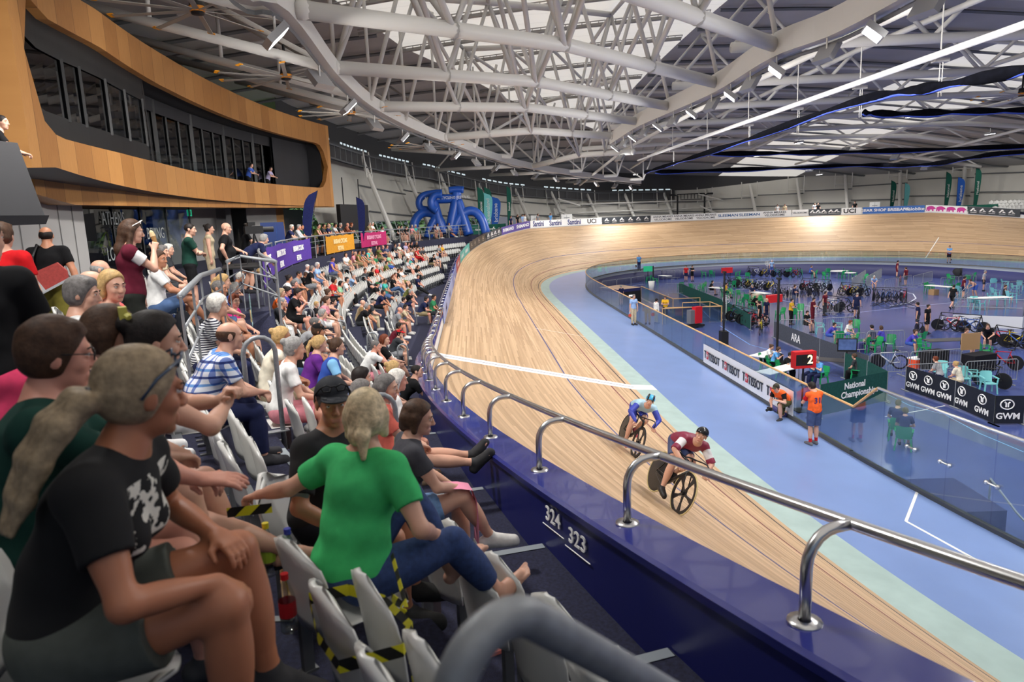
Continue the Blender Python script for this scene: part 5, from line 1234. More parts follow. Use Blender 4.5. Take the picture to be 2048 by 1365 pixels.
STAND = {
 'S': dict(pz=.94, lean=0, lean2=4, hl=(.06, .28, .74), hr=(.06, -.28, .74), fl=(.0, .1, .08), fr=(.02, -.1, .08), kl=(1, .1, 0), kr=(1, -.1, 0), head=(0, 4, 0), curl=.5),
 'K': dict(pz=.94, lean=0, lean2=5, hl=(.20, -.14, 1.2), hr=(.24, .12, 1.16), el=(.1, 1, -.7), er=(.1, -1, -.7), fl=(.0, .12, .08), fr=(.02, -.12, .08), kl=(1, .1, 0), kr=(1, -.1, 0), head=(-10, 6, 0), curl=.6),
 'L': dict(pz=.92, lean=14, lean2=14, hl=(.50, .06, 1.06), hr=(.50, -.08, 1.06), el=(-.2, .9, -.8), er=(-.2, -.9, -.8), fl=(-.05, .12, .08), fr=(.08, -.1, .08), kl=(1, .1, 0), kr=(1, -.1, 0), head=(-24, 4, 0)),
 'W': dict(pz=.93, lean=4, lean2=5, hl=(-.12, .24, .78), hr=(.26, -.24, .82), fl=(.28, .08, .10), fr=(-.30, -.08, .16), kl=(1, .1, .2), kr=(1, -.1, .2), ftr=38, ftl=-6, head=(0, 2, 0)),
 'N': dict(pz=.90, lean=46, lean2=18, hl=(.62, .14, .78), hr=(.62, -.12, .76), fl=(-.05, .12, .08), fr=(.05, -.12, .08), kl=(1, .1, 0), kr=(1, -.1, 0), head=(0, 10, 0)),
 'V': dict(pz=.94, lean=0, lean2=4, hl=(.34, .2, 1.1), hr=(.02, -.24, .98), er=(-.6, -1, .2), fl=(.0, .13, .08), fr=(.02, -.13, .08), kl=(1, .1, 0), kr=(1, -.1, 0), head=(-20, 6, 0), belly=.05, bulk=1.1),
 'P': dict(pz=.94, lean=3, lean2=6, hl=(.36, .06, 1.16), hr=(.36, -.06, 1.16), el=(0, .9, -1), er=(0, -.9, -1), dl=(.7, -.3, .4), dr=(.7, .3, .4), fl=(.0, .1, .08), fr=(.04, -.1, .08), kl=(1, .1, 0), kr=(1, -.1, 0), head=(0, 18, 0), curl=.9),
}
HC = .0115
def mirror(me):
 m = me.copy(); n = len(m.vertices); V = np.empty(n * 3, np.float32); m.vertices.foreach_get('co', V); V = V.reshape(-1, 3); V[:, 1] *= -1; m.vertices.foreach_set('co', V.ravel()); m.flip_normals(); m.update(); return m
_P = {}
def pose_kit(key):
 if key in _P: return _P[key]
 k = key.rstrip('m'); J = skel(**(POSE.get(k) or STAND[k])); K = {'J': J, 'mir': False}
 _P[key] = K; return K
def part(key, nm):
 """mesh of one clothing or body part for a pose, made once; an m at the end of the key mirrors it"""
 if key.endswith('m'):
  K = _P.setdefault(key, {'J': pose_kit(key[:-1])['J'], 'mir': True})
  if nm not in K: K[nm] = mirror(part(key[:-1], nm))
  return K[nm]
 K = pose_kit(key)
 if nm in K: return K[nm]
 J = K['J']
 if nm == 'body': me = body_mesh(J, HC, 'body', 1)
 elif nm == 'tee': me = nmesh(shirt_sdf(J), 'shirt', HC, .003)
 elif nm == 'long': me = nmesh(shirt_sdf(J, 1.93), 'shirt', HC, .003)
 elif nm == 'tank': me = nmesh(shirt_sdf(J, 0), 'shirt', HC, .003)
 elif nm == 'shorts': me = nmesh(pants_sdf(J, .82), 'shorts', HC, .003)
 elif nm == 'trousers': me = nmesh(pants_sdf(J, 1.9), 'trousers', HC, .003)
 elif nm in ('shoel', 'shoer'): me = nmesh(shoe_sdf(J, nm[-1]), 'shoe', HC)
 elif nm == 'cap': me = nmesh(cap_sdf(J['hc'], J['HR']), 'cap', .009)
 else: me = nmesh(hair_sdf(J['hc'], J['HR'], nm), 'hair', .009)
 K[nm] = me; return me
HAIRM = {'grey': 'grey', 'white': 'white', 'brown': 'brown', 'dark': 'dark', 'blond': 'blond', 'red': 'red', 'ash': 'ash', 'salt': 'salt'}
CN = {'black': (26, 26, 28), 'white': (232, 232, 230), 'grey': (138, 140, 144), 'lgrey': (184, 186, 190), 'navy': (34, 40, 74), 'blue': (62, 92, 176), 'lblue': (150, 180, 222), 'red': (196, 40, 46), 'maroon': (104, 30, 44), 'pink': (226, 148, 160), 'hotpink': (236, 62, 140), 'coral': (240, 110, 110), 'purple': (108, 48, 140), 'violet': (84, 80, 190), 'olive': (108, 112, 60), 'green': (52, 128, 84), 'dgreen': (26, 62, 52), 'teal': (70, 176, 164), 'yellow': (230, 180, 50), 'orange': (232, 106, 44), 'beige': (196, 180, 150), 'khaki': (150, 136, 104), 'lilac': (176, 166, 200), 'peach': (226, 170, 140), 'charcoal': (58, 60, 64), 'sage': (150, 176, 150), 'cream': (228, 220, 200), 'denim': (84, 110, 152), 'brown': (110, 76, 54), 'lgreen': (150, 200, 160), 'slate': (90, 98, 120), 'sky': (98, 160, 220), 'lime': (198, 220, 50)}
CW = {'lgrey': 'light grey', 'lblue': 'light blue', 'hotpink': 'bright pink', 'dgreen': 'dark green', 'lgreen': 'pale green', 'sky': 'sky blue', 'charcoal': 'charcoal', 'slate': 'slate blue'}
def cw(c): return CW.get(c, c)
HW = {'short': 'short', 'bob': 'bobbed', 'pony': 'ponytailed', 'long': 'long', 'bun': 'bun-tied', 'balding': 'receding', 'shaved': 'cropped', 'curly': 'curly', 'tuft': 'tousled', 'none': '', 'cap': ''}
PEOPLE = []   # (root, info) for labels
def person(pose, x, y, z, yaw, top, shirt, bot, botc, hair, hairc, skin='light', shoes=(210, 210, 208), sc=1.0, cap=None, info=None, name='person', smat=None, bmat=None):
 r = place_mesh(name, part(pose, 'body'), M_SKIN[skin]); r.location = (float(x), float(y), float(z)); r.rotation_euler = (0, 0, yaw); r.scale = (sc, sc, sc)
 if hair not in ('none',): place_mesh('hair', part(pose, hair if hair != 'cap' else 'short'), hairm(hairc), r)
 if cap: place_mesh('cap', part(pose, 'cap'), cloth(*CN[cap]), r)
 if top: place_mesh('shirt', part(pose, top), smat or cloth(*CN[shirt]), r)
 place_mesh('trousers' if bot == 'trousers' else 'shorts', part(pose, bot), bmat or cloth(*CN[botc]), r)
 for s in 'lr': place_mesh('shoe', part(pose, 'shoe' + s), cloth(*shoes), r)
 r['category'] = 'person'
 if info is not None: PEOPLE.append((r, info))
 return r
def row_pick(u, v, hh, ks, rr=None, hr=.08, t0=2.0):
 best = None
 d = ray(u, v);
 for t in np.arange(t0, 95, .06):
  P = CAM + d * t
  r = math.hypot(P[0], P[1] - YC)
  if r > 73 and t > 8 and rr is None: continue
  for k in ks:
   rk_ = rk(k) if rr is None else rr; z0 = (zk(k) if k < 8 else CZ)
   c = ((r - rk_) / .28) ** 2 + ((P[2] - z0 - hh) / hr) ** 2 + t * .004
   if best is None or c < best[0]: best = (c, k, P, t)
 return best
def headtop(key):
 K = pose_kit(key.rstrip('m')); J = K['J']; h = J['hc'] + J['HR'] @ np.array([-.005, 0, .125]);
 return h * np.array([1, -1, 1]) if key.endswith('m') else h
def hx(name):
 return name
# u, v of the head top, pose, top, shirt colour, bottoms, colour, hair, hair colour[, skin, cap, scale, rows]
CR_ = """
486,526 A tee lgrey s khaki balding grey
503,530 A tee black s black short red
519,534 I tank black s black pony blond .78
533,518 B tee slate s khaki short dark
545,509 Dm tee grey t khaki balding dark
558,507 H tee grey t charcoal bob ash
593,501 A tee white s lblue short grey
634,500 B tee black s grey balding grey
482,544 F tee grey s khaki short white
455,537 A tee orange s navy tuft brown .85
447,546 I tee white s denim pony blond
438,557 A tee charcoal s navy shaved salt
455,559 J tee black s khaki short salt
469,565 I tee blue s denim bob white
579,550 I tee white s denim bun dark
588,561 B tee navy s khaki short salt
598,543 J tee grey s black shaved dark tan
613,546 F tee black s black short brown .82
615,530 A tee lgrey s khaki shaved white
625,535 I tee black s grey bob salt
635,529 A tee lblue s denim short white
644,537 B tee grey s charcoal shaved dark
563,577 I tank orange s beige bob ash
578,574 F tee violet s black bun dark
598,577 F tee black s black bun dark
436,587 I tee stripe t navy curly white
468,589 H tee hotpink s beige tuft red
458,641 A tee plaid t navy balding brown
564,594 J tee charcoal t white shaved grey
564,654 Im tank cream s beige bun blond tan
590,676 I tee white s pink bun grey
633,603 A tee black s navy short blond .75
630,632 J tee lgrey s black shaved salt
636,647 J tee black s denim short brown tan cap:black
640,673 I tee purple s khaki pony blond
645,618 J tee lgrey s black short grey
648,487 C tank black t grey bun brown tan
664,485 G tee lgrey s khaki short dark
696,488 B tee beige s charcoal short dark
703,491 I tee maroon s black bob dark
709,490 B tee navy s khaki short dark
666,519 A tank violet s slate shaved dark tan
672,524 C tee lgrey t white bob blond
692,509 H tee white s grey bob dark
700,514 Im tee black s black bun blond
711,506 J tee pink s beige balding grey
719,507 A tank olive s khaki short dark tan
727,506 B tank slate s beige short brown tan
739,504 I tank teal s beige bun blond
751,502 A tee green s black short dark
741,496 A tee khaki s grey short dark
758,493 D tee olive s khaki short brown
707,544 E tee lblue s khaki shaved grey
694,553 A tee white t black curly dark
696,566 I tee slate s navy short brown .8
671,565 A tee lblue s denim short white
682,560 I tee lgreen t charcoal bob dark
669,557 I tee red s black curly dark
657,578 I tee grey s black bun brown
654,592 I tee pink s white pony brown
667,597 J tee navy s beige short dark
730,534 G tee charcoal s black short brown
746,533 E tee black s beige pony dark
754,527 A tee red s grey balding brown
755,564 J tee black s khaki short dark cap:green
726,600 Im tee cream s beige long blond
746,597 J tee charcoal t beige short grey cap:black
734,607 B tee black s charcoal short grey
766,581 B tee navy s black short dark
675,677 I tee polo t navy bun brown
752,682 E tee white s pink shaved salt
769,668 C tee black s pink bob red
800,660 E tee charcoal s grey short dark cap:red
798,646 J tee maroon s white short dark
800,614 J tee grey s grey shaved none
811,609 B tee beige s khaki short dark
808,595 J tee slate s navy short dark
821,581 B tee black s navy short grey
853,593 J tee navy s khaki short dark
868,588 A tee green s charcoal short dark
832,729 B tee black s black shaved dark
796,738 I tee white s khaki bob white
788,723 I tee denim s denim bun blond
723,738 J tee slate s orange short dark
725,767 I tee coral s black bob salt
739,478 B tee black s grey shaved none
750,476 C tee black s black bun dark
756,473 I tee black s black long dark
766,471 A tee white s charcoal short dark
790,483 A tee charcoal s slate short brown
798,483 C tee cream s beige short white
811,481 A tee lilac s beige balding grey
817,480 I tank brown s khaki bob brown
823,479 A tee black s khaki short dark
833,477 A tee black s red short grey
766,490 D tee navy s navy balding brown
774,490 A tee slate s grey short brown
757,491 A tank khaki s grey bob brown
815,504 G tee white s teal short grey
823,497 A tee lgrey s blue short salt
834,495 C tank red t red bob brown
841,496 A tee charcoal s charcoal short grey
846,495 A tee charcoal s grey short brown
778,511 G tee lgreen s blue bob ash
773,517 A tee olive s black short dark
878,487 A tee grey s navy short dark
884,486 A tee yellow s navy short brown
868,513 B tee black s khaki short dark
875,508 J tee lgrey s navy balding brown
797,535 A tee black s beige short brown
803,535 Dm tee white s olive short brown
836,530 B tee black t black bob brown
816,522 A tee lgrey s black short brown
836,549 G tee navy t black short dark
787,551 C tee black t denim pony red
791,547 C tank peach t peach bob brown
821,570 B tee olive s khaki short brown
764,559 I tee lblue s denim bun dark .8
770,558 G tee teal s denim short brown tan
797,450 A tee black s black short dark
803,451 A tee charcoal s black short dark
824,450 A tee pink s beige short grey
831,449 A tee teal s beige short white
814,465 B tee black s black short brown
869,447 B tee navy s beige short grey
875,447 A tee lgrey s beige short brown
898,446 G tee grey s navy bob brown
916,444 A tee pink s lgrey short brown
764,454 C tee white s lilac bob brown
201,516 Ic tee white s beige balding grey
183,540 Ac tee lgrey s khaki balding white
163,552 Ac tee white s khaki short salt
190,558 Jc tee sage s khaki balding white
222,542 Hc tee coral s navy bob blond
318,508 Cc tee white s denim bun brown
326,500 Ac tee beige s charcoal short salt
338,498 Ac tee charcoal s charcoal short white
222,612 Ic tee navy s slate bob brown
"""
def mk_mat(n):
 """patterned shirt cloth"""
 k = 'cloth_' + n
 if k in MATS: return MATS[k]
 m = bpy.data.materials.new(k); m.use_nodes = True; t = m.node_tree; b = t.nodes['Principled BSDF']; N = t.nodes.new; L = t.links.new; tc = N('ShaderNodeTexCoord'); b.inputs['Roughness'].default_value = .9
 def wv(dr, sc, ramp):
  w_ = N('ShaderNodeTexWave'); w_.bands_direction = dr; w_.inputs['Scale'].default_value = sc; L(tc.outputs['Object'], w_.inputs['Vector']); r = N('ShaderNodeValToRGB'); r.color_ramp.interpolation = 'CONSTANT'
  r.color_ramp.elements[0].color = (*ramp[0], 1); r.color_ramp.elements[1].position = ramp[2]; r.color_ramp.elements[1].color = (*ramp[1], 1); L(w_.outputs['Fac'], r.inputs[0]); return r.outputs[0]
 if n == 'stripe': L(wv('Z', 12, (s2l(34, 36, 60), s2l(225, 225, 225), .5)), b.inputs['Base Color'])
 elif n == 'plaid':
  a = wv('Z', 5.2, (s2l(110, 160, 215), s2l(238, 242, 246), .28)); c = wv('Y', 5.2, (s2l(120, 140, 200), s2l(240, 242, 250), .28)); x = N('ShaderNodeMix'); x.data_type = 'RGBA'; x.blend_type = 'MULTIPLY'; x.inputs['Factor'].default_value = 1; L(a, x.inputs['A']); L(c, x.inputs['B'])
  e = wv('Z', 2.6, (s2l(150, 90, 130), (1, 1, 1), .05)); y = N('ShaderNodeMix'); y.data_type = 'RGBA'; y.blend_type = 'MULTIPLY'; y.inputs['Factor'].default_value = .8; L(x.outputs['Result'], y.inputs['A']); L(e, y.inputs['B']); L(y.outputs['Result'], b.inputs['Base Color'])
 elif n == 'polo':
  w_ = N('ShaderNodeSeparateXYZ'); L(tc.outputs['Object'], w_.inputs[0]); a = N('ShaderNodeMath'); a.operation = 'ABSOLUTE'; L(w_.outputs[1], a.inputs[0]); g = N('ShaderNodeMath'); g.operation = 'GREATER_THAN'; g.inputs[1].default_value = .185; L(a.outputs[0], g.inputs[0])
  x = N('ShaderNodeMix'); x.data_type = 'RGBA'; L(g.outputs[0], x.inputs['Factor']); x.inputs['A'].default_value = (*s2l(48, 84, 176), 1); x.inputs['B'].default_value = (*s2l(132, 190, 232), 1); L(x.outputs['Result'], b.inputs['Base Color'])
 MATS[k] = m; return m
OCC = []; SKIPSEAT = []
rg = random.Random(11)
SHN = {'stripe': 'navy-and-white striped', 'plaid': 'blue plaid', 'polo': 'two-tone blue'}
for ln in CR_.strip().splitlines():
 q = ln.split(); u, v = map(float, q[0].split(',')); pose, top, sh, bt, bc, hr, hcx = q[1:8]; sc = 1.0; skin = rg.choice(['light', 'light', 'pink', 'light', 'tan']); capc = None; conc = False
 if pose.endswith('c'): conc = True; pose = pose[:-1]
 for e in q[8:]:
  if e.startswith('cap:'): capc = e[4:]
  elif e in M_SKIN: skin = e
  else: sc = float(e)
 if not pose.endswith('m') and u < 560 and v > 560 and pose in 'AGD': pose = {'A': 'J', 'G': 'J', 'D': 'J'}[pose]
 H = headtop(pose) * sc; lo = 1
 B_ = row_pick(u, v, H[2] + (.0 if sc > .9 else .0), [8] if conc else ((list(range(1, 8)) if (u < 660 and v > 522) else list(range(1, 6))) if u > 520 else ([6, 7] if v > 522 else [5, 6])), None, .08, 2.6 if conc else (5.6 if u > 500 else 3.6))
 if v < 472 and u > 700: B_ = row_pick(u, v, H[2], [8], 70.0, .08, 20)
 k, P = B_[1], B_[2]; z0 = zk(k) if k < 8 else CZ
 if v < 472 and u > 700: z0 = CZ; k = 9
 yaw = yaw_in(P[0], P[1]) + rg.uniform(-.12, .12) - (.12 if u > 540 else 0)
 ca, sa = math.cos(yaw), math.sin(yaw); x = P[0] - (H[0] * ca - H[1] * sa); y = P[1] - (H[0] * sa + H[1] * ca)
 sm = mk_mat(sh) if sh in SHN else None
 r = person(pose, x, y, z0 + .0, yaw, top, sh, 'trousers' if bt == 't' else 'shorts', bc, 'none' if hcx == 'none' else ('short' if capc else hr), 'dark' if hcx == 'none' else hcx, skin, rg.choice([(210, 210, 208), (60, 60, 64), (150, 130, 110), (230, 230, 230)]), sc, capc,
    dict(hair=('%s cap' % capc) if capc else ('bald' if hcx == 'none' else '%s %s hair' % (HW[hr], {'salt': 'greying', 'ash': 'fair', 'dark': 'dark', 'red': 'auburn'}.get(hcx, hcx))), sh=SHN.get(sh, cw(sh)), top={'tee': 't-shirt', 'tank': 'sleeveless top'}[top], bot=cw(bc) + (' trousers' if bt == 't' else ' shorts'), row=k, u=u, v=v, kid=sc < .9, x=x, y=y), smat=sm)
 OCC.append((x, y, z0, yaw, k, r))
BR = rk(5) + .52
def ang_of_u(u, r=BR, far_=True):
 best = None
 for a in np.linspace(R_(-18.7), R_(40), 1400):
  q = pxof(pol(r, a, CZ))
  if q and abs(q[0] - u) < 3 and (best is None or abs(q[0] - u) < best[0]): best = (abs(q[0] - u), a)
 return best[1] if best else 0
def wpos(u, s_off):
 b = None
 for s in np.arange(20, 100, .1):
  q = pxof(tp(s, oo(s) + s_off, 4.4))
  if q and (b is None or abs(q[0] - u) < b[0]): b = (abs(q[0] - u), s)
 return tp(b[1], oo(b[1]) + s_off, 4.42), b[1]
# ------------------------------------------------------------------ people close to the camera, officials and riders
def hero(J, P, yaw, label, shirt, sleeve=.62, pants=None, hair=None, hairc='brown', skin='light', shoes=None, h=.007, extra=None, fold=.004, cat='person', sc=1.0, pantinf=.014, hem=None):
 r = place_mesh('person', body_mesh(J, h), M_SKIN[skin]); r.location = tuple(map(float, P)); r.rotation_euler = (0, 0, yaw); r.scale = (sc,) * 3; tag(r, label, cat)
 if shirt: place_mesh('shirt', nmesh(shirt_sdf(J, sleeve, .013, loose=.006, low=.03), 'shirt', h, fold, 1.0), shirt, r)
 if pants: place_mesh('trousers' if pants[1] > 1 else 'shorts', nmesh(pants_sdf(J, pants[1], pantinf), 'shorts', h, .003, 2.0), pants[0], r)
 if hair: place_mesh('hair', nmesh(hair if not isinstance(hair, str) else hair_sdf(J['hc'], J['HR'], hair), 'hair', .006, .0016, 0, True, 75), hairm(hairc), r)
 if shoes:
  for s in 'lr': place_mesh('shoe', nmesh(shoe_sdf(J, s), 'shoe', .008), shoes, r)
 return r
def hp_(J, *q): return J['hc'] + J['HR'] @ np.array(q)
def put_head(J, u, v, D, yaw, z=None):
 """root position that brings the head centre to a picture point at depth D, with the floor at z"""
 p = atd(u, v, D); H = J['hc']; c, s = math.cos(yaw), math.sin(yaw)
 return np.array([p[0] - (H[0] * c - H[1] * s), p[1] - (H[0] * s + H[1] * c), p[2] - H[2] if z is None else z])
def sunglasses(J, parent, m, z=.07, x=.05, lens=None, name='sunglasses'):
 mb = MB()
 for q in (-1, 1):
  mb.tube([hp_(J, x + .035, q * .012, z + .03), hp_(J, x + .045, q * .035, z + .045), hp_(J, x + .03, q * .062, z + .03), hp_(J, x + .028, q * .05, z + .008), hp_(J, x + .036, q * .02, z + .008), hp_(J, x + .035, q * .012, z + .03)], .004, 6)
  mb.tube([hp_(J, x + .03, q * .064, z + .03), hp_(J, x - .04, q * .088, z - .02), hp_(J, x - .075, q * .086, z - .07)], .0045, 6)
 mb.tube([hp_(J, x + .036, -.014, z + .032), hp_(J, x + .04, 0, z + .036), hp_(J, x + .036, .014, z + .032)], .004, 5)
 o = mb.build(name, m, parent, smooth=True); return o
def spectacles(J, parent, m):
 mb = MB()
 for q in (-1, 1):
  c = np.array([.104, q * .033, .005]); mb.tube([hp_(J, c[0], c[1] + .022 * math.cos(a), c[2] + .016 * math.sin(a)) for a in np.linspace(0, 6.283, 12)], .002, 5)
  mb.tube([hp_(J, .104, q * .055, .01), hp_(J, .06, q * .078, .014), hp_(J, -.01, q * .086, .012)], .002, 5)
 mb.bar(hp_(J, .106, -.012, .008), hp_(J, .106, .012, .008), .002, 5); return mb.build('spectacles', m, parent, smooth=True)
# --- woman in the black printed t-shirt, nearest the camera
M_BT = mat('cloth_black_print', s2l(18, 18, 20), .9); _t = M_BT.node_tree; _b = _t.nodes['Principled BSDF']
def print_nodes(m, base, ink, x0, z0, w_, sc=22, thr=.52, y0=0, yw=.14):
 t = m.node_tree; b = t.nodes['Principled BSDF']; N = t.nodes.new; L = t.links.new; tc = N('ShaderNodeTexCoord'); sp = N('ShaderNodeSeparateXYZ'); L(tc.outputs['Object'], sp.inputs[0])
 def lt(o, c, r):
  a = N('ShaderNodeMath'); a.operation = 'SUBTRACT'; L(o, a.inputs[0]); a.inputs[1].default_value = c; e = N('ShaderNodeMath'); e.operation = 'ABSOLUTE'; L(a.outputs[0], e.inputs[0]); g = N('ShaderNodeMath'); g.operation = 'LESS_THAN'; L(e.outputs[0], g.inputs[0]); g.inputs[1].default_value = r; return g.outputs[0]
 gx = N('ShaderNodeMath'); gx.operation = 'GREATER_THAN'; L(sp.outputs[0], gx.inputs[0]); gx.inputs[1].default_value = x0
 n = N('ShaderNodeTexNoise'); n.inputs['Scale'].default_value = sc; n.inputs['Detail'].default_value = 3; L(tc.outputs['Object'], n.inputs['Vector']); g = N('ShaderNodeMath'); g.operation = 'GREATER_THAN'; g.inputs[1].default_value = thr; L(n.outputs['Fac'], g.inputs[0])
 cur = g.outputs[0]
 for q in (gx.outputs[0], lt(sp.outputs[2], z0, w_), lt(sp.outputs[1], y0, yw)):
  a = N('ShaderNodeMath'); a.operation = 'MULTIPLY'; L(cur, a.inputs[0]); L(q, a.inputs[1]); cur = a.outputs[0]
 x = N('ShaderNodeMix'); x.data_type = 'RGBA'; L(cur, x.inputs['Factor']); x.inputs['A'].default_value = (*base, 1); x.inputs['B'].default_value = (*ink, 1); L(x.outputs['Result'], b.inputs['Base Color'])
print_nodes(M_BT, s2l(18, 18, 20), s2l(225, 222, 210), .13, .88, .09)
J1 = skel(lean=10, lean2=18, female=True, bulk=1.02, twist=-6, head=(34, 8, 0), hr=(.40, -.13, .685), er=(-.5, -1, -.2), dr=(.8, .25, -.62), pr=(0, .1, -1), hl=(.36, .14, .70), fl=(.46, .16, .22), fr=(.40, -.10, .20), kl=(.6, .1, 1), curl=.42, tl=0, ftl=20, ftr=20)
Y1 = R_(-80); R1_ = put_head(J1, 282, 788, 1.85, Y1)
H1 = SDF(); p = lambda *q: hp_(J1, *q); n_ = lambda *q: J1['HR'] @ np.array(q)
H1.ell(p(-.014, 0, .036), (.108, .088, .1), J1['HR'], .01, clip=[(p(.064, 0, .05), n_(.86, 0, -.5)), (p(0, 0, -.07), n_(.1, 0, -1))]); H1.ell(p(-.03, 0, -.005), (.08, .082, .08), J1['HR'], .02, clip=[(p(.03, 0, 0), n_(.93, 0, -.36))])
for q, r_ in ((0, .0), (.016, .004), (-.016, -.003)):
 P_ = [p(-.10, q, -.01), p(-.145, q * 1.6, -.015), p(-.195, q * 2.2, -.07), p(-.235, q * 2.4 + .01, -.15), p(-.26, q * 2.2 + .02, -.24), p(-.285, q * 1.6 + .02, -.32)]
 for a, b, ra, rb in zip(P_[:-1], P_[1:], (.026, .034, .034, .030, .024), (.034, .034, .030, .024, .010)): H1.cap(a, b, ra + r_, rb + r_, k=.012)
w1 = hero(J1, R1_, Y1, 'woman with a blond ponytail in a black printed t-shirt, largest figure at lower left', M_BT, .60, (cloth(86, 90, 84), .60), H1, 'ash', 'deep', cloth(60, 60, 62), h=.006, fold=.005, pantinf=.024)
sunglasses(J1, w1, mat('sunglass_blue', s2l(58, 74, 96), .25), z=.068, x=.045)
mb = MB(); mb.tube([p(-.125, .03 * math.cos(a), -.012 + .03 * math.sin(a)) for a in np.linspace(0, 6.28, 12)], .011, 6); mb.build('hair_tie', M_BLACK, w1, smooth=True)
SKIPSEAT.append((R1_[0], R1_[1]))
# --- balding man in the dark green polo beside her
J2 = skel(lean=2, lean2=12, head=(4, 8, 0), bulk=1.1, belly=.03, hr=(.62, -.06, .66), dr=(.95, -.25, -.1), pr=(0, .3, -1), hl=(.50, .02, .70), dl=(.7, -.6, 0), fl=(.5, .14, .08), fr=(.46, -.14, .08), er=(-.3, -.7, -.8), curl=(.6, .25))
Y2 = R_(-64); R2_ = put_head(J2, 118, 735, 2.3, Y2); R2_[2] = max(R2_[2], R1_[2])
w2 = hero(J2, R2_, Y2, 'balding man in a dark green polo pointing, beside the blond ponytailed woman', cloth(24, 58, 50), .68, (cloth(196, 190, 172), .72), 'short', 'brown', 'pink', cloth(70, 70, 72), fold=.004)
spectacles(J2, w2, M_BLACK)
# --- woman in the denim skirt with clasped hands
J3 = skel(lean=16, lean2=16, female=True, head=(-6, 8, 0), hr=(.54, -.0, .84), hl=(.54, .03, .85), er=(.2, -1, -.5), el=(.2, 1, -.5), dr=(.4, .5, .7), dl=(.4, -.5, .7), fl=(.52, .05, .08), fr=(.74, -.04, .10), kr=(.4, 0, 1), curl=.95)
Y3 = R_(-60); R3_ = put_head(J3, 318, 730, 2.95, Y3); R3_[2] = CZ
w3 = hero(J3, R3_, Y3, 'dark haired woman in a denim skirt with clasped hands and strappy sandals', cloth(40, 70, 60), .4, (mat('denim_light', s2l(108, 142, 186), .9, noise=.2, nscale=30), .80), 'bun', 'dark', 'light', None, fold=.003, pantinf=.026)
mb = MB(); mb.tube([hp_(J3, -.10, .03, .10), hp_(J3, -.13, .0, .12), hp_(J3, -.10, -.04, .10)], .012, 6); mb.box(hp_(J3, -.125, 0, .115), (.03, .06, .05)); mb.build('hair_claw', col(206, 200, 96, .4), w3)
for s in 'lr':
 a = J3['a' + s]; mb = MB(); y = math.radians(J3['P']['t' + s]); d = np.array([math.cos(y), math.sin(y), 0]); l = np.array([-d[1], d[0], 0])
 mb.prism([a + d * x_ + l * y_ + np.array([0, 0, -.08]) for x_, y_ in ((-.07, -.03), (-.07, .03), (.05, .045), (.16, .04), (.19, 0), (.16, -.045), (.05, -.04))], (0, 0, .014))
 for x_, z_ in ((.02, -.0), (.07, -.02), (.12, -.035)): mb.tube([a + d * x_ + l * q + np.array([0, 0, z_ - abs(q) * 1.1]) for q in (-.042, -.02, .0, .02, .042)], .006, 5)
 mb.tube([a + np.array([.045 * math.cos(q), .045 * math.sin(q), .02]) for q in np.linspace(0, 6.28, 10)], .005, 5); mb.build('sandal', M_BLACK, w3, smooth=False)
# --- fair haired woman in the green t-shirt
J4 = skel(lean=10, lean2=8, female=True, bulk=1.12, twist=20, head=(52, 4, 0), hl=(-.16, .60, .78), el=(-.6, .5, -.5), hr=(.34, -.16, .66), er=(-.4, -.9, -.3), fl=(.50, -.04, .40), kl=(.4, .1, 1), fr=(.66, -.20, .26), kr=(.3, -.2, 1), ftr=-45, ftl=-40, tl=-20, tr=-16)
Y4 = R_(-52); R4_ = put_head(J4, 735, 862, 3.15, Y4); R4_[2] = zk(7) - .02
H4 = hair_sdf(J4['hc'], J4['HR'], 'bob'); H4.cap(hp_(J4, -.10, 0, -.02), hp_(J4, -.14, 0, -.06), .034, .03, k=.02); H4.cap(hp_(J4, -.14, 0, -.06), hp_(J4, -.15, 0, -.15), .03, .014, k=.02)
w4 = hero(J4, R4_, Y4, 'fair haired barefoot woman in a bright green t-shirt and jeans seen from behind', cloth(66, 184, 108), .62, (mat('denim_dark', s2l(46, 66, 112), .9, noise=.25, nscale=40), 1.75), H4, 'lblond', 'light', None, h=.006, fold=.006)
mb = MB(); mb.ball(hp_(J4, .0, .088, -.03), .006, 6); mb.ball(hp_(J4, .0, -.088, -.03), .006, 6); mb.build('earring', M_STEEL, w4)
SKIPSEAT.append((R4_[0], R4_[1]))
# --- man in the black cap looking round
J5 = skel(lean=8, lean2=10, twist=-24, head=(-66, 2, 0), bulk=1.08, hr=(.20, -.26, .60), hl=(.36, .12, .64), er=(-.6, -.8, -.3))
Y5 = R_(-96); R5_ = put_head(J5, 664, 788, 3.55, Y5); R5_[2] = zk(7) - .06
M_JK = mat('cloth_black_grey_panels', s2l(24, 24, 27), .85);
w5 = hero(J5, R5_, Y5, 'man in a dark cap and black and grey polo turning to look back', M_JK, .78, (cloth(30, 32, 40), .8), 'shaved', 'salt', 'tan', cloth(60, 60, 60))
place_mesh('cap', nmesh(cap_sdf(J5['hc'], J5['HR']), 'cap', .006), mat('cap_dark', s2l(30, 34, 42), .8), w5)
e, s_ = J5['er'], J5['sr']
for c_, r_ in ((s_ * .35 + e * .65 + np.array([0, -.035, 0]), (.05, .03, .07)), (s_ * .6 + J5['nb'] * .4 + np.array([-.07, -.02, -.06]), (.04, .03, .11))): S = SDF(); S.ell(c_, r_, None, .01); place_mesh('grey_panel', nmesh(S, 'panel', .008), cloth(140, 142, 146), w5)
sunglasses(J5, w5, M_BLACK, z=.075, x=.06)
mb = MB(); f5 = J5['fwd']; c0 = J5['chest'] + f5 * .145 + J5['side'] * .07 + J5['d2'] * .05
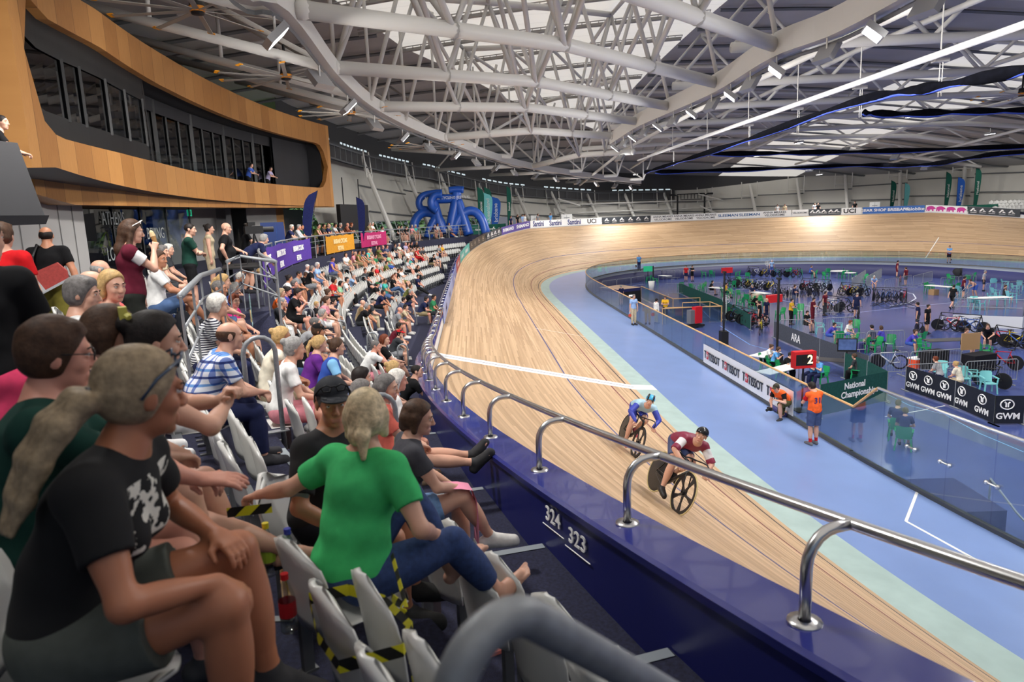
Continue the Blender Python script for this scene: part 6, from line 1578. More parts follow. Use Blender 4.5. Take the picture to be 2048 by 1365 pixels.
for i, (a, b) in enumerate(((0, 0), (.02, .012), (-.02, .012), (0, .03), (.012, -.03), (-.012, -.03))): mb.ball(c0 + J5['side'] * a + J5['d2'] * b, (.009, .012, .012), 6)
mb.build('chest_badge', WT, w5)
SKIPSEAT.append((R5_[0], R5_[1]))
for R_q, Yq, lab in ((R1_, Y1, 'white seat under the woman in the black printed t-shirt'), (R2_, Y2, 'white seat under the man in the dark green polo'), (R3_, Y3, 'white seat under the woman in the denim skirt'), (R4_, Y4, 'white seat under the woman in the green t-shirt'), (R5_, Y5, 'white seat under the man turning round in the dark cap')):
 put_seat(R_q[0], R_q[1], R_q[2], Yq, False, lab, None, True); SKIPSEAT.append((R_q[0], R_q[1]))
# --- woman walking away at the left edge
J6 = skel(**dict(STAND['W'], female=True, head=(-14, 2, 0))); Y6 = R_(8); R6_ = put_head(J6, -34, 508, 3.3, Y6); R6_[2] = CZ
w6 = hero(J6, R6_, Y6, 'woman in a black t-shirt and bright pink shorts walking away at the left edge', cloth(24, 24, 26), .62, (cloth(240, 74, 116), .5), 'bun', 'brown', 'light', cloth(220, 220, 220), pantinf=.03)
# --- person in the red top beyond her
J7 = skel(**dict(STAND['S'], female=True, head=(0, 4, 0))); R7_ = put_head(J7, 8, 478, 6.4, 0); R7_[2] = CZ
hero(J7, R7_, 0.1, 'person in a red puff-sleeved top walking away at the far left', cloth(190, 22, 28), .6, (cloth(40, 40, 48), 1.8), 'short', 'brown', 'light', cloth(60, 60, 60), h=.01)
# --- man with the messenger bag
J8 = skel(**dict(STAND['W'], hl=(.1, .26, .8), hr=(-.12, -.34, .84), head=(0, 2, 0))); Y8 = R_(20); R8_ = put_head(J8, 91, 462, 9.2, Y8); R8_[2] = CZ
sc8 = 1.0
w8 = hero(J8, R8_, Y8, 'bald man in a black t-shirt and olive shorts walking away with a messenger bag', cloth(20, 20, 22), .62, (cloth(112, 104, 44), .86), 'balding', 'dark', 'tan', cloth(40, 40, 42), h=.009, pantinf=.03)
bg = empty('messenger_bag', 'red messenger bag with grey stripe on the back of the walking man', 'bag', R8_, Y8); M_RED = mat('bag_red', s2l(166, 62, 56), .7, noise=.15, nscale=40)
Mx = rot('X', -.42)
mb = MB()
pr = [(-.17, -.12), (-.2, .08), (-.14, .15), (.2, .14), (.24, .0), (.2, -.1)]
mb.prism([Vector((-.215, 0, 1.06)) + Mx @ Vector((0, -y, z)) for y, z in pr], (.09, 0, 0)); mb.build('bag_body', M_RED, bg)
mb = MB(); mb.prism([Vector((-.222, 0, 1.06)) + Mx @ Vector((0, -y, z)) for y, z in ((-.13, -.12), (-.15, .14), (-.11, .15), (-.09, -.12))], (.004, 0, 0)); mb.build('grey_stripe', col(190, 190, 190), bg)
mb = MB(); mb.prism([Vector((-.22, 0, 1.06)) + Mx @ Vector((0, -y, z)) for y, z in ((-.17, -.14), (-.17, -.11), (.2, -.09), (.2, -.12))], (.006, 0, 0)); mb.build('lower_stripe', col(170, 172, 176), bg)
mb = MB(); mb.tube([(-.15, .17, 1.14), (-.14, .14, 1.36), (-.02, .1, 1.50), (.12, .02, 1.38), (.15, -.1, 1.2), (.06, -.2, 1.05), (-.1, -.2, 1.0)], .018, 5); mb.build('strap', M_BLACK, bg)
# --- girl eating an ice cream
J9 = skel(**dict(STAND['S'], female=True, head=(4, 10, 0), hr=(.26, .02, 1.42), er=(.1, -.6, -1), dr=(.3, .2, .9), pr=(.2, .9, 0), hl=(.12, .2, .86), curl=1.1)); Y9 = R_(-62); R9_ = put_head(J9, 266, 476, 7.4, Y9); R9_[2] = CZ
w9 = hero(J9, R9_, Y9, 'girl with long brown hair in a maroon t-shirt standing and eating an ice cream', cloth(96, 28, 46), .15, (cloth(42, 44, 40), 1.9), 'long', 'brown', 'light', cloth(60, 60, 60), h=.008)
S = SDF()
for s in 'lr': a, b = J9['s' + s], J9['e' + s]; S.cap(a, b, .068, .064, clip=[plane(a, b, .55)])
place_mesh('white_sleeve', nmesh(S, 'sleeve', .008), cloth(226, 222, 220), w9); sunglasses(J9, w9, WT, z=.085, x=.035)
c9, s9 = math.cos(Y9), math.sin(Y9); hw = J9['wr'] + np.array([.04, .04, .06]); ic = empty('ice_cream', 'pale brown ice cream held to the mouth of the girl in maroon', 'ice cream', (R9_[0] + hw[0] * c9 - hw[1] * s9, R9_[1] + hw[0] * s9 + hw[1] * c9, R9_[2] + hw[2]), Y9)
mb = MB(); mb.tube([(0, 0, -.05), (-.03, 0, .09)], .014, 8, r2=.028); mb.build('cone', col(196, 150, 92, .7), ic); mb = MB(); mb.tube([(-.03, 0, .085), (-.04, 0, .13), (-.045, 0, .15)], [.03, .022, .006], 8); mb.build('ice', col(224, 196, 150, .5), ic)
# --- standing men at the concourse rail and others along it
def std(pose, u, v, z, r_or_D, top, sh, bt, bc, hr, hcx, label, skin='light', yaw=None, sc=1.0, cap=None, D=None):
 H = headtop(pose) * sc
 if D is None: B_ = row_pick(u, v, H[2], [8], r_or_D, .06, 12); P = B_[2]
 else: P = atd(u, v, D)
 yw = yaw_in(P[0], P[1]) if yaw is None else yaw; c, s = math.cos(yw), math.sin(yw)
 r = person(pose, P[0] - H[0] * c + H[1] * s, P[1] - H[0] * s - H[1] * c, z, yw, top, sh, 'trousers' if bt == 't' else 'shorts', bc, hr, hcx, skin, (50, 50, 54), sc, cap); r['label'] = label; return r
std('V', 452, 443, CZ, 70.3, 'tee', 'black', 't', 'black', 'none', 'grey', 'bald bearded man in a black polo with a hand on the rail', D=15.2)
std('K', 379, 441, CZ, 70.9, 'tee', 'dgreen', 's', 'black', 'shaved', 'dark', 'man in a dark green t-shirt standing with folded arms', D=13.2)
std('S', 419, 457, CZ, 0, 'tank', 'beige', 's', 'beige', 'bun', 'dark', 'woman in a beige top standing far back on the concourse', D=17.5)
std('P', 497, 430, CZ, 0, 'tee', 'black', 's', 'black', 'bun', 'dark', 'camera operator in black behind a tripod camera', D=20.5, yaw=R_(-70))
std('N', 527, 452, CZ, 0, 'tee', 'navy', 's', 'black', 'short', 'grey', 'old man in navy bending over the equipment table', D=17.5, yaw=R_(-60))
for i, (u, v, top, sh, bt, bc, hr, hcx, lab) in enumerate(((583, 447, 'tee', 'navy', 's', 'grey', 'short', 'white', 'old woman in a navy polo and white cap at the purple banner rail'), (597, 442, 'long', 'lgrey', 't', 'charcoal', 'short', 'grey', 'grey haired man in a pale grey shirt at the purple banner rail'), (604, 456, 'tee', 'dgreen', 's', 'black', 'bun', 'dark', 'dark haired girl in green at the end of the purple banner'), (616, 444, 'tee', 'lgreen', 's', 'khaki', 'short', 'grey', 'man in a pale mint shirt beside the navy feather flag'), (637, 444, 'tank', 'olive', 's', 'charcoal', 'bun', 'dark', 'woman in an olive top leaning on the rail right of the flag'), (647, 441, 'tee', 'charcoal', 's', 'black', 'short', 'dark', 'man in charcoal leaning between the olive top and the yellow sash'), (657, 440, 'tee', 'navy', 's', 'navy', 'balding', 'grey', 'balding man in navy leaning above the amber banner'), (656, 446, 'tee', 'yellow', 's', 'black', 'short', 'brown', 'person in yellow leaning low above the amber banner'), (670, 442, 'tee', 'lgrey', 's', 'black', 'short', 'dark', 'person in light grey leaning above the amber banner'), (681, 444, 'tee', 'charcoal', 's', 'grey', 'short', 'grey', 'grey haired man in charcoal above the amber banner'), (695, 445, 'tank', 'peach', 's', 'beige', 'long', 'red', 'woman with long auburn hair in a peach top leaning on the rail'), (703, 445, 'tee', 'black', 's', 'black', 'short', 'red', 'auburn haired person in black beside the peach top'), (739, 440, 'tee', 'khaki', 's', 'khaki', 'short', 'grey', 'man in khaki standing behind the magenta banner'), (746, 451, 'tee', 'white', 's', 'beige', 'short', 'white', 'person in white with a straw hat behind the magenta banner'))):
 std('L', u, v, CZ, BR + .42, top, sh, bt, bc, hr, hcx, lab, skin=['light', 'pink', 'tan'][i % 3])
std('I', 543, 469, CZ, 70.3, 'tank', 'pink', 's', 'denim', 'bun', 'brown', 'brown haired child in pink behind the rail beside the blond boy', sc=.8)
std('J', 552, 476, CZ, 69.9, 'tee', 'yellow', 's', 'denim', 'short', 'blond', 'small blond boy peering over the purple banner', sc=.72)
std('L', 4, 247, 6.35, 0, 'tee', 'black', 't', 'black', 'shaved', 'dark', 'man in black looking out from the black balcony', D=11.5, yaw=R_(-60))
for u, v, D, sh, lab in ((504, 342, 39.5, 'blue', 'person in blue leaning on the media box balcony'), (543, 352, 42.5, 'lilac', 'child in lilac leaning on the media box balcony')): std('L', u, v, 7.95, 0, 'tee', sh, 's', 'black', 'short', 'dark', lab, D=D, yaw=R_(-95))
# far rail people on the bend walkway
for u, v, sh, bc, hr, lab, D in ((1250, 430, 'navy', 'black', 'short', 'far standing person in navy with dark trousers left of the group', None), (1036, 428, 'black', 'navy', 'short', 'far spectator in black left of the three by the rail', 0), (1045, 431, 'lblue', 'lgrey', 'short', 'far spectator in pale blue by the bend rail', 0), (1050, 433, 'white', 'lgrey', 'short', 'far spectator in white beside the pale blue one', 0), (1022, 430, 'navy', 'black', 'bob', 'far spectator in navy standing right of the slim flag', 0), (1076, 434, 'grey', 'slate', 'short', 'far spectator in grey below the white cabinet', 0), (1102, 432, 'sky', 'navy', 'bob', 'far spectator in sky blue near the door cabinet', 0), (1555, 406, 'white', 'lgrey', 'short', 'far person in white standing above the long white board', 0), (1568, 406, 'beige', 'khaki', 'short', 'far person in beige standing above the long white board', 0), (1630, 403, 'lgrey', 'beige', 'short', 'far person in light grey above the right peak board', 0), (1636, 409, 'black', 'black', 'short', 'far person in black bending above the right peak board', 0), (1709, 402, 'black', 'black', 'short', 'far person in black behind the white lettered board', 0)):
 if D is None: continue
 p, s = wpos(u, 1.15); H = headtop('S'); yw = math.atan2(-24 - p[1], 20 - p[0])
 r = person('S', p[0], p[1], max(zc(s) - .5, 4.2), yw, 'tee', sh, 'trousers', bc, hr, 'brown'); r['label'] = lab
# ------------------------------------------------------------------ track bicycles
M_TYRE = mat('tyre_black', s2l(22, 22, 24), .7); M_CARB = mat('carbon_black', s2l(24, 24, 27), .35); M_TYREC = mat('tyre_tan', s2l(196, 178, 130), .7); M_CHAIN = mat('drive_metal', s2l(120, 120, 124), .35, .8)
WR = .335
def wheel_mesh(kind):
 mb = MB(); mb.mi = 0; n = 28
 mb.tube([(WR * math.cos(a), 0, WR * math.sin(a)) for a in np.linspace(0, 2 * math.pi, n, endpoint=False)], .0125, 6, closed=True)
 mb.mi = 1
 if kind == 'disc': mb.lathe([(0, .022), (.06, .02), (WR - .02, .007), (WR - .012, 0), (WR - .02, -.007), (.06, -.02), (0, -.022)], n, M=rot('X', math.pi / 2))
 else:
  mb.lathe([(WR - .06, .010), (WR - .012, .009), (WR - .012, -.009), (WR - .06, -.010), (WR - .06, .010)], n, M=rot('X', math.pi / 2))
  mb.lathe([(0, .035), (.03, .035), (.03, -.035), (0, -.035)], 10, M=rot('X', math.pi / 2))
  if kind == 'five':
   for k in range(5):
    a = 2 * math.pi * k / 5 + .3; d = Vector((math.cos(a), 0, math.sin(a))); t = Vector((-d.z, 0, d.x)); P = [d * .02 - t * .028, d * .14 - t * .017, d * (WR - .05) - t * .045, d * (WR - .05) + t * .045, d * .14 + t * .017, d * .02 + t * .028]
    mb.prism([q + Vector((0, -.007, 0)) for q in P], (0, .014, 0))
  else:
   for k in range(18): a = 2 * math.pi * k / 18; mb.bar((0, .02 * (-1) ** k, 0), ((WR - .05) * math.cos(a), 0, (WR - .05) * math.sin(a)), .002, 3)
 return mb
_WM = {}
def wheel(kind, parent, x, z, ry=0, tyre=None):
 if kind not in _WM: _WM[kind] = None
 mb = wheel_mesh(kind) if _WM[kind] is None else None
 if mb is not None:
  me = bpy.data.meshes.new('wheel'); me.from_pydata(mb.V, [], mb.F); me.polygons.foreach_set('material_index', np.array(mb.M, np.int32)); me.materials.append(M_TYRE); me.materials.append(M_CARB); me.update(); _WM[kind] = me
 o = bpy.data.objects.new('wheel', _WM[kind]); COL.objects.link(o); o.parent = parent; o.location = (x, 0, z); o.rotation_euler = (0, ry, 0)
 if tyre: o.material_slots[0].link = 'OBJECT'; o.material_slots[0].material = tyre
 return o
_BM = {}
def bike(loc, yaw, label, frame=None, group=None, kinds=('disc', 'five'), lean=0.0, tyre=None, M=None, z0=0.0):
 t = empty('track_bicycle', label, 'bicycle', loc, yaw, group)
 if M is not None: t.matrix_world = M
 elif lean: t.rotation_euler = (lean, 0, yaw)
 if not _BM:
  mb = MB(); bb = (-.02, 0, .29); st = (-.19, 0, .80); hd = (.40, 0, .79); hb = (.44, 0, .66); ra = (-.40, 0, WR)
  mb.tube([hb, bb], .027, 8, r2=.03); mb.tube([st, (.41, 0, .76)], .02, 8); mb.tube([bb, (-.19, 0, .80), (-.205, 0, .88)], .019, 8); mb.bar(hd, hb, .024, 8)
  for s in (-1, 1): mb.tube([(bb[0], .02 * s, bb[2]), (-.22, .035 * s, .31), (ra[0], .05 * s, ra[2])], .012, 6); mb.tube([(-.16, .014 * s, .70), (-.28, .03 * s, .53), (ra[0], .05 * s, ra[2])], .010, 6)
  _BM['frame'] = mb
  mb = MB()
  for s in (-1, 1): mb.tube([(.44, .01 * s, .66), (.455, .045 * s, .62), (.545, .045 * s, WR)], .014, 6, r2=.009)
  _BM['fork'] = mb
  mb = MB(); mb.tube([(.39, 0, .80), (.36, 0, .84), (.46, 0, .85)], .016, 6);
  for s in (-1, 1): mb.tube([(.46, 0, .85), (.465, .12 * s, .855), (.50, .19 * s, .85), (.56, .2 * s, .82), (.57, .2 * s, .76), (.53, .2 * s, .715), (.46, .2 * s, .70)], .0125, 6)
  _BM['handlebar'] = mb
  mb = MB(); mb.ball((-.27, 0, .905), (.075, .068, .02), 8); mb.tube([(-.25, 0, .905), (-.12, 0, .905), (-.06, 0, .9)], [.045, .022, .014], 8); _BM['saddle'] = mb
  mb = MB(); mb.lathe([(.03, .004), (.095, .004), (.095, -.004), (.03, -.004)], 18, c=(-.02, -.05, .29), M=rot('X', math.pi / 2)); mb.bar((-.02, -.05, .29), (.10, -.07, .17), .012, 6); mb.bar((-.02, .05, .29), (-.14, .07, .41), .012, 6); mb.box((.11, -.11, .165), (.08, .08, .02)); mb.box((-.15, .11, .415), (.08, .08, .02))
  mb.bar((-.02, -.05, .385), (-.40, -.05, .37), .005, 4); mb.bar((-.02, -.05, .195), (-.40, -.05, .30), .005, 4); _BM['crankset'] = mb
  for k in list(_BM):
   me = bpy.data.meshes.new(k); me.from_pydata(_BM[k].V, [], _BM[k].F); me.polygons.foreach_set('use_smooth', np.ones(len(_BM[k].F), bool)); me.materials.append(M_CHAIN if k == 'crankset' else M_CARB); me.update(); _BM[k] = me
 for k, me in _BM.items():
  o = bpy.data.objects.new(k, me); COL.objects.link(o); o.parent = t
  if k == 'frame' and frame: o.material_slots[0].link = 'OBJECT'; o.material_slots[0].material = frame
 wheel(kinds[0], t, -.40, WR, 0, tyre); wheel(kinds[1], t, .545, WR, .4, tyre)
 return t
def track_frame(s, w_, back=True, lean=0.0):
 """matrix of something riding the boards towards the camera side"""
 P = wood(s, w_); x, y, th, k = tr(s); b = float(bank(s)); fx = np.array([-math.cos(th), -math.sin(th), 0]); out = np.array([-math.sin(th), math.cos(th), 0]); up = -out * math.sin(b) + np.array([0, 0, math.cos(b)]);
 up = unit(up * math.cos(lean) + out * math.sin(lean)); side = np.cross(up, fx); M = Matrix(((fx[0], side[0], up[0], P[0]), (fx[1], side[1], up[1], P[1]), (fx[2], side[2], up[2], P[2]), (0, 0, 0, 1))); return M
def rider_pose(headyaw, low=0): return skel(px=-.24, pz=.93, lean=64, lean2=16 + low, head=(headyaw, 2, 0), hl=(.52, .205, .74), hr=(.52, -.205, .74), el=(.1, 1, -.4), er=(.1, -1, -.4), dl=(.2, 0, -.9), dr=(.2, 0, -.9), pl=(1, 0, .1), pr=(1, 0, .1), fl=(-.14, .11, .46), fr=(.10, -.11, .22), kl=(1, .1, .3), kr=(1, -.1, .3), tl=0, tr=0, ftl=16, ftr=10, curl=1.4)
def locate(u, v):
 b = None
 for s in np.arange(-34, 0, .1):
  for w_ in np.arange(.2, 6.8, .1):
   q = pxof(wood(s, w_));
   if q is None: continue
   e = (q[0] - u) ** 2 + (q[1] - v) ** 2
   if b is None or e < b[0]: b = (e, s, w_)
 return b[1], b[2]
M_MAR = mat('lycra_maroon', s2l(134, 34, 66), .5); M_NVL = mat('lycra_navy', s2l(58, 70, 112), .5); M_BLL = mat('lycra_blue', s2l(52, 66, 176), .5); M_LBL = mat('lycra_pale_blue', s2l(170, 208, 228), .5)
def racer(u, v, hy, label, blabel, sh, pt, sleeve, slm, helm, frame, tyre, shoe, sc=1.0, kinds=('disc', 'five')):
 s, w_ = locate(u, v); M = track_frame(s, w_, lean=.0)
 b = bike((0, 0, 0), 0, blabel, frame, None, kinds, M=M, tyre=tyre)
 J = rider_pose(hy); r = hero(J, (0, 0, 0), 0, label, sh, sleeve[0], (pt, .72), None, 'dark', 'light', shoe, h=.008, fold=.001, pantinf=.006); r.matrix_world = M
 S = SDF()
 for q in 'lr': a, e = J['s' + q], J['e' + q]; S.cap(a, e, .071, .060, clip=[plane(a, e, min(1, sleeve[1]))])
 if sleeve[1] > 1:
  for q in 'lr': S.cap(J['e' + q], J['w' + q], .049, .036)
 place_mesh('sleeves', nmesh(S, 'sleeves', .008), slm, r)
 H = SDF(); c = J['hc'] + J['HR'] @ np.array([-.012, 0, .045]); H.ell(c, (.128, .096, .098), J['HR'], .01, clip=[(J['hc'] + J['HR'] @ np.array([0, 0, .02]), J['HR'] @ np.array([.25, 0, -1]))]); place_mesh('helmet', nmesh(H, 'helmet', .008), helm, r)
 return r, J, M
rA, JA, MA = racer(1318, 1000, -34, 'rider in a maroon and white jersey leading on the boards', 'black carbon track bicycle with tan tyre rims under the leading rider', M_MAR, M_NVL, (.3, .98), mat('lycra_white', s2l(226, 226, 230), .5), mat('helmet_black', s2l(24, 24, 26), .22), None, M_TYREC, mat('shoe_black', s2l(24, 24, 26), .4))
S = SDF()
for q in 'lr': a, e = JA['s' + q], JA['e' + q]; S.cap(a + (e - a) * .8, e, .068, .066, clip=[plane(a, e, 1.0)])
place_mesh('maroon_cuff', nmesh(S, 'cuff', .008), M_MAR, rA)
rB, JB, MB_ = racer(1252, 898, -20, 'rider in pale and royal blue jersey following on the boards', 'black and yellow track bicycle under the following blue rider', M_LBL, M_BLL, (.3, 1.9), M_BLL, mat('helmet_sky', s2l(60, 170, 224), .25), None, None, mat('shoe_pink', s2l(240, 110, 130), .5), kinds=('disc', 'five'))
S = SDF(); c = JB['hc'] + JB['HR'] @ np.array([-.012, 0, .045])
for q in (-1, 1): S.ell(c + JB['HR'] @ np.array([.0, q * .052, .02]), (.12, .03, .085), JB['HR'], .005)
place_mesh('helmet_side', nmesh(S, 'helmet_side', .008), MATS['helmet_black'], rB)
# ------------------------------------------------------------------ officials on the apron and by the fence
def zap(p): return float(apz(p)) - .004
def apron_person(pose, u, v, yaw, top, sh, bt, bc, hr, hcx, label, skin='light', sc=1.0, shoes=(50, 50, 52), cap=None):
 p = apt(u, v); r = person(pose, p[0], p[1], zap(p), yaw, top, sh, 'trousers' if bt == 't' else 'shorts', bc, hr, hcx, skin, shoes, sc, cap); r['label'] = label; return r, p
rO, pO = apron_person('S', 1267, 650, R_(200), 'tee', 'lblue', 't', 'beige', 'short', 'salt', 'official in a pale blue shirt and beige trousers standing on the apron')
t = empty('red_paddle', 'small red paddle in the hand of the official in pale blue', 'paddle', (rO.location.x, rO.location.y, rO.location.z)); t.rotation_euler = rO.rotation_euler
mb = MB(); mb.lathe([(0, .006), (.10, .006), (.10, -.006), (0, -.006)], 16, c=(.10, -.30, .58), M=rot('Y', math.pi / 2)); mb.build('disc', col(206, 80, 60, .5), t); mb = MB(); mb.bar((.08, -.29, .68), (.07, -.28, .78), .012, 6); mb.build('handle', WT, t)
apron_person('S', 1278, 541, R_(180), 'tee', 'sky', 't', 'navy', 'balding', 'grey', 'official in a sky blue shirt and dark trousers on the far apron of the bend')
apron_person('K', 1897, 527, R_(160), 'tee', 'sky', 's', 'black', 'short', 'brown', 'official in sky blue with folded arms on the far apron at right')
# photographers in orange bibs
J31 = skel(**dict(STAND['P'], head=(20, 24, 0))); p31 = apt(1627, 890); Y31 = R_(8)
w31 = hero(J31, (p31[0], p31[1], zap(p31)), Y31, 'photographer in an orange number bib over a red shirt standing back to camera', cloth(196, 30, 38), .62, (cloth(70, 84, 122), .85), 'short', 'dark', 'light', cloth(110, 112, 118), h=.01, pantinf=.03, sc=.98)
M_ORB = cloth(240, 100, 44); ob = nmesh(shirt_sdf(J31, 0, .026, loose=.01), 'bib', .01); bib = place_mesh('bib', ob, M_ORB, w31)
Vt, Ft = text_mesh('31', .23, .003, 'CENTER', .003, 1); bz = J31['chest'][2] - .02; mesh('bib_number', [(-.152 - q[2] + J31['chest'][0], -q[0], bz + q[1]) for q in Vt], Ft, col(60, 50, 120), bib)
mb = MB(); mb.box((J31['chest'][0] - .15, 0, bz - .16), (.01, .18, .055)); mb.build('bib_strip', col(60, 50, 120), bib)
for s in 'lr': place_mesh('sock', nmesh(sock_sdf(J31, s), 'sock', .01), cloth(190, 40, 44), w31)
JK = skel(px=.0, pz=.52, lean=32, lean2=22, head=(10, 16, 0), hl=(.52, .08, .66), hr=(.56, -.06, .44), dr=(.6, 0, -.5), fl=(.36, .12, .08), kl=(.8, .1, 1), fr=(-.36, -.1, .12), kr=(.4, -.1, -1), ftr=50, curl=.8); pk_ = apt(1570, 836); YK = R_(118)
wk = hero(JK, (pk_[0], pk_[1], zap(pk_)), YK, 'photographer in an orange bib and cap kneeling at the fence', cloth(24, 24, 26), .62, (cloth(84, 82, 52), .95), 'short', 'dark', 'light', cloth(60, 60, 64), h=.01, pantinf=.03)
place_mesh('bib', nmesh(shirt_sdf(JK, 0, .026, loose=.01), 'bib', .01), M_ORB, wk); place_mesh('cap', nmesh(cap_sdf(JK['hc'], JK['HR']), 'cap', .008), cloth(70, 66, 52), wk)
cm = empty('camera', 'black camera held low by the kneeling photographer', 'camera', (pk_[0], pk_[1], zap(pk_)), YK)
mb = MB(); c = JK['wr'] + np.array([.08, 0, -.06]); mb.box(c, (.08, .14, .1)); mb.build('camera_body', M_BLACK, cm); mb = MB(); mb.tube([c, c + [.14, 0, -.02]], .04, 10); mb.build('lens', M_BLACK, cm)
bx = empty('equipment_bag', 'slim navy bag lying on the apron against the white fence banner', 'bag', tp(-15.6, -4.05, -.29)); th_ = float(tr(-15.6)[2])
mb = MB(); mb.tube([Vector((-.45, 0, .07)), Vector((.45, 0, .07))], .07, 10); mb.build('bag_body', col(52, 50, 104), bx); bx.rotation_euler = (0, 0, th_)
mb = MB(); mb.tube([(0, -.0, .13), (.1, -.0, .19), (-.1, 0, .19), (0, 0, .13)], .012, 5); mb.build('handle', col(190, 190, 200), bx)
# ------------------------------------------------------------------ seats, hoops, balustrades, banners
for x, y, z0, yaw, k, r in OCC: pass
RW = ['', 'first', 'second', 'third', 'fourth', 'fifth', 'sixth', 'seventh', 'eighth']
cand = []
for k in range(1, 9):
 a = R_(-33.5)
 while a < R_(40):
  a += .49 / rk(k)
  if k >= 6 and a > NEAR + .004: break
  if k == 8 and a > R_(-25.9): break
  if any(abs(a - q) < .62 / rk(k) for q in AISLES): continue
  P = pol(rk(k), a, zk(min(k, 8)))
  i = np.argmin((TX - P[0]) ** 2 + (TY - P[1]) ** 2); s = TS[i]; off = (P[0] - TX[i]) * -math.sin(TTH[i]) + (P[1] - TY[i]) * math.cos(TTH[i]) - oo(s)
  if off < .72 or (walk_z(s) > P[2] + .12 and off < .36 + walk_w(s) + .3): continue
  if walk_z(s) > P[2] + .5 and off < 2.2: continue
  q = pxof(P + [0, 0, .6])
  if q is None or not (-60 < q[0] < 2100 and 380 < q[1] < 1500) or q[2] < .95: continue
  if k == 8 and (q[2] < 2.9 or q[0] < 330): continue
  if any((P[0] - o[0]) ** 2 + (P[1] - o[1]) ** 2 < .42 ** 2 and abs(o[2] - P[2]) < .3 for o in OCC): continue
  if any((P[0] - o[0]) ** 2 + (P[1] - o[1]) ** 2 < .40 ** 2 for o in SKIPSEAT): continue
  cand.append((q[2], k, a, P, q))
cand.sort(key=lambda c: c[0])
sec = lambda a: sum(a > q for q in AISLES)
SECN = ['before the first aisle', 'between the first and second aisles', 'between the second and third aisles', 'between the third and fourth aisles', 'past the fourth aisle', 'past the fourth aisle']
rgs = random.Random(5); nn = {}
NEARTAG = {}
occn = 0
for x, y, z0, yaw, k, r in OCC:
 q = pxof((x, y, z0 + .5))
 put_seat(x - .02 * math.cos(yaw), y - .02 * math.sin(yaw), z0, yaw_in(x, y), False, 'SEAT_OF', None, q is not None and q[2] < 9)['sitter'] = r.name
 occn += 1
LIMIT = 292 - occn
far = MB()
for i, (d, k, a, P, q) in enumerate(cand):
 if i < LIMIT:
  lab = 'empty white folding seat in the %s row %s' % (RW[k], SECN[sec(a)])
  if d < 6.5:
   nn.setdefault((k, sec(a)), 0); nn[(k, sec(a))] += 1; lab = 'empty white folding seat, %s row, %s from the camera %s' % (RW[k], ordn(nn[(k, sec(a))] - 1), SECN[sec(a)]); g = None
  else: g = 'empty seats in the %s row %s' % (RW[k], SECN[sec(a)])
  put_seat(P[0], P[1], P[2], -math.pi / 2 - a + rgs.uniform(-.03, .03), True, lab, g or 'empty seats near the camera', d < 9)
 else:
  M = Matrix.Translation(P) @ Matrix.Rotation(-math.pi / 2 - a, 4, 'Z'); me = seat_one(True); n = len(far.V)
  far.V += [tuple(M @ v.co) for v in me.vertices]; far.F += [tuple(n + w_ for w_ in p.vertices) for p in me.polygons]; far.M += [p.material_index for p in me.polygons]
if far.V:
 o = mesh('stadium_seats', far.V, far.F, None, mats=[M_SEAT, M_BRK], mi=far.M, smooth=True); tag(o, 'mass of far empty white folding seats at the end of the grandstand', 'seats', kind='stuff')
# aisle hoops
def hoop(P, yaw, label, wd=.30, h=.98, r=.024, group='aisle handrail hoops'):
 t = empty('aisle_handrail', label, 'handrail', P, yaw, group); n = 12
 pts = [(-wd / 2, 0, 0), (-wd / 2, 0, h - wd / 2)] + [(-wd / 2 * math.cos(math.pi * i / 8), 0, h - wd / 2 + wd / 2 * math.sin(math.pi * i / 8)) for i in range(1, 8)] + [(wd / 2, 0, h - wd / 2), (wd / 2, 0, -.36)]
 mb = MB(); mb.tube(pts, r, n); mb.build('rail', M_GALV, t, smooth=True)
 mb = MB(); mb.box((0, 0, .006), (wd + .12, .09, .012)); mb.build('base_plate', M_GALV, t)
for i, (u, v, k) in enumerate(((515, 672, 7), (755, 786, 6))):
 b = None
 B_ = row_pick(u, v, .98, [k], None, .06, 3.0); P = B_[2]; hoop((P[0], P[1], zk(k)), yaw_in(P[0], P[1]), ['grey aisle hoop rail behind the man in the black cap', 'grey aisle hoop rail beside the woman in the green shirt'][i])
hp = atd(893, 1262, .84); fw_ = np.array([.62, -.78, 0]); t = empty('stair_handrail', 'thick blurred grey handrail bending down the aisle closest to the camera', 'handrail', (hp[0], hp[1], CZ)); hz = hp[2] - CZ
mb = MB(); mb.tube([(0, 0, 0), (0, 0, hz - .11)] + [fw_ * (.085 * (1 - math.cos(q))) + [0, 0, hz - .11 + .085 * math.sin(q)] for q in np.linspace(.15, 2.2, 10)] + [fw_ * .6 + [0, 0, hz - .46], fw_ * 1.0 + [0, 0, hz - .80]], .027, 16); mb.build('rail', M_GALV, t, smooth=True)
mb = MB(); mb.bar(fw_ * .98 + [0, 0, hz - .84], fw_ * .98 + [0, 0, zk(7) - CZ - .42], .024, 10); mb.build('lower_post', M_GALV, t, smooth=True)
for j, q in ((1, AISLES[1]), (2, AISLES[2]), (3, AISLES[3])):
 for k in range(1, 6):
  P = pol(rk(k) + .30, q - .5 / rk(k), zk(k)); i = np.argmin((TX - P[0]) ** 2 + (TY - P[1]) ** 2)
  if walk_z(TS[i]) > P[2] + .3: continue
  hoop(P, yaw_in(P[0], P[1]), 'grey hoop rail at the %s row of the %s aisle' % (RW[k], ORD[j]))
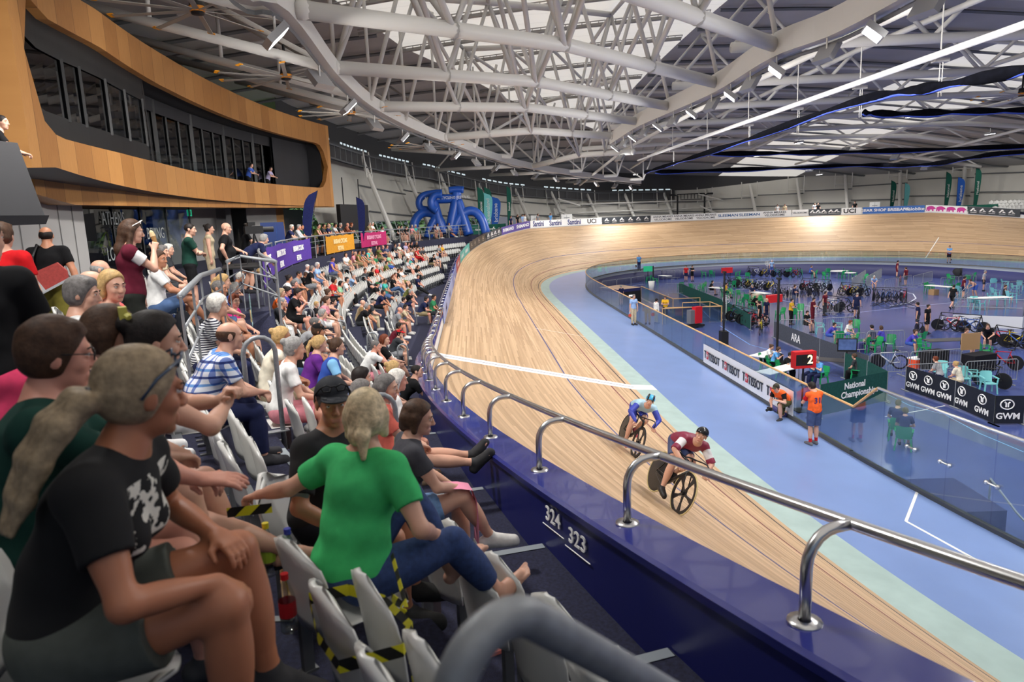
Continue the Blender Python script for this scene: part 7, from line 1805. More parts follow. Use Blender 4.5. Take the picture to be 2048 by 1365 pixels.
# aisle step nosing strips
mb = MB()
for q in AISLES:
 for k in range(1, 8 if q < NEAR else 5):
  for f in (.40,):
   r0 = rk(k) + f; w_ = .5 / r0; P = [pol(r0 - .045, q - w_, zk(k + 1) + .006) if False else pol(r0 + .005, q - w_, zk(k + 1) + .006), pol(r0 + .07, q - w_, zk(k + 1) + .006), pol(r0 + .07, q + w_, zk(k + 1) + .006), pol(r0 + .005, q + w_, zk(k + 1) + .006)]
   mb.add([tuple(p) for p in P], [(0, 1, 2, 3)])
for a0, a1, k in ((R_(-26.2), R_(-25.0), 7), (R_(-29.2), R_(-26.4), 5), (R_(-27.6), R_(-25.3), 6)):
 P = [(rk(k) + .405, a0), (rk(k) + .48, a0), (rk(k) + .48, a1), (rk(k) + .405, a1)]; mb.add([tuple(pol(r, a, zk(k + 1) + .007)) for r, a in P], [(0, 1, 2, 3)])
struct(mb.build('trim_tier_nosing', M_NOSE))
# balustrades of the concourse
def rail_run(pts, label, h=1.08, posts=True, flatw=.1, group='galvanised balustrades'):
 c = np.array(pts[0]); t = empty('balustrade', label, 'balustrade', c, group=group)
 mb = MB(); mb.tube([np.array(p) - c + [0, 0, h] for p in pts], .03, 8); mb.build('top_rail', M_GALV, t, smooth=True)
 mb = MB(); mb.tube([np.array(p) - c + [0, 0, h * .5] for p in pts], .014, 6); mb.tube([np.array(p) - c + [0, 0, h * .75] for p in pts], .014, 6); mb.build('mid_rail', M_GALV, t, smooth=True)
 for p in pts:
  mb = MB(); p = np.array(p) - c; mb.box((p[0], p[1], h / 2), (flatw, .02, h), rz=yaw_in(*(p[:2] + c[:2])) + math.pi / 2); mb.build('post', M_GALV, t)
 return t
p0 = at(359, 582, 5.55); p1 = at(400, 544, 5.55); p2 = at(439, 532, 5.55)
rail_run([(p[0], p[1], CZ) for p in (p0, (p0 + p1) / 2, p1, p2)], 'galvanised balustrade nearest the camera beside the black backpack')
p3 = at(454, 524, 5.5); p4 = at(480, 513, 5.5)
rail_run([(p3[0], p3[1], CZ), (p4[0], p4[1], CZ), tuple(pol(BR, R_(-21.3), CZ))], 'galvanised balustrade the man in the black polo leans on')
rail_run([pol(BR, a, CZ) for a in np.arange(R_(-21.2), R_(-9), .028)], 'long galvanised balustrade above the fifth row, camera half')
rail_run([pol(BR, a, CZ) for a in np.arange(R_(-9), R_(30), .03)], 'long galvanised balustrade above the fifth row, far half')
def banner(u0, u1, colr, label, body, tc, rows=1):
 a0, a1 = (ang_of_u(u0), ang_of_u(u1)) if u0 > 0 else (R_(u0), R_(u1)); t = empty('rail_banner', label, 'banner', pol(BR - .06, (a0 + a1) / 2, CZ), group=None); c = np.array(t.location)
 V = []
 n = 16
 for i in range(n + 1):
  a = a0 + (a1 - a0) * i / n; sag = .05 * abs(math.sin(i * math.pi / 4)); V += [pol(BR - .05 - .02 * math.sin(i * 2.1), a, CZ + .06) - c, pol(BR - .05, a, CZ + 1.02 - sag) - c]
 mesh('fabric', V, [(2 * i, 2 * i + 2, 2 * i + 3, 2 * i + 1) for i in range(n)], colr, t, smooth=True)
 L = (a1 - a0) * BR
 for j, (b, sz, dz, f) in enumerate(body):
  arc_text(b, sz, BR - .08, a0 + (a1 - a0) * f, CZ + dz, tc, 'lettering', t, c, -1, .01, 1.0)
 return t
banner(-15.2, -1.6, cloth(86, 58, 150), 'purple fabric banner with white lettering hung on the concourse rail', [('BRISBANE CYCLING', .3, .66, f) for f in (.2, .5, .8)] + [('FESTIVAL', .3, .26, f) for f in (.2, .5, .8)], WT)
banner(652, 708, cloth(206, 144, 44), 'amber fabric banner hung on the concourse rail', [('BRISBANE CYCLING', .34, .66, .5), ('FESTIVAL', .34, .26, .5)], col(244, 220, 160))
banner(722, 772, cloth(176, 44, 100), 'magenta fabric banner hung on the concourse rail', [('BRISBANE CYCLING', .34, .66, .5), ('FESTIVAL', .34, .26, .5)], col(240, 170, 200))
# feather flags
def flag(P, h, wd, colr, label, body=None, tcol=None, yaw=0, base=True, lean=0, tsize=None):
 t = empty('feather_flag', label, 'flag', P, yaw)
 n = 14; L = []; Rr = []
 for i in range(n + 1):
  f = i / n; z = h * (.14 + .86 * f); top = max(0, (f - .78) / .22)
  L.append((0 + lean * f * f, 0, z)); Rr.append((wd * (.55 + .45 * math.sin(min(1, f / .8) * math.pi * .5)) * math.sqrt(max(0, 1 - top ** 2)) + lean * f * f, .02 * math.sin(f * 7), z))
 V = L + Rr; Fc = [(i, n + 1 + i, n + 2 + i, i + 1) for i in range(n)]
 o = mesh('fabric', V, Fc, colr, t, smooth=True)
 mb = MB(); mb.tube([(0 + lean * (z / h) ** 2, 0, z) for z in np.linspace(0, h, 8)], .018, 6); mb.build('pole', M_BLACK, t)
 if base: mb = MB(); mb.box((0, 0, .02), (.5, .08, .04)); mb.box((0, 0, .02), (.08, .5, .04)); mb.build('base', M_BLACK, t)
 if body:
  sz = tsize or wd * .62; Vt, Ft = text_mesh(body, sz, .002, 'CENTER', .01, 1)
  for sd in (-1, 1): mesh('lettering', [(wd * .48 - q[1] * sd * 1.0 * (1) , sd * (.035), h * .55 + q[0]) if sd > 0 else (wd * .48 - q[1], -.035, h * .55 + q[0]) for q in Vt], Ft, tcol or WT, o)
 return t
def fl_at(u, v_base, z, **k): return at(u, v_base, z)
NVF = cloth(30, 36, 82); TL_ = cloth(118, 196, 196); BLF = cloth(44, 92, 178); DGF = cloth(34, 92, 78)
P = pol(BR + .2, ang_of_u(634), CZ); flag(P, 3.3, .5, NVF, 'navy feather flag by the concourse rail near the media box', None, None, yaw=math.pi * .55, lean=-.5, tsize=.2)
P = pol(BR + .2, ang_of_u(726), CZ); flag(P, 3.3, .5, NVF, 'navy feather flag by the concourse rail before the hall windows', None, None, yaw=-math.pi * .5, lean=0, tsize=.2)
for u, h, wd, m, lab, body, yw in ((958, 5.0, .7, DGF, 'tall dark green feather flag right of the inflatable bicycle', 'National', -1.1), (972, 5.0, .8, DGF, 'dark green feather flag behind the turquoise flag', None, -1.2), (970, 4.4, 1.0, TL_, 'turquoise feather flag beside the blue lettered flag', 'Queensland', -1.2), (984, 4.0, 1.1, BLF, 'blue feather flag with white lowercase lettering on the left bend', 'brisbane', -1.2), (1016, 5.2, .5, DGF, 'slim dark green feather flag standing alone left of the far bend', 'National', -1.2),
        (1778, 4.3, .75, DGF, 'dark green feather flag left of the pale teal flag on the far bend', 'National', 2.2), (1806, 3.9, .75, TL_, 'pale teal feather flag on the far bend', None, 2.2), (1888, 4.9, .8, DGF, 'tall dark green feather flag left of the far blue flag', 'National', 2.2), (1910, 4.2, 1.0, BLF, 'blue feather flag with white lowercase lettering at the far right', 'brisbane', 2.2), (1946, 5.2, .8, DGF, 'tallest dark green feather flag at the far right', 'National', 2.2)):
 p, s = wpos(u, 3.6); flag(p, h, wd, m, lab, body, WT, yaw=-math.pi / 2 + HEAD + .2, tsize=wd * .55)
# dark green printed fence panels at the back of the bend
for u0, u1, lab in ((944, 1012, 'long dark green printed banner behind the far seats'), (1866, 1994, 'long dark green printed banner at the far right bend')):
 a, s0 = wpos(u0, 3.0); b, s1 = wpos(u1, 3.0); t = empty('ground_banner', lab, 'banner', a); c = np.array(a)
 sr = np.linspace(s0, s1, 10); V = []
 for s in sr: V += [tp(s, oo(s) + 3.0, 4.42) - c, tp(s, oo(s) + 3.0, 5.4) - c]
 mesh('fabric', V, [(2 * i, 2 * i + 2, 2 * i + 3, 2 * i + 1) for i in range(9)], DGF, t)
 for f in (.15, .5, .83):
  s = s0 + (s1 - s0) * f; ff = lambda q: oo(q) + 2.98; zf = lambda q: 4.9
  peak(s - .9, .5, WT, t, c, ff, zf); tr_text('National', .3, s + .3, ff, lambda q: 4.9, WT, 'lettering', t, c, 1, .004, 1)
# seats beyond the far right bend
mb = MB(); me = seat_one(True)
for row in range(3):
 for i in range(16):
  u = 1990 + i * 9 - row * 4; p, s = wpos(min(u, 2110), 2.2 + row * .9); yw = math.atan2(-40 - p[1], 20 - p[0]); M = Matrix.Translation((p[0], p[1], 4.42 + row * .3)) @ Matrix.Rotation(yw, 4, 'Z'); n = len(mb.V)
  mb.V += [tuple(M @ v.co) for v in me.vertices]; mb.F += [tuple(n + w_ for w_ in q.vertices) for q in me.polygons]; mb.M += [q.material_index for q in me.polygons]
o = mesh('stadium_seats', mb.V, mb.F, None, mats=[M_SEAT, M_BRK], mi=mb.M, smooth=True); tag(o, 'block of white folding seats beyond the bend at the far right edge', 'seats', kind='stuff')
# inflatable blue bicycle
IB = wpos(893, 3.2)[0]; t = empty('inflatable_bicycle', 'giant blue inflatable bicycle arch standing behind the far seats', 'inflatable', IB)
M_INF = mat('inflatable_blue', s2l(36, 84, 176), .35, noise=.05, nscale=1)
iyaw = HEAD - math.pi / 2
def ip(u, v, dd=0.0):
 d0 = (IB - CAM) @ FWD + dd; return atd(u, v, d0) - IB
def infl(name, pts, r, n=12): mb = MB(); mb.tube(smoothpts(pts, 5), r, n); return mb.build(name, M_INF, t, smooth=True)
K_ = ((IB - CAM) @ FWD) / F_PX
infl('front_wheel', [ip(826, 466), ip(831, 440), ip(846, 426), ip(866, 428), ip(880, 442), ip(889, 468)], K_ * 9)
infl('rear_wheel', [ip(905, 468), ip(917, 440), ip(932, 424), ip(950, 424), ip(964, 440), ip(972, 466)], K_ * 9)
infl('front_fork', [ip(866, 402), ip(874, 430), ip(884, 462)], K_ * 10); infl('fork_leg', [ip(872, 436), ip(862, 455), ip(856, 476)], K_ * 9)
infl('top_tube', [ip(868, 398), ip(890, 398), ip(922, 396)], K_ * 9)
infl('seat_tube', [ip(913, 386), ip(912, 400), ip(904, 440), ip(899, 470)], K_ * 10); infl('seat_stay', [ip(915, 402), ip(926, 434), ip(938, 470)], K_ * 10)
infl('chain_stay', [ip(922, 440), ip(910, 455), ip(900, 472)], K_ * 8)
infl('saddle', [ip(898, 381), ip(912, 379), ip(927, 380)], K_ * 7)
infl('handlebar', [ip(884, 386), ip(866, 387), ip(846, 392), ip(838, 404), ip(842, 417), ip(856, 420)], K_ * 7)
infl('handlebar', [ip(884, 390, -.8), ip(870, 391, -.8), ip(862, 402, -.8), ip(864, 415, -.8), ip(874, 422, -.8)], K_ * 7)
Vt, Ft = text_mesh('BRISBANE CYCLING FESTIVAL', .36, .004, 'CENTER', .01, .9); o0 = ip(896, 398) - FWD * K_ * 10
mesh('lettering', [o0 + np.array([_R[0], _R[1], 0]) * q[0] + np.array([0, 0, 1]) * q[1] for q in Vt], Ft, WT, t)
# black cable portal and cabinets on the far wall
t = empty('cable_portal', 'black service pipe portal on the far bend wall', 'pipework', wpos(1375, 6.5)[0]); c = np.array(t.location)
a = wpos(1355, 6.5)[0] - c; b = wpos(1408, 6.5)[0] - c; up = np.array([0, 0, 1.0]); M_PIPE = mat('pipe_black', s2l(26, 26, 28), .5)
for i, (q, sg) in enumerate(((a, -1), (b, 1))):
 mb = MB(); mb.tube([q - up * .2, q + up * 3.6, q + (b - a) * sg * .12 + up * 3.8, q + (b - a) * sg * .3 + up * 3.8], .13, 6); mb.build('riser_pipe', M_PIPE, t)
mb = MB()
for f in np.linspace(0, 1, 9): mb.bar(a + (b - a) * f + up * 3.2, a + (b - a) * f + up * 3.9, .05, 5)
mb.tube([a + up * 3.85, b + up * 3.85], .07, 5); mb.tube([a + up * 3.1 + (b - a) * .1, a + (b - a) * .9 + up * 3.1], .05, 5); mb.build('branch_pipes', M_PIPE, t)
for u, lab in ((1068, 'white notice cabinet on the far bend wall, left one'), (1133, 'white notice cabinet on the far bend wall, double door'), (1750, 'white notice cabinet on the far right wall')):
 p, s = wpos(u, 5.5); t = empty('notice_cabinet', lab, 'cabinet', p, float(tr(s)[2])); wd = 1.8 if u == 1133 else 1.2
 mb = MB(); mb.box((0, 0, 1.0), (wd, .2, 1.5)); mb.build('case', WT, t); mb = MB()
 for z in (.7, 1.0, 1.3): mb.box((0, -.105, z), (wd * .5, .01, .07))
 mb.box((0, -.105, 1), (.02, .012, 1.4)); mb.build('print', col(120, 124, 128), t)
# diagonal braces at the far wall
mb = MB()
for s in (52.5, 66.5):
 mb.bar(tp(s, oo(s) + 4.5, 4.5), tp(s - 2.6, oo(s - 2.6) + 6.6, 6.6), .11, 6); mb.bar(tp(s - .6, oo(s - .6) + 6, 7.2), tp(s - 2.8, oo(s - 2.8) + 6.4, 8.2), .1, 6)
for z in (6.3, 7.4): mb.tube([tp(s, oo(s) + 6.7, z) for s in np.arange(52, 67, 1.5)], .07, 4)
struct(mb.build('trim_wall_braces', M_COLM))
# rail round the outer concourse of the bend
t = empty('balustrade', 'light steel balustrade along the far bend walkway', 'balustrade', tp(60, oo(60) + .9, 4.4)); c = np.array(t.location)
for z in (.5, 1.0):
 mb = MB(); mb.tube([tp(s, oo(s) + .6, zc(s) + z * .45) - c for s in np.arange(46, 96, 1.2)], .022, 5); mb.build('rail', M_GALV, t)
mb = MB()
for s in np.arange(46, 96, 1.2): mb.bar(tp(s, oo(s) + .6, zc(s) - .4) - c, tp(s, oo(s) + .6, zc(s) + .45) - c, .02, 4)
mb.build('uprights', M_GALV, t)
# ------------------------------------------------------------------ infield: pits, chairs, bicycles, barriers, tables, people
def g(u, v, z=INZ): return at(u, v, z)
LMK = [(1330, 560, 'by the far left pit fence'), (1400, 545, 'beneath the far left bend'), (1470, 545, 'beside the left red crate'), (1540, 545, 'near the far middle pits'), (1640, 550, 'beside the far round white table'), (1740, 560, 'by the grey far barriers'), (1870, 570, 'around the far right white table'), (1395, 590, 'by the long green side banner'), (1480, 610, 'in the middle pit near the red crate'), (1460, 640, 'beside the dark bicycle row'), (1560, 590, 'among the crowded middle racks'), (1620, 590, 'along the middle rack'), (1690, 590, 'on the open floor rack'), (1760, 590, 'by the black stand with loose cables'), (1640, 670, 'behind the grey lettered banner'), (1720, 690, 'above the grey barrier row'), (1790, 690, 'along the near barrier row'), (1850, 680, 'beside the young rider on rollers'), (1970, 710, 'near the brown board'), (1960, 640, 'on the white-fronted platform'), (2000, 590, 'behind the platform'), (1910, 760, 'inside the black logo banner pen'), (1920, 660, 'in front of the white platform'), (2020, 680, 'at the far right rack'), (1800, 850, 'behind the glass gates')]
def lmk(u, v): return min(LMK, key=lambda q: (q[0] - u) ** 2 + 2.5 * (q[1] - v) ** 2)[2]
DUPS = []
def dl(o, base, u, v): o['label'] = base + ' ' + lmk(u, v); DUPS.append((o, u)); return o
# moulded plastic armchair
def chair_parts():
 S = {}
 mb = MB(); n = 6
 V = []
 for i in range(n + 1):
  for j in range(n + 1): x = -.2 + .42 * i / n; y = (j / n - .5) * (.44 - .06 * (1 - i / n)); V.append((x, y, .42 + .012 * (abs(j / n - .5) * 2) ** 2 - .02 * (1 - i / n) + (.0 if i < n else -.02)))
 F1 = [(i * (n + 1) + j, (i + 1) * (n + 1) + j, (i + 1) * (n + 1) + j + 1, i * (n + 1) + j + 1) for i in range(n) for j in range(n)]
 V2 = [(x, y, z - .02) for x, y, z in V]; k = len(V); mb.add(V + V2, F1 + [tuple(k + q for q in reversed(f)) for f in F1]); S['seat'] = mb
 mb = MB(); V = []
 for i in range(n + 1):
  for j in range(n + 1): t = i / n; y = (j / n - .5) * (.40 + .06 * t) * (1 if i < n else .82); V.append((-.2 - .11 * t - .05 * (1 - (abs(j / n - .5) * 2) ** 2), y, .41 + .43 * t))
 V2 = [(x - .02, y, z) for x, y, z in V]; mb.add(V + V2, F1 + [tuple(k + q for q in reversed(f)) for f in F1]); S['backrest'] = mb
 for s in (-1, 1):
  mb = MB(); mb.prism([(-.26, .235 * s - .03, .66), (.2, .25 * s - .03, .645), (.22, .25 * s - .03, .62), (-.26, .235 * s - .03, .63)], (0, .06, 0)); mb.prism([(.18, .245 * s - .02, .63), (.22, .245 * s - .02, .63), (.20, .225 * s - .02, .4), (.14, .225 * s - .02, .4)], (0, .04, 0)); S['armrest%d' % s] = mb
 for sx, sy in ((1, 1), (1, -1), (-1, 1), (-1, -1)):
  mb = MB(); mb.prism([(.2 * sx - .03, .2 * sy - .025, .41), (.2 * sx + .03, .2 * sy - .025, .41), (.235 * sx + .018, .235 * sy - .02, 0), (.235 * sx - .018, .235 * sy - .02, 0)], (0, .045, 0)); S['leg%d%d' % (sx, sy)] = mb
 return S
CP = chair_parts(); M_GC = mat('chair_green', s2l(36, 156, 92), .3); M_BC = mat('chair_aqua', s2l(128, 204, 206), .3)
_ch = {}
def pchair(P, yaw, m, base, u, v, full=False):
 if full:
  if 'parts' not in _ch:
   _ch['parts'] = {}
   for k_, mb in CP.items(): me = bpy.data.meshes.new(k_.rstrip('-10123456789')); me.from_pydata(mb.V, [], mb.F); me.materials.append(M_GC); me.update(); _ch['parts'][k_] = me
  o = empty('plastic_armchair', None, 'chair', P, yaw, None)
  for k_, me in _ch['parts'].items(): c = bpy.data.objects.new(me.name.split('.')[0], me); COL.objects.link(c); c.parent = o; c.material_slots[0].link = 'OBJECT'; c.material_slots[0].material = m
 else:
  if 'one' not in _ch:
   V = []; Fc = []
   for mb in CP.values(): n = len(V); V += mb.V; Fc += [tuple(n + q for q in f) for f in mb.F]
   me = bpy.data.meshes.new('plastic_armchair'); me.from_pydata(V, [], Fc); me.materials.append(M_GC); me.update(); _ch['one'] = me
  o = bpy.data.objects.new('plastic_armchair', _ch['one']); COL.objects.link(o); o.location = tuple(P); o.rotation_euler = (0, 0, yaw); o['category'] = 'chair'; o.material_slots[0].link = 'OBJECT'; o.material_slots[0].material = m
 o['group'] = ('green' if m is M_GC else 'pale aqua') + ' plastic armchairs in the infield'
 return dl(o, base, u, v)
r8 = random.Random(21)
GC = '1297,566 1311,570 1365,554 1408,556 1418,552 1424,555 1361,581 1384,584 1402,585 1406,582 1462,597 1481,600 1448,593 1480,615 1494,608 1505,612 1513,614 1526,613 1497,548 1519,548 1495,560 1555,551 1577,550 1600,551 1475,556 1628,556 1651,560 1655,552 1684,557 1693,553 1708,558 1728,566 1741,564 1466,639 1478,570 1500,574 1465,578 1856,586 1861,584 1896,576 1901,566 1934,567 1950,562 1910,585 1945,560 1710,668 1677,690 1703,696 1725,704 1750,706 1779,702 1838,692 1848,712 1971,718 1560,640 1590,640 1600,632'
for q in GC.split():
 u, v = map(float, q.split(',')); pchair(g(u, v), r8.choice([.4, 1.6, 2.6, -2.2, -.6, 3.4]) + r8.uniform(-.3, .3), M_GC, 'green plastic armchair', u, v, v > 680)
for q in '1640,668 1676,668 1986,575 2010,578 2030,588 1914,591 2040,580 1990,596'.split():
 u, v = map(float, q.split(',')); pchair(g(u, v), r8.uniform(-2.8, -.4), M_BC, 'pale aqua plastic armchair', u, v)
for u, v, yw in ((1880, 762, 2.4), (1925, 775, 2.7), (1976, 786, 2.9), (1945, 772, -2)): pchair(g(u, v), yw, M_BC, 'pale aqua plastic armchair', u, v, True)
# platform with rails on the right
P0 = [g(u, v, INZ + .75) for u, v in ((1906, 629), (2046, 634), (2075, 604), (1935, 598))]
t = empty('stage_platform', 'low white-fronted platform with grey rails on the right of the infield', 'platform', (P0[0][0], P0[0][1], INZ)); c = np.array(t.location)
Q = [np.array([p[0], p[1], INZ]) - c for p in P0]; mb = MB(); mb.prism([tuple(q) for q in Q], (0, 0, .74)); mb.build('white_front', mat('stage_white', s2l(214, 216, 220), .5), t)
mb = MB(); mb.prism([tuple(q + [0, 0, .74]) for q in Q], (0, 0, .012)); mb.build('floor_top', M_NAVY, t)
E_ = [Q[3], Q[0], Q[1], Q[2]]
for a, b in zip(E_[:-1], E_[1:]):
 mb = MB()
 for z in (1.25, 1.75): mb.bar(a + [0, 0, z], b + [0, 0, z], .022, 5)
 for f in np.linspace(0, 1, 5): mb.bar(a + (b - a) * f + [0, 0, .75], a + (b - a) * f + [0, 0, 1.75], .022, 5)
 mb.build('guard_rail', M_GALV, t)
for u, v in ((1944, 617), (1958, 620), (1985, 612), (2002, 612), (2022, 606)): pchair(g(u, v, INZ + .752), r8.uniform(-3, 0), M_BC, 'pale aqua plastic armchair', u, v)
# tables
def table(P, yaw, L, W, label, m=None, h=.74, rnd=False):
 t = empty('trestle_table' if not rnd else 'round_table', label, 'table', P, yaw); m = m or M_WHITE; mb = MB()
 if rnd: mb.lathe([(0, h), (L / 2, h), (L / 2, h - .03), (0, h - .03)], 20)
 else: mb.box((0, 0, h - .015), (L, W, .03))
 mb.build('tabletop', m, t)
 for sx in (-1, 1):
  for sy in (-1, 1): mb = MB(); k = .36 if rnd else .45; mb.bar((sx * L * k * (.8 if rnd else 1), sy * (W if not rnd else L) * .38, 0), (sx * L * k * (.8 if rnd else 1), sy * (W if not rnd else L) * .38, h - .03), .018, 5); mb.build('leg', M_GALV, t)
 return t
M_DT = mat('table_dark', s2l(58, 56, 58), .6)
for u, v, yw, L, W, lab, m, rn, z in ((1878, 590, .3, 2.2, .8, 'white trestle table among green chairs on the far right', None, False, INZ), (1678, 556, .2, 1.8, 1.8, 'round white table among green chairs at the back', None, True, INZ), (1978, 618, 1.45, 2.4, .8, 'long white table on the raised platform', None, False, INZ + .752), (1700, 560, .2, 1.1, 1.1, 'small round white table beside the back bicycles', None, True, INZ), (1434, 592, .3, 1.6, .8, 'white table in the middle pit with papers', None, False, INZ), (1520, 603, .3, 1.8, .8, 'white table beside the cardboard partition', None, False, INZ), (1893, 708, 1.5, 2.2, .8, 'cluttered grey table beside the brown board', M_DT, False, INZ), (1570, 768, 2.1, 3.2, .8, 'officials table with papers behind the white fence banner', None, False, INZ), (1672, 752, .9, 1.8, .8, 'dark desk under the black monitor', M_DT, False, INZ), (1530, 738, 2.2, 1.6, .8, 'officials table left of the black lamp post', None, False, INZ), (1330, 565, .4, 1.6, .8, 'white trestle frame beside the left green sign', None, False, INZ), (1488, 540, .3, 1.6, .8, 'white table beside the far red crate', None, False, INZ), (1562, 545, .3, 1.6, .8, 'pale table at the back middle of the infield', None, False, INZ)): table(g(u, v, z), yw, L, W, lab, m, .74, rn)
# crowd-control barriers
def barrier(u0, v0, u1, v1, label=None):
 a = g(u0, v0, INZ + 1.08); b = g(u1, v1, INZ + 1.08); n = max(1, round(np.linalg.norm(b - a) / 2.3))
 for i in range(n):
  p = a + (b - a) * i / n; q = a + (b - a) * (i + .97) / n; L = np.linalg.norm(q - p); t = empty('crowd_barrier', None, 'barrier', (p[0], p[1], INZ), math.atan2(q[1] - p[1], q[0] - p[0]), 'grey crowd barriers')
  mb = MB(); mb.tube([(0, 0, .2), (0, 0, 1.0), (.08, 0, 1.08), (L - .08, 0, 1.08), (L, 0, 1.0), (L, 0, .2)], .02, 6, closed=True); mb.build('frame', M_GALV, t)
  mb = MB()
  for x in np.linspace(.12, L - .12, max(3, int(L / .13))): mb.bar((x, 0, .2), (x, 0, 1.08), .007, 4)
  mb.build('bars', M_GALV, t)
  for x in (.3, L - .3): mb = MB(); mb.box((x, 0, .02), (.06, .6, .03)); mb.bar((x, 0, .03), (x, 0, .2), .018, 4); mb.build('foot', M_GALV, t)
  m_ = (u0 + (u1 - u0) * (i + .5) / n, v0 + (v1 - v0) * (i + .5) / n); dl(t, 'grey crowd barrier', m_[0], m_[1] + 18)
for q in ((1204, 563, 1290, 552), (1302, 542, 1362, 540), (1330, 568, 1445, 566), (1470, 580, 1500, 578), (1704, 557, 1732, 540), (1733, 554, 1764, 537), (1770, 560, 1825, 550), (1827, 552, 1866, 543), (1882, 556, 1954, 550), (1972, 568, 2046, 562), (1560, 640, 1632, 639), (1645, 637, 1712, 634), (1735, 663, 1812, 661), (1668, 668, 1735, 666), (1742, 708, 1820, 704), (1822, 704, 1926, 698), (1815, 730, 1928, 724), (1932, 724, 2040, 718), (1330, 540, 1350, 541), (1618, 604, 1680, 600)): barrier(*q)
# printed cloth on barriers
def cloth_fence(pts, m, label, h=1.05, texts=(), z=INZ, cat='banner'):
 P = [g(u, v, z + h) for u, v in pts]; t = empty('barrier_banner', label, cat, (P[0][0], P[0][1], z)); c = np.array(t.location); V = []
 for i, p in enumerate(P): V += [np.array([p[0], p[1], z + .06]) - c, np.array([p[0], p[1], z + h]) - c]
 mesh('fabric', V, [(2 * i, 2 * i + 2, 2 * i + 3, 2 * i + 1) for i in range(len(P) - 1)], m, t)
 for p in P: mb = MB(); q = p - c; mb.bar((q[0], q[1], 0), (q[0], q[1], h), .02, 5); mb.box((q[0], q[1], .02), (.5, .06, .03)); mb.build('post', M_GALV, t)
 for sg, f, body, sz, dz, mm in texts:
  a, b = P[sg] - c, P[sg + 1] - c; d = (b - a) * np.array([1, 1, 0]); L = np.linalg.norm(d); d /= L; n = np.array([d[1], -d[0], 0]); o_ = a + d * L * f; o_ = np.array([o_[0], o_[1], dz]) + n * .012
  if (CAM - (o_ + c)) @ n < 0: n = -n; o_ = o_ + n * .024
  if callable(body): body(t, o_, d, n, sz, mm)
  else:
   Vt, Ft = text_mesh(body, sz, .003, 'CENTER', .008, 1); mesh('lettering', [o_ + d * q[0] + np.array([0, 0, q[1]]) + n * q[2] for q in Vt], Ft, mm, t)
 return t
def ringmark(t, o_, d, n, k, m):
 mb = MB(); R3 = Matrix((d, (0, 0, 1), n)).transposed(); up = np.array([0, 0, 1.])
 mb.tube([o_ + d * k * 1.25 * math.cos(a) + up * k * math.sin(a) for a in np.linspace(0, 2 * math.pi, 22, endpoint=False)], .022, 4, closed=True)
 for sx in (-1, 1): mb.tube([o_ + d * k * .2 * sx - up * k * .55, o_ + d * k * .2 * sx + up * k * .25, o_ + d * k * .5 * sx + up * k * .5], .03, 4)
 mb.build('ring_emblem', m, t)
BKF = cloth(34, 38, 50); GRF = cloth(74, 78, 88); DG2 = cloth(32, 78, 72)
tx = []
for f in (.16, .48, .8): tx += [(0, f, ringmark, .17, .74, WT), (0, f, 'GWM', .30, .32, WT)]
tx += [(1, .18, ringmark, .17, .74, WT), (1, .18, 'GWM', .3, .32, WT), (1, .7, ringmark, .17, .74, WT), (1, .7, 'GWM', .3, .32, WT)]
cloth_fence([(1813, 733), (1912, 762), (1992, 792)], BKF, 'black banner with white ring emblems along the near right barriers', 1.05, tx)
cloth_fence([(1992, 792), (2052, 792)], BKF, 'black banner with white ring emblem closing the right corner of the pen', 1.05, [(0, .4, ringmark, .17, .74, WT), (0, .45, 'GWM', .3, .32, WT)])
cloth_fence([(1548, 643), (1640, 678), (1738, 712)], GRF, 'long grey banner with large white capitals dividing the pits', 1.0, [(0, .52, 'ARA', .62, .5, WT)])
cloth_fence([(1640, 770), (1776, 743)], DG2, 'dark green banner with white lettering enclosing the officials desk', 1.25, [(0, .5, 'National', .34, .98, WT), (0, .58, 'Championships', .34, .64, WT)])
cloth_fence([(1776, 743), (1735, 722), (1690, 706)], DG2, 'dark green side banner behind the monitor desk', 1.2)
cloth_fence([(1358, 566), (1450, 602), (1502, 630)], DG2, 'long dark green side banner beside the tunnel railing', 1.0)
# scoreboard, monitor, posts
t = empty('lap_counter', 'red lap counter box showing a glowing number two on a post', 'scoreboard', atd(1607, 719, 26.5) * np.array([1, 1, 0]) + np.array([0, 0, INZ])); c = np.array(t.location); zc_ = atd(1607, 719, 26.5)[2] - INZ; t.rotation_euler = (0, 0, HEAD + .12)
mb = MB(); mb.box((0, 0, zc_), (.3, .86, .64)); mb.build('case', col(208, 34, 36, .45), t); mb = MB(); mb.box((-.152, .05, zc_), (.01, .66, .42)); mb.build('display', M_BLACK, t)
Vt, Ft = text_mesh('2', .46, .003, 'CENTER', .01, 1); mesh('digit', [(-.162, -.18 - q[0], zc_ + q[1]) for q in Vt], Ft, mat('led_amber', s2l(255, 240, 190), .4, emit=s2l(255, 236, 170), estr=1.6), t)
Vt, Ft = text_mesh('18', .42, .002, 'CENTER', .0, 1); mesh('unlit_digits', [(-.160, .16 - q[0], zc_ + q[1]) for q in Vt], Ft, col(58, 44, 36), t)
mb = MB(); mb.bar((0, 0, 0), (0, 0, zc_ - .3), .035, 8); mb.box((0, 0, .02), (.6, .6, .04)); mb.build('post', M_BLACK, t)
t = empty('monitor', 'black flat monitor showing a bluish picture behind the green banner', 'monitor', (*g(1692, 745)[:2], INZ), HEAD - .25)
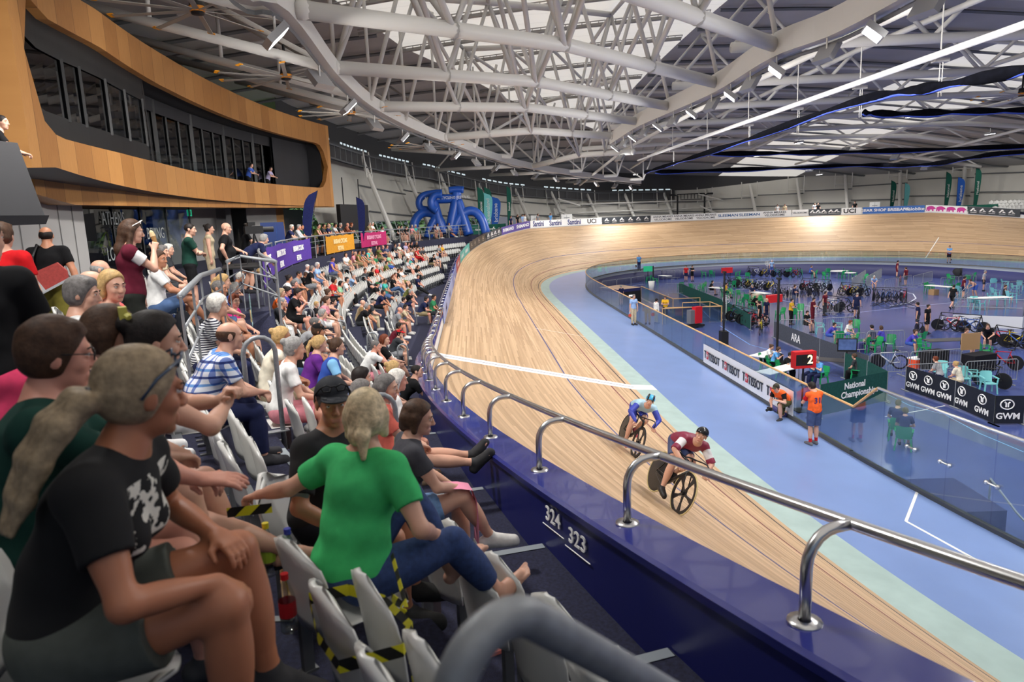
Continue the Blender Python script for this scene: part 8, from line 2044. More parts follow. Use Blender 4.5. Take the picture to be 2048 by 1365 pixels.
mb = MB(); mb.box((0, 0, 1.3), (.06, .85, .62)); mb.bar((0, 0, .74), (0, 0, 1.1), .04, 6); mb.box((0, 0, .75), (.25, .4, .02)); mb.build('case', M_BLACK, t); mb = MB(); mb.box((-.034, 0, 1.32), (.004, .76, .5)); mb.build('screen', mat('screen_blue', s2l(70, 88, 128), .3, noise=.6, nscale=3, emit=s2l(60, 80, 130), estr=.5), t)
for u, v, h, lab in ((1447, 690, 4.2, 'tall black lamp post beside the green side banner'), (1553, 740, 4.4, 'tall black lamp post behind the officials table')):
 t = empty('lamp_post', lab, 'post', g(u, v)); mb = MB(); mb.bar((0, 0, 0), (0, 0, h), .06, 8); mb.build('pole', M_BLACK, t); mb = MB(); mb.box((0, 0, h), (.35, .12, .1)); mb.box((0, 0, .4), (.5, .4, .8)); mb.build('equipment_box', M_BLACK, t)
# tunnel and railing
A = [g(u, v) for u, v in ((1225, 600), (1280, 592), (1292, 572), (1228, 574))]
t = empty('tunnel_entrance', 'dark tunnel mouth with navy lintel under a pale deck', 'tunnel', (A[0][0], A[0][1], INZ)); c = np.array(t.location)
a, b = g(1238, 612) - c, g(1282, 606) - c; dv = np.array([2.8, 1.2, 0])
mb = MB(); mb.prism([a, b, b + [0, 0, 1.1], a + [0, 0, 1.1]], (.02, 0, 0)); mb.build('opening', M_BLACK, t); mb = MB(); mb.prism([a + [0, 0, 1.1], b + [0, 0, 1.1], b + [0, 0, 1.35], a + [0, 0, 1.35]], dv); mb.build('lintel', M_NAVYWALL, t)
mb = MB(); mb.prism([a + [0, 0, 1.352], b + [0, 0, 1.352], b + dv + [0, 0, 1.352], a + dv + [0, 0, 1.352]], (0, 0, .01)); mb.build('deck', col(186, 160, 140), t); mb = MB(); mb.box((a + b) / 2 + [-.05, .0, .75], (.02, .5, .12)); mb.build('light_strip', mat('strip_light', (1, 1, 1), .3, emit=(1, 1, 1), estr=2), t)
t = empty('tunnel_railing', 'glass railing with timber handrails round the tunnel ramp', 'railing', g(1345, 640)); c = np.array(t.location); h = 1.1
for line in (((1282, 573), (1346, 598), (1400, 596)), ((1365, 606), (1420, 604), (1443, 613), (1330, 616)), ((1325, 618), (1444, 612))):
 P = [g(u, v, INZ + h) - c for u, v in line]; mb = MB(); mb.tube(P, .035, 6); mb.build('handrail', M_WOODR, t)
 for p, q in zip(P[:-1], P[1:]):
  mb = MB(); mb.prism([(p[0], p[1], .08), (q[0], q[1], .08), (q[0], q[1], h - .03), (p[0], p[1], h - .03)], (.012, 0, 0)); mb.build('glass_panel', M_GLASS, t)
 for p in P: mb = MB(); mb.bar((p[0], p[1], 0), (p[0], p[1], h), .03, 6); mb.build('timber_post', M_WOODR, t)
t = empty('motor_trolley', 'red upright equipment trolley inside the tunnel railing', 'trolley', g(1394, 655), .4)
mb = MB(); mb.box((0, 0, .85), (.4, .55, 1.1)); mb.build('red_case', col(206, 30, 44, .4), t); mb = MB(); mb.box((.1, .45, .75), (.4, .35, .9)); mb.build('grey_case', col(110, 112, 118), t); mb = MB(); mb.box((0, .15, .15), (.6, 1.1, .12)); mb.build('chassis', M_BLACK, t)
for sx in (-.25, .25): mb = MB(); mb.lathe([(.1, -.03), (.1, .03)], 10, c=(sx, -.2, .1), M=rot('X', 1.57)); mb.build('wheel', M_TYRE, t)
t = empty('planter', 'tall white tapered planter beside the tunnel', 'planter', g(1303, 583)); mb = MB(); mb.lathe([(0, 0), (.2, 0), (.32, 1.0), (.28, 1.0), (.2, .9), (0, .9)], 16); mb.build('pot', M_WHITE, t, smooth=True)
t = empty('green_sign', 'green sign screen on a stand at the left of the infield', 'sign', g(1296, 565), HEAD); mb = MB(); mb.box((0, 0, 1.5), (.06, 1.0, .6)); mb.build('panel', mat('sign_green', s2l(40, 170, 120), .4, emit=s2l(40, 170, 120), estr=.4), t); mb = MB(); mb.bar((0, 0, 0), (0, 0, 1.3), .04, 6); mb.box((.05, -.6, .9), (.1, .12, 1.8)); mb.build('stand', M_BLACK, t)
def case(u, v, d, m, label, kind='crate', lid=None, z=0, yw=.3, tilt=0):
 t = empty(kind, label, kind.replace('_', ' '), g(u, v, INZ + z), yw); M = rot('Y', tilt) if tilt else None; mb = MB(); mb.box((0, 0, d[2] / 2), d, M=M); mb.build('body', m, t)
 if lid: mb = MB(); mb.box((0, 0, d[2] + .03), (d[0] * 1.02, d[1] * 1.02, .06), M=M); mb.build('lid', lid, t)
 return t
M_RC = col(222, 36, 44, .5); M_CARD = col(178, 142, 100, .8)
for u, v in ((1454, 546), (1548, 605)):
 t = case(u, v, (.3, 1.2, .55), M_RC, 'tilted red sponsor crate %s' % ('at the back left of the infield' if u < 1500 else 'on a stand in the middle pit'), 'crate', None, 1.0, HEAD + .3); mb = MB(); mb.bar((0, .4, -1.0), (0, .4, 0), .03, 5); mb.bar((0, -.4, -1.0), (0, -.4, 0), .03, 5); mb.build('stand', M_BLACK, t); t.location.z = INZ + 1.0
case(1835, 734, (.5, .8, .4), col(238, 82, 36, .5), 'orange cool box with white lid behind the near barriers', 'cool_box', WT)
case(1867, 590, (.5, .6, .45), M_CARD, 'brown cardboard box under the far right table', 'cardboard_box')
t = case(1940, 700, (.04, .95, .8), M_CARD, 'brown board propped on the cluttered table', 'display_board', None, .78, HEAD + .1)
case(1519, 604, (.5, 1.1, .7), col(214, 206, 180), 'cream cardboard partition in the middle pit', 'partition')
case(1720, 704, (.35, .5, .5), col(60, 60, 130), 'purple blue bag under the near green chairs', 'bag'); case(1865, 735, (.6, 1.3, .8), cloth(34, 34, 38), 'black covered gear pile behind the near barriers', 'gear_pile'); case(1955, 742, (.7, 1.4, .8), cloth(28, 28, 34), 'black covered gear pile by the brown board', 'gear_pile')
t = empty('gym_plates', 'row of black wheels stored on a rack against the navy wall', 'wheel rack', g(1928, 560, INZ), HEAD); mb = MB(); mb.box((0, 0, .45), (.3, 2.4, .06)); mb.bar((0, -1, 0), (0, -1, .45), .04, 5); mb.bar((0, 1, 0), (0, 1, .45), .04, 5); mb.build('shelf', M_BLACK, t)
for i in range(5): o = wheel('disc', t, 0, .82, 0, None); o.location = (0, -.9 + i * .42, .82); o.rotation_euler = (0, 0, .9)
# pedestal fans and white screens
for u, v in ((1431, 550), (1534, 552), (1452, 640)):
 t = empty('pedestal_fan', None, 'fan', g(u, v), HEAD); mb = MB(); mb.bar((0, 0, 0), (0, 0, 1.3), .025, 6); mb.lathe([(0, .03), (.25, .03), (.25, 0), (0, 0)], 12); mb.build('stand', M_WHITE, t)
 mb = MB(); mb.tube([(0, .27 * math.cos(a), 1.45 + .27 * math.sin(a)) for a in np.linspace(0, 6.283, 16, endpoint=False)], .012, 4, closed=True)
 for k in range(12): mb.bar((0, 0, 1.45), (0, .27 * math.cos(k * .5236), 1.45 + .27 * math.sin(k * .5236)), .005, 3)
 mb.build('cage', M_WHITE, t)
 mb = MB()
 for k in range(4): mb.box((.03, .12 * math.cos(k * 1.571), 1.45 + .12 * math.sin(k * 1.571)), (.01, .14 if k % 2 == 0 else .08, .08 if k % 2 == 0 else .14))
 mb.build('blades', col(200, 204, 208), t); dl(t, 'white pedestal fan', u, v)
# floor markings
struct(paint('floor_marking', [g(1560, 600)[:2], g(1690, 628)[:2], g(1860, 610)[:2], g(2040, 592)[:2]], .06, INZ + .004, col(190, 196, 220)))
struct(paint('floor_marking', [g(1800, 583)[:2], g(1826, 588)[:2], g(1832, 597)[:2], g(1818, 606)[:2], g(1780, 612)[:2]], .1, INZ + .004, col(214, 218, 232)))
struct(paint('floor_marking', [g(1776, 790)[:2], g(1820, 812)[:2], g(1890, 830)[:2], g(1960, 868)[:2], g(2048, 905)[:2]], .05, INZ + .004, col(110, 176, 232)))
struct(paint('floor_marking', [g(1440, 652)[:2], g(1500, 690)[:2], g(1560, 706)[:2]], .05, INZ + .004, col(120, 170, 230)))
struct(paint('floor_marking', [g(1770, 834)[:2], g(1840, 822)[:2], g(1890, 812)[:2]], .06, INZ + .004, WT))
# steps block and rail behind the gates at right
p = g(1975, 1035); q = g(2090, 1110); t = empty('stair_block', 'navy stair enclosure with grey handrail behind the glass gates', 'stair enclosure', (p[0], p[1], INZ)); c = np.array(t.location); d = np.array([q[0] - p[0], q[1] - p[1], 0]); n = np.array([-d[1], d[0], 0]) / np.linalg.norm(d); n = n if n[0] > 0 else -n
mb = MB(); mb.prism([n * .9, d + n * .9, d + n * .9 + [0, 0, 1.05], n * .9 + [0, 0, 1.05]], n * 1.3); mb.build('navy_wall', M_NAVYWALL, t); mb = MB(); mb.tube([[0, 0, 0], [0, 0, 1.0], d * .5 + [0, 0, .55], d * .9 + [0, 0, .3]], .03, 6); mb.build('handrail', M_GALV, t)
for i, (u, v) in enumerate(((2004, 905), (2020, 910))):
 s_ = -27.0 - i * .35; t = empty('notice_sheet', 'white notice sheet on the glass gate, %s one' % ('left' if i == 0 else 'right'), 'notice', tp(s_, -4.215, .95), float(tr(s_)[2])); mb = MB(); mb.box((0, 0, 0), (.22, .006, .4)); mb.build('sheet', WT, t)
# bicycles: racks and loose ones
FR = [None, None, None, col(196, 30, 40, .35), col(230, 232, 236, .35), col(232, 206, 40, .4), col(60, 96, 170, .35), None]
n = 0
def bk(u, v, yw, fr=None, kinds=None, lean=0.0, base='black track bicycle', z=INZ):
 t = bike(g(u, v, z), yw, '', fr, 'track bicycles in the infield', kinds or ('disc', 'spoke'), lean); t['label'] = base; return t
def rack(u0, v0, u1, v1, n, label, yw0=1.4):
 a = g(u0, v0); b = g(u1, v1); t = empty('bicycle_rack', label, 'rack', a); c = np.array(a); d = b - a; mb = MB(); mb.bar((0, 0, 1.08), d + [0, 0, 1.08], .025, 6); mb.build('bar', M_BLACK, t); nn_ = np.array([-d[1], d[0], 0]) / np.linalg.norm(d)
 for f in (0, 1):
  for s in (-1, 1): mb = MB(); mb.bar(d * f + [0, 0, 1.08], d * f + nn_ * .6 * s, .025, 6); mb.build('leg', M_BLACK, t)
 ya = math.atan2(d[1], d[0]) + yw0
 for i in range(n):
  f = (i + .5) / n; P = a + d * f; u, v, _ = pxof(P); fr = r8.choice(FR); nm = 'black' if fr is None else {3: 'red', 4: 'white', 5: 'yellow', 6: 'blue'}[FR.index(fr)]
  o = bike(P + [0, 0, .02], ya + (math.pi if i % 2 else 0) + r8.uniform(-.12, .12), '', fr, 'track bicycles in the infield', r8.choice([('disc', 'five'), ('spoke', 'spoke'), ('disc', 'spoke')]), r8.uniform(-.1, .1)); dl(o, nm + ' track bicycle', u, v)
rack(1455, 572, 1545, 582, 9, 'long bicycle rack in the middle left of the infield')
rack(1545, 596, 1640, 592, 9, 'long bicycle rack crowded with yellow-trimmed bicycles')
rack(1604, 580, 1660, 584, 4, 'bicycle rack holding white and yellow bicycles'); rack(1682, 590, 1730, 594, 5, 'bicycle rack on the open floor'); rack(1746, 602, 1812, 604, 7, 'bicycle rack above the loose black cables')
rack(1648, 618, 1696, 628, 3, 'bicycle rack behind the man in maroon'); rack(1466, 640, 1518, 655, 5, 'bicycle rack beside the dark green banner'); rack(1880, 660, 1960, 668, 4, 'bicycle rack before the white platform', .4); rack(1990, 690, 2046, 700, 4, 'bicycle rack at the far right edge', .4)
rack(1496, 552, 1600, 556, 8, 'bicycle rack at the back of the infield')
for u, v, yw, fr, kd, base in ((1522, 668, 2.6, FR[5], ('disc', 'spoke'), 'yellow framed track bicycle ridden by the man in black'), (1716, 640, -.6, None, ('five', 'five'), 'track bicycle with five-spoke wheel held by the man in navy'), (1838, 672, 2.9, None, ('disc', 'disc'), 'black track bicycle held by the man in a navy t-shirt'), (1780, 738, 1.2, FR[4], ('spoke', 'disc'), 'white track bicycle parked against the near barriers'), (1800, 570, 2.7, FR[3], ('spoke', 'spoke'), 'red bicycle with white wheel standing alone'), (2010, 738, .5, FR[3], ('disc', 'spoke'), 'red bicycle with dark disc wheel behind the black pen'), (1985, 775, .4, None, ('disc', 'disc'), 'black bicycle inside the black logo pen'), (1655, 626, 2.9, FR[3], None, 'red bicycle lying by the men in maroon')):
 t = bk(u, v, yw, fr, kd, 0, base)
# cables on the floor
mb = MB(); rc = random.Random(2)
for k in range(5):
 P = [g(1742 + rc.uniform(-2, 2) + i * 11 + rc.uniform(-4, 4), 606 + 5 * math.sin(i * 1.3 + k) + k * 1.5, INZ + .012) for i in range(9)]; mb.tube(smoothpts(P, 4), .018, 4)
tag(mb.build('power_cables', M_BLACK), 'tangle of loose black cables on the floor under the bicycle rack', 'cables', kind='stuff')
# people in the infield
def ip_(pose, u, v, yw, top, sh, bt, bc, hr, hcx, label, z=INZ, sc=1.0, skin='light', cap=None):
 p = g(u, v, z); r = person(pose, p[0], p[1], z, yw, top, sh, 'trousers' if bt == 't' else 'shorts', bc, hr, hcx, skin, (50, 50, 54), sc, cap); r['label'] = label; return r
for a in ((('S'), 1372, 563, 2.8, 'tee', 'red', 's', 'navy', 'short', 'dark', 'person in a red top and navy shorts at the back left pits'), ('K', 1384, 563, -2.8, 'tee', 'black', 's', 'black', 'short', 'dark', 'person in black with folded arms beside the red top'), ('N', 1470, 549, 2.5, 'tee', 'charcoal', 't', 'black', 'short', 'brown', 'person in charcoal leaning over the far red crate'), ('S', 1543, 550, 3.0, 'tee', 'lblue', 's', 'blue', 'short', 'white', 'rider in pale blue with a white helmet at the back'), ('K', 1587, 615, -2.4, 'tee', 'navy', 't', 'slate', 'short', 'brown', 'man in a navy top with folded arms by the crowded rack'), ('S', 1519, 655, 1.0, 'tee', 'black', 's', 'black', 'short', 'dark', 'man in a black team top standing over the yellow bicycle'), ('S', 1531, 648, -2.6, 'tee', 'navy', 's', 'navy', 'balding', 'grey', 'bald man in navy facing the man in the black team top'),
   ('S', 1312, 647, -1.2, 'long', 'white', 't', 'khaki', 'short', 'dark', 'man in a white shirt and khaki trousers leaning on the fence'), ('P', 1331, 640, 2.7, 'tee', 'yellow', 't', 'charcoal', 'short', 'brown', 'person in a yellow vest inside the fence gate'), ('S', 1243, 612, .5, 'tee', 'navy', 's', 'khaki', 'short', 'grey', 'volunteer in navy and yellow at the tunnel mouth'), ('S', 1273, 561, 2, 'tee', 'black', 's', 'black', 'short', 'dark', 'person in black behind the far left barrier'), ('S', 1648, 632, -2.6, 'tee', 'maroon', 't', 'charcoal', 'short', 'dark', 'man in a maroon t-shirt standing in the middle of the infield'), ('K', 1624, 648, -2.4, 'tee', 'maroon', 't', 'maroon', 'short', 'dark', 'rider in maroon and white with folded arms behind the grey banner'), ('S', 1712, 636, -.9, 'tee', 'navy', 's', 'navy', 'shaved', 'grey', 'man in navy wheeling a bicycle with a five-spoke wheel'), ('S', 1834, 662, .9, 'tee', 'navy', 's', 'charcoal', 'short', 'dark', 'man in a navy t-shirt with his back turned holding a bicycle'), ('S', 1852, 668, -2.7, 'tee', 'black', 's', 'black', 'bun', 'dark', 'woman in black shirt and shorts facing the navy t-shirt'), ('W', 1903, 618, -1.2, 'tee', 'black', 's', 'black', 'short', 'dark', 'person in black running across the open floor'),
   ('S', 1793, 555, -2, 'tee', 'maroon', 's', 'maroon', 'short', 'dark', 'rider in maroon and white by the far grey barriers'), ('S', 1811, 572, .4, 'tee', 'maroon', 's', 'charcoal', 'short', 'brown', 'rider in maroon seen from behind by the red bicycle'), ('S', 1925, 597, -2, 'tee', 'maroon', 's', 'navy', 'short', 'dark', 'man in maroon standing behind the white-fronted platform'), ('N', 1950, 594, 1.6, None, 'peach', 's', 'blue', 'short', 'brown', 'bare-chested rider in blue shorts bending over'), ('S', 1966, 582, -2.4, 'tee', 'lgrey', 's', 'charcoal', 'short', 'grey', 'man in a pale grey t-shirt and cap near the aqua chairs'), ('N', 1974, 700, 2.4, 'tee', 'black', 's', 'black', 'short', 'brown', 'mechanic in black and yellow bending at a disc wheel'), ('S', 1900, 552, 2, 'tee', 'maroon', 's', 'maroon', 'short', 'dark', 'rider in maroon by the far wheel rack'), ('K', 1581, 650, -2.4, 'tee', 'yellow', 't', 'black', 'bun', 'dark', 'person in yellow standing behind the middle barriers')): ip_(*a)
for a in (('J', 1505, 622, -2.2, 'tee', 'black', 's', 'black', 'balding', 'grey', 'seated man in black in the middle pit'), ('A', 1450, 596, -2, 'tee', 'yellow', 's', 'navy', 'short', 'dark', 'seated person in yellow and navy by the middle table'), ('A', 1506, 600, 2.2, 'tee', 'navy', 's', 'navy', 'short', 'grey', 'seated person in navy by the cream partition'), ('F', 1532, 742, -2.2, 'tee', 'white', 't', 'black', 'bun', 'brown', 'seated official in white with brown hair at the fence table'), ('F', 1546, 748, -2.2, 'tee', 'sky', 't', 'black', 'bob', 'brown', 'seated woman official in sky blue next to the white top'), ('J', 1566, 758, -2.4, 'tee', 'black', 't', 'black', 'short', 'dark', 'seated dark official in black with glasses at the fence table'), ('F', 1640, 772, 1.9, 'tee', 'sky', 't', 'navy', 'short', 'grey', 'grey haired official in sky blue behind the lap counter'), ('F', 1625, 770, 2.0, 'tee', 'sky', 't', 'navy', 'bob', 'brown', 'official in sky blue half hidden by the lap counter'), ('I', 1716, 768, .6, 'tee', 'charcoal', 't', 'black', 'short', 'brown', 'person in charcoal seated at the dark desk from behind'), ('I', 1692, 686, -2.6, 'tee', 'white', 's', 'blue', 'tuft', 'red', 'young rider in white and blue sitting on an aqua chair'), ('B', 1655, 688, -2.4, 'tee', 'violet', 's', 'blue', 'short', 'dark', 'rider in purple bending forward beside the young rider'), ('A', 1746, 700, .7, 'tee', 'slate', 's', 'navy', 'short', 'dark', 'person in slate blue seated with back turned in the near pit'), ('A', 1764, 702, .5, 'tee', 'violet', 's', 'navy', 'bob', 'brown', 'person in violet seated with back turned in the near pit'), ('B', 1815, 706, -2.6, 'tee', 'violet', 's', 'blue', 'curly', 'brown', 'curly haired rider in purple warming up on rollers'), ('I', 1878, 776, .5, 'tee', 'lgrey', 's', 'navy', 'short', 'red', 'person with auburn hair seated behind the black banner'), ('I', 1918, 788, .5, 'tee', 'cream', 's', 'beige', 'bun', 'blond', 'fair haired child seated behind the black banner'), ('A', 1925, 708, -2.6, 'tee', 'slate', 's', 'navy', 'short', 'brown', 'person in slate blue behind the brown board'), ('D', 2008, 606, -2.4, 'tank', 'charcoal', 's', 'black', 'short', 'brown', 'person in charcoal reclining behind the platform'), ('I', 1420, 590, -2, 'tee', 'black', 's', 'black', 'short', 'dark', 'person in black seated by the dark green banner'), ('A', 1620, 556, -2.2, 'tee', 'blue', 's', 'navy', 'short', 'brown', 'person in blue seated by the far round table'), ('A', 1610, 664, -2.6, 'tee', 'black', 's', 'black', 'short', 'dark', 'person in black seated behind the grey banner'), ('I', 1806, 899, -.6, 'tee', 'navy', 's', 'beige', 'short', 'brown', 'official in navy on a green chair behind the glass gates, nearer one'), ('A', 1792, 880, -.5, 'tee', 'navy', 's', 'beige', 'short', 'brown', 'official in navy on a green chair behind the glass gates, farther one'), ('B', 1746, 578, 2.8, 'tee', 'lblue', 's', 'blue', 'short', 'white', 'rider in pale blue seated among bicycles on the open floor')):
 r = ip_(*a)
 if a[1] in (1806, 1792, 1640, 1716, 1532, 1546, 1566, 1505, 1450): pchair((r.location.x, r.location.y, INZ), r.rotation_euler.z, M_GC, 'green plastic armchair', a[1], a[2], a[1] > 1790)
# ------------------------------------------------------------------ small things near the camera
def bottle(P, capc, body, lab, label, h=.24, r=.034):
 t = empty('drink_bottle', label, 'bottle', P, .4)
 mb = MB(); mb.lathe([(0, 0), (r * .9, 0), (r, .01), (r, h * .58), (r * .8, h * .70), (r * .38, h * .86), (r * .36, h * .92)], 14); mb.build('body', body, t, smooth=True)
 mb = MB(); mb.lathe([(r * .45, h * .9), (r * .47, h), (0, h)], 12); mb.build('cap', capc, t); mb = MB(); mb.lathe([(r * 1.02, h * .28), (r * 1.02, h * .54)], 14); mb.build('label_band', lab, t)
M_PET = glass_mat('bottle_plastic', (.86, .9, .88), .8)
bz = zk(7) + .425
for (u, v, cc, lb, txt, h) in ((541, 1150, col(226, 208, 40, .4), col(176, 206, 60, .5), 'clear bottle with a yellow cap and green label on the floor', .26), (585, 1168, col(54, 62, 168, .4), col(120, 130, 200, .5), 'clear bottle with a dark blue cap beside the yellow capped one', .27), (580, 1262, col(206, 36, 40, .4), col(186, 30, 38, .5), 'cola bottle with a red cap and red label on the floor', .25)):
 P = at(u, v, CZ); bottle((P[0], P[1], CZ), cc, M_PET, lb, txt, h)
P = at(614, 1185, CZ); t = empty('cardboard_tray', 'open brown cardboard food tray beside the bottles', 'tray', (P[0], P[1], CZ), .3)
mb = MB(); mb.box((0, 0, .005), (.24, .16, .01)); mb.prism([(-.12, -.08, .0), (.12, -.08, 0), (.14, -.1, .06), (-.14, -.1, .06)], (0, .006, 0)); mb.prism([(-.12, .08, .0), (.12, .08, 0), (.14, .1, .06), (-.14, .1, .06)], (0, .006, 0)); mb.prism([(-.12, -.08, 0), (-.12, .08, 0), (-.14, .1, .06), (-.14, -.1, .06)], (.006, 0, 0)); mb.prism([(.12, -.08, 0), (.12, .08, 0), (.14, .1, .06), (.14, -.1, .06)], (.006, 0, 0)); mb.build('tray', M_CARD, t)
# hazard tape tied round a folded seat and along the floor
M_TAPE = bpy.data.materials.new('hazard_tape'); M_TAPE.use_nodes = True; _t = M_TAPE.node_tree; _b = _t.nodes['Principled BSDF']; _tc = _t.nodes.new('ShaderNodeTexCoord'); _w = _t.nodes.new('ShaderNodeTexWave'); _w.bands_direction = 'DIAGONAL'; _w.inputs['Scale'].default_value = 5.5; _r = _t.nodes.new('ShaderNodeValToRGB'); _r.color_ramp.interpolation = 'CONSTANT'; _r.color_ramp.elements[0].color = (*s2l(22, 22, 20), 1); _r.color_ramp.elements[1].position = .5; _r.color_ramp.elements[1].color = (*s2l(222, 214, 40), 1)
_t.links.new(_tc.outputs['Object'], _w.inputs['Vector']); _t.links.new(_w.outputs['Fac'], _r.inputs[0]); _t.links.new(_r.outputs[0], _b.inputs['Base Color'])
near7 = [c for c in cand if c[1] == 7]; c7 = min(near7, key=lambda c: (c[4][0] - 770) ** 2 + (c[4][1] - 1230) ** 2); PT = c7[3]; ya = -math.pi / 2 - c7[2]
t = empty('hazard_tape', 'yellow and black hazard tape tied round a folded white seat', 'tape', PT, ya); mb = MB()
def band_(P, wd):
 V = []; Fc = []
 for i, p in enumerate(P): p = np.array(p); V += [p - [0, 0, wd / 2], p + [0, 0, wd / 2]]
 mb.add(V, [(2 * i, 2 * i + 2, 2 * i + 3, 2 * i + 1) for i in range(len(P) - 1)])
band_([(-.30, -.24, .62), (-.30, .0, .60), (-.26, .24, .62), (-.10, .25, .60), (.0, .12, .58), (.02, -.1, .57), (-.08, -.25, .6), (-.30, -.24, .62)], .05); mb.prism([(.03, -.02, .6), (.03, .04, .58), (.02, -.06, .30), (.02, -.11, .31)], (.002, 0, 0)); mb.prism([(.03, .0, .6), (.03, -.04, .62), (.04, .10, .78), (.04, .13, .75)], (.002, 0, 0)); mb.prism([(.03, 0, .62), (.03, .03, .58), (.05, .18, .52), (.05, .18, .57)], (.002, 0, 0)); mb.build('strip', M_TAPE, t)
a = at(455, 1036, CZ + .35); b = at(545, 1026, zk(7) + .78); t = empty('hazard_tape', 'yellow and black hazard tape stretched beside the pointing hand', 'tape', a); mb = MB(); d = b - a
mb.add([(0, 0, 0), (d[0], d[1], d[2]), (d[0], d[1], d[2] + .045), (0, 0, .045)], [(0, 1, 2, 3)]); mb.build('strip', M_TAPE, t)
# backpack by the balustrade
P = at(372, 690, CZ); t = empty('backpack', 'black and blue backpack standing on the floor by the balustrade', 'backpack', (P[0], P[1], CZ), -1.2)
S = SDF(); S.ell((0, 0, .24), (.13, .17, .26), None, .03); S.ell((.1, 0, .16), (.08, .13, .13), None, .03); place_mesh('bag_body', nmesh(S, 'bag', .012, .004), cloth(30, 32, 38), t)
for q in (-.09, .09): mb = MB(); mb.tube([(-.1, q, .44), (-.17, q, .3), (-.16, q * 1.2, .12), (-.1, q * 1.3, .04)], .02, 5); mb.build('strap', cloth(46, 60, 96), t)
mb = MB(); mb.tube([(-.06, -.05, .48), (-.05, 0, .53), (-.06, .05, .48)], .01, 5); mb.build('grab_handle', M_BLACK, t)
# folding fan held by the woman in pink, red bag behind the plaid shirt, book, pink towel
P = atd(503, 640, 5.6); t = empty('hand_fan', 'open pale blue patterned folding fan held by the woman in pink', 'hand fan', P, HEAD - 1.2); V = [(0, 0, 0)]; Fc = []; N = 14
V = []
for i in range(N + 1): a = R_(-10) + R_(130) * i / N; V += [(.006 * (i % 2), -.07 * math.cos(a), .07 * math.sin(a)), (.006 * (i % 2), -.21 * math.cos(a), .21 * math.sin(a))]
mesh('leaf', V, [(2 * i, 2 * i + 2, 2 * i + 3, 2 * i + 1) for i in range(N)], mat('fan_leaf', s2l(166, 208, 206), .8, noise=.35, nscale=40), t); mb = MB()
for i in range(N): a = R_(-10) + R_(130) * (i + .5) / N; mb.bar((0, 0, 0), (0, -.08 * math.cos(a), .08 * math.sin(a)), .006, 4)
mb.build('ribs', col(222, 196, 140), t)
P = at(500, 850, zk(6) + .42); t = empty('handbag', 'red and grey bag lying on the seat behind the plaid shirt', 'bag', (P[0], P[1], zk(6) + .43), .3); S = SDF(); S.ell((0, 0, .08), (.2, .13, .1), None, .02); place_mesh('bag_body', nmesh(S, 'bag', .014, .006), cloth(120, 116, 118), t); S = SDF(); S.ell((.1, .04, .14), (.1, .1, .05), None, .02); place_mesh('red_flap', nmesh(S, 'flap', .014, .004), cloth(196, 28, 38), t)
P = at(985, 1290, zk(6)); t = empty('book', 'salmon covered booklet on the floor under the near seats', 'booklet', (P[0], P[1], zk(6)), .5); mb = MB(); mb.box((0, 0, .012), (.21, .15, .02)); mb.build('cover', col(232, 128, 112), t)
# equipment table and camera at the concourse
P = atd(480, 515, 14.6); table((P[0], P[1], CZ), yaw_in(P[0], P[1]) + 1.57, 1.8, .7, 'black equipment table with a laptop beside the camera operator', M_BLACK, .85)
t = empty('laptop', 'open black laptop on the equipment table', 'laptop', (P[0], P[1], CZ + .85), yaw_in(P[0], P[1])); mb = MB(); mb.box((0, 0, .01), (.25, .36, .02)); mb.build('base', M_BLACK, t); mb = MB(); mb.prism([(.12, -.18, .02), (.12, .18, .02), (.18, .18, .26), (.18, -.18, .26)], (.012, 0, 0)); mb.build('screen', M_BLACK, t)
P = atd(508, 470, 20); t = empty('video_camera', 'black broadcast camera on a tripod at the concourse', 'camera', (P[0], P[1], CZ), R_(-60)); z = 1.55; mb = MB(); mb.box((0, 0, z), (.5, .18, .22)); mb.build('camera_body', M_BLACK, t); mb = MB(); mb.tube([(.25, 0, z), (.55, 0, z)], .08, 10); mb.build('lens', M_BLACK, t); mb = MB(); mb.box((-.05, 0, z + .17), (.2, .1, .1)); mb.build('viewfinder', M_BLACK, t)
for k in range(3): a = k * 2.094; mb = MB(); mb.bar((0, 0, z - .12), (.45 * math.cos(a), .45 * math.sin(a), 0), .025, 5); mb.build('tripod_leg', M_BLACK, t)
for i, u in enumerate((540, 556)): P = atd(u, 490, 29 + i * .6); t = empty('vending_machine', 'tall blue drinks fridge on the concourse, %s' % ('left one' if i == 0 else 'right one'), 'fridge', (P[0], P[1], CZ), R_(-75)); mb = MB(); mb.box((0, 0, .9), (.6, .7, 1.8)); mb.build('cabinet', col(28, 60, 128, .4), t); mb = MB(); mb.box((.305, 0, 1.0), (.01, .56, 1.3)); mb.build('door', mat('fridge_door', s2l(50, 100, 170), .2, noise=.4, nscale=6), t)
# mannequin bicycle hung in the foyer
P = pol(75.4, R_(-6.2), 5.6); o = bike((P[0], P[1], 5.3), 1.2, 'bright yellow bicycle displayed high in the foyer behind glass', col(206, 232, 40, .4), None, ('spoke', 'spoke')); o.rotation_euler = (0, -.9, -1.9)
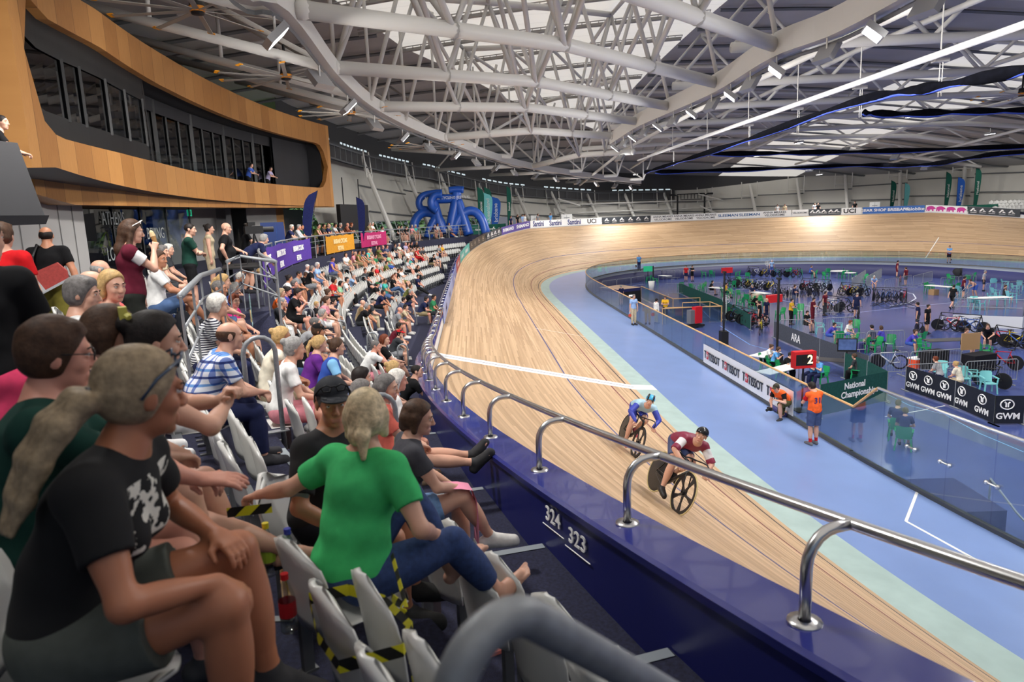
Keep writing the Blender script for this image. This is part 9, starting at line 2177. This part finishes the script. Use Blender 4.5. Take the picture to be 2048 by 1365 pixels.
# towel on the lap and feet up on the wall: two people hidden behind the hoop
JA1 = skel(lean=0, lean2=10, female=True, head=(-20, 4, 0), fl=(.95, .06, .46), kl=(.2, 0, 1), fr=(.92, -.1, .44), kr=(.2, 0, 1), ftl=-50, ftr=-46, hl=(.36, .08, .66), hr=(.38, -.06, .66))
s_ = -28.6; b_ = tp(s_, oo(s_) + 1.42, 0); zf_ = walk_z(s_) + .02; hy_ = math.atan2(-math.cos(float(tr(s_)[2])), math.sin(float(tr(s_)[2])))
wv = hero(JA1, (b_[0], b_[1], zf_), hy_, 'person in black shorts resting sandalled feet up on the coping wall', cloth(238, 120, 104), .62, (cloth(44, 46, 50), .8), 'bob', 'salt', 'light', cloth(60, 60, 62), h=.009)
put_seat(b_[0], b_[1], zf_, hy_, False, 'white seat under the person with feet up on the coping', None, True)
s_ = -30.0; b_ = tp(s_, oo(s_) + 1.5, 0); zf_ = walk_z(s_) + .02; JB1 = skel(lean=4, lean2=10, female=True, head=(-10, 10, 0), fr=(.62, .02, .26), kr=(.3, -.1, 1), hl=(.38, .06, .66), hr=(.40, -.02, .68))
hy_ = hy_ + .05; wb = hero(JB1, (b_[0], b_[1], zf_), hy_, 'woman in denim shorts and white sandals with a pink towel on her knee', cloth(70, 70, 76), .5, (mat('denim_light', s2l(108, 142, 186)), .6), 'bob', 'brown', 'light', cloth(226, 224, 220), h=.009)
put_seat(b_[0], b_[1], zf_, hy_, False, 'white seat under the woman with the pink towel', None, True)
t = empty('towel', 'pink and white striped towel hanging over a bare knee', 'towel', (b_[0], b_[1], zf_), hy_); k_ = JB1['kr']; mb = MB(); V = []
for i, (x, z) in enumerate(((-.14, .10), (-.02, .085), (.06, .06), (.085, -.02), (.09, -.14), (.088, -.26), (.084, -.36))): V += [(k_[0] + x, k_[1] - .07, k_[2] + z), (k_[0] + x, k_[1] + .07, k_[2] + z + .004)]
mb.add(V, [(2 * i, 2 * i + 2, 2 * i + 3, 2 * i + 1) for i in range(6)]); o = mb.build('cloth', None, t, smooth=True); m_ = mat('towel_pink', s2l(240, 150, 180), .9); o.data.materials.append(m_); mb = MB()
for y in np.linspace(-.065, .065, 9): mb.bar((k_[0] + .084, k_[1] + y, k_[2] - .36), (k_[0] + .084, k_[1] + y * 1.1, k_[2] - .42), .006, 4)
mb.build('tassels', WT, t)
# ------------------------------------------------------------------ labels that single each thing out
def words(n): return len(n.split())
def finish():
 from collections import defaultdict
 byl = defaultdict(list)
 for o, i in PEOPLE:
  kid = 'child' if i['kid'] else 'spectator'; where = 'seated on the upper concourse' if i['row'] >= 8 else 'seated in the %s row' % RW[i['row']]
  o['label'] = '%s with %s, %s %s, %s, %s' % (kid, i['hair'], i['sh'], i['top'], i['bot'], where); byl[o['label']].append((o, i))
 for l, q in byl.items():
  if len(q) > 1:
   q.sort(key=lambda z: z[1]['u'])
   for n, (o, i) in enumerate(q):
    nb = min((p for p in PEOPLE if p[0] is not o), key=lambda p: (p[1]['x'] - i['x']) ** 2 + (p[1]['y'] - i['y']) ** 2)[1]
    o['label'] = 'spectator in %s %s and %s, %s row, beside one in %s' % (i['sh'], i['top'], i['bot'], (RW + ['upper'])[min(9, i['row'])] , nb['sh'])
 for o, i in PEOPLE: o['group'] = 'seated spectators'
 seen = defaultdict(int)
 for o in list(bpy.data.objects):
  if o.get('label') == 'SEAT_OF':
   s = bpy.data.objects[o['sitter']]; i = next(i for p, i in PEOPLE if p is s)
   o['label'] = 'seat under spectator in %s %s and %s, %s row' % (i['sh'], i['top'], i['bot'], (RW + ['upper'])[min(9, i['row'])]); o['group'] = 'seats in use'
   del o['sitter']; DUPS.append((o, i['u']))
 groups = defaultdict(list)
 for o, u in DUPS: groups[o['label']].append((u, o))
 for l, q in groups.items():
  if len(q) > 1:
   q.sort(key=lambda z: z[0])
   for n, (u, o) in enumerate(q): o['label'] = '%s, %s from left' % (l, ordn(n))
 lab = defaultdict(list)
 for o in bpy.data.objects:
  if o.parent is None and o.get('label'): lab[o['label']].append(o)
 for l, q in lab.items():
  if len(q) > 1 and not l.startswith('empty white'):
   for n, o in enumerate(q): o['label'] = ('%s, %s of these' % (l, ordn(n)))
finish()
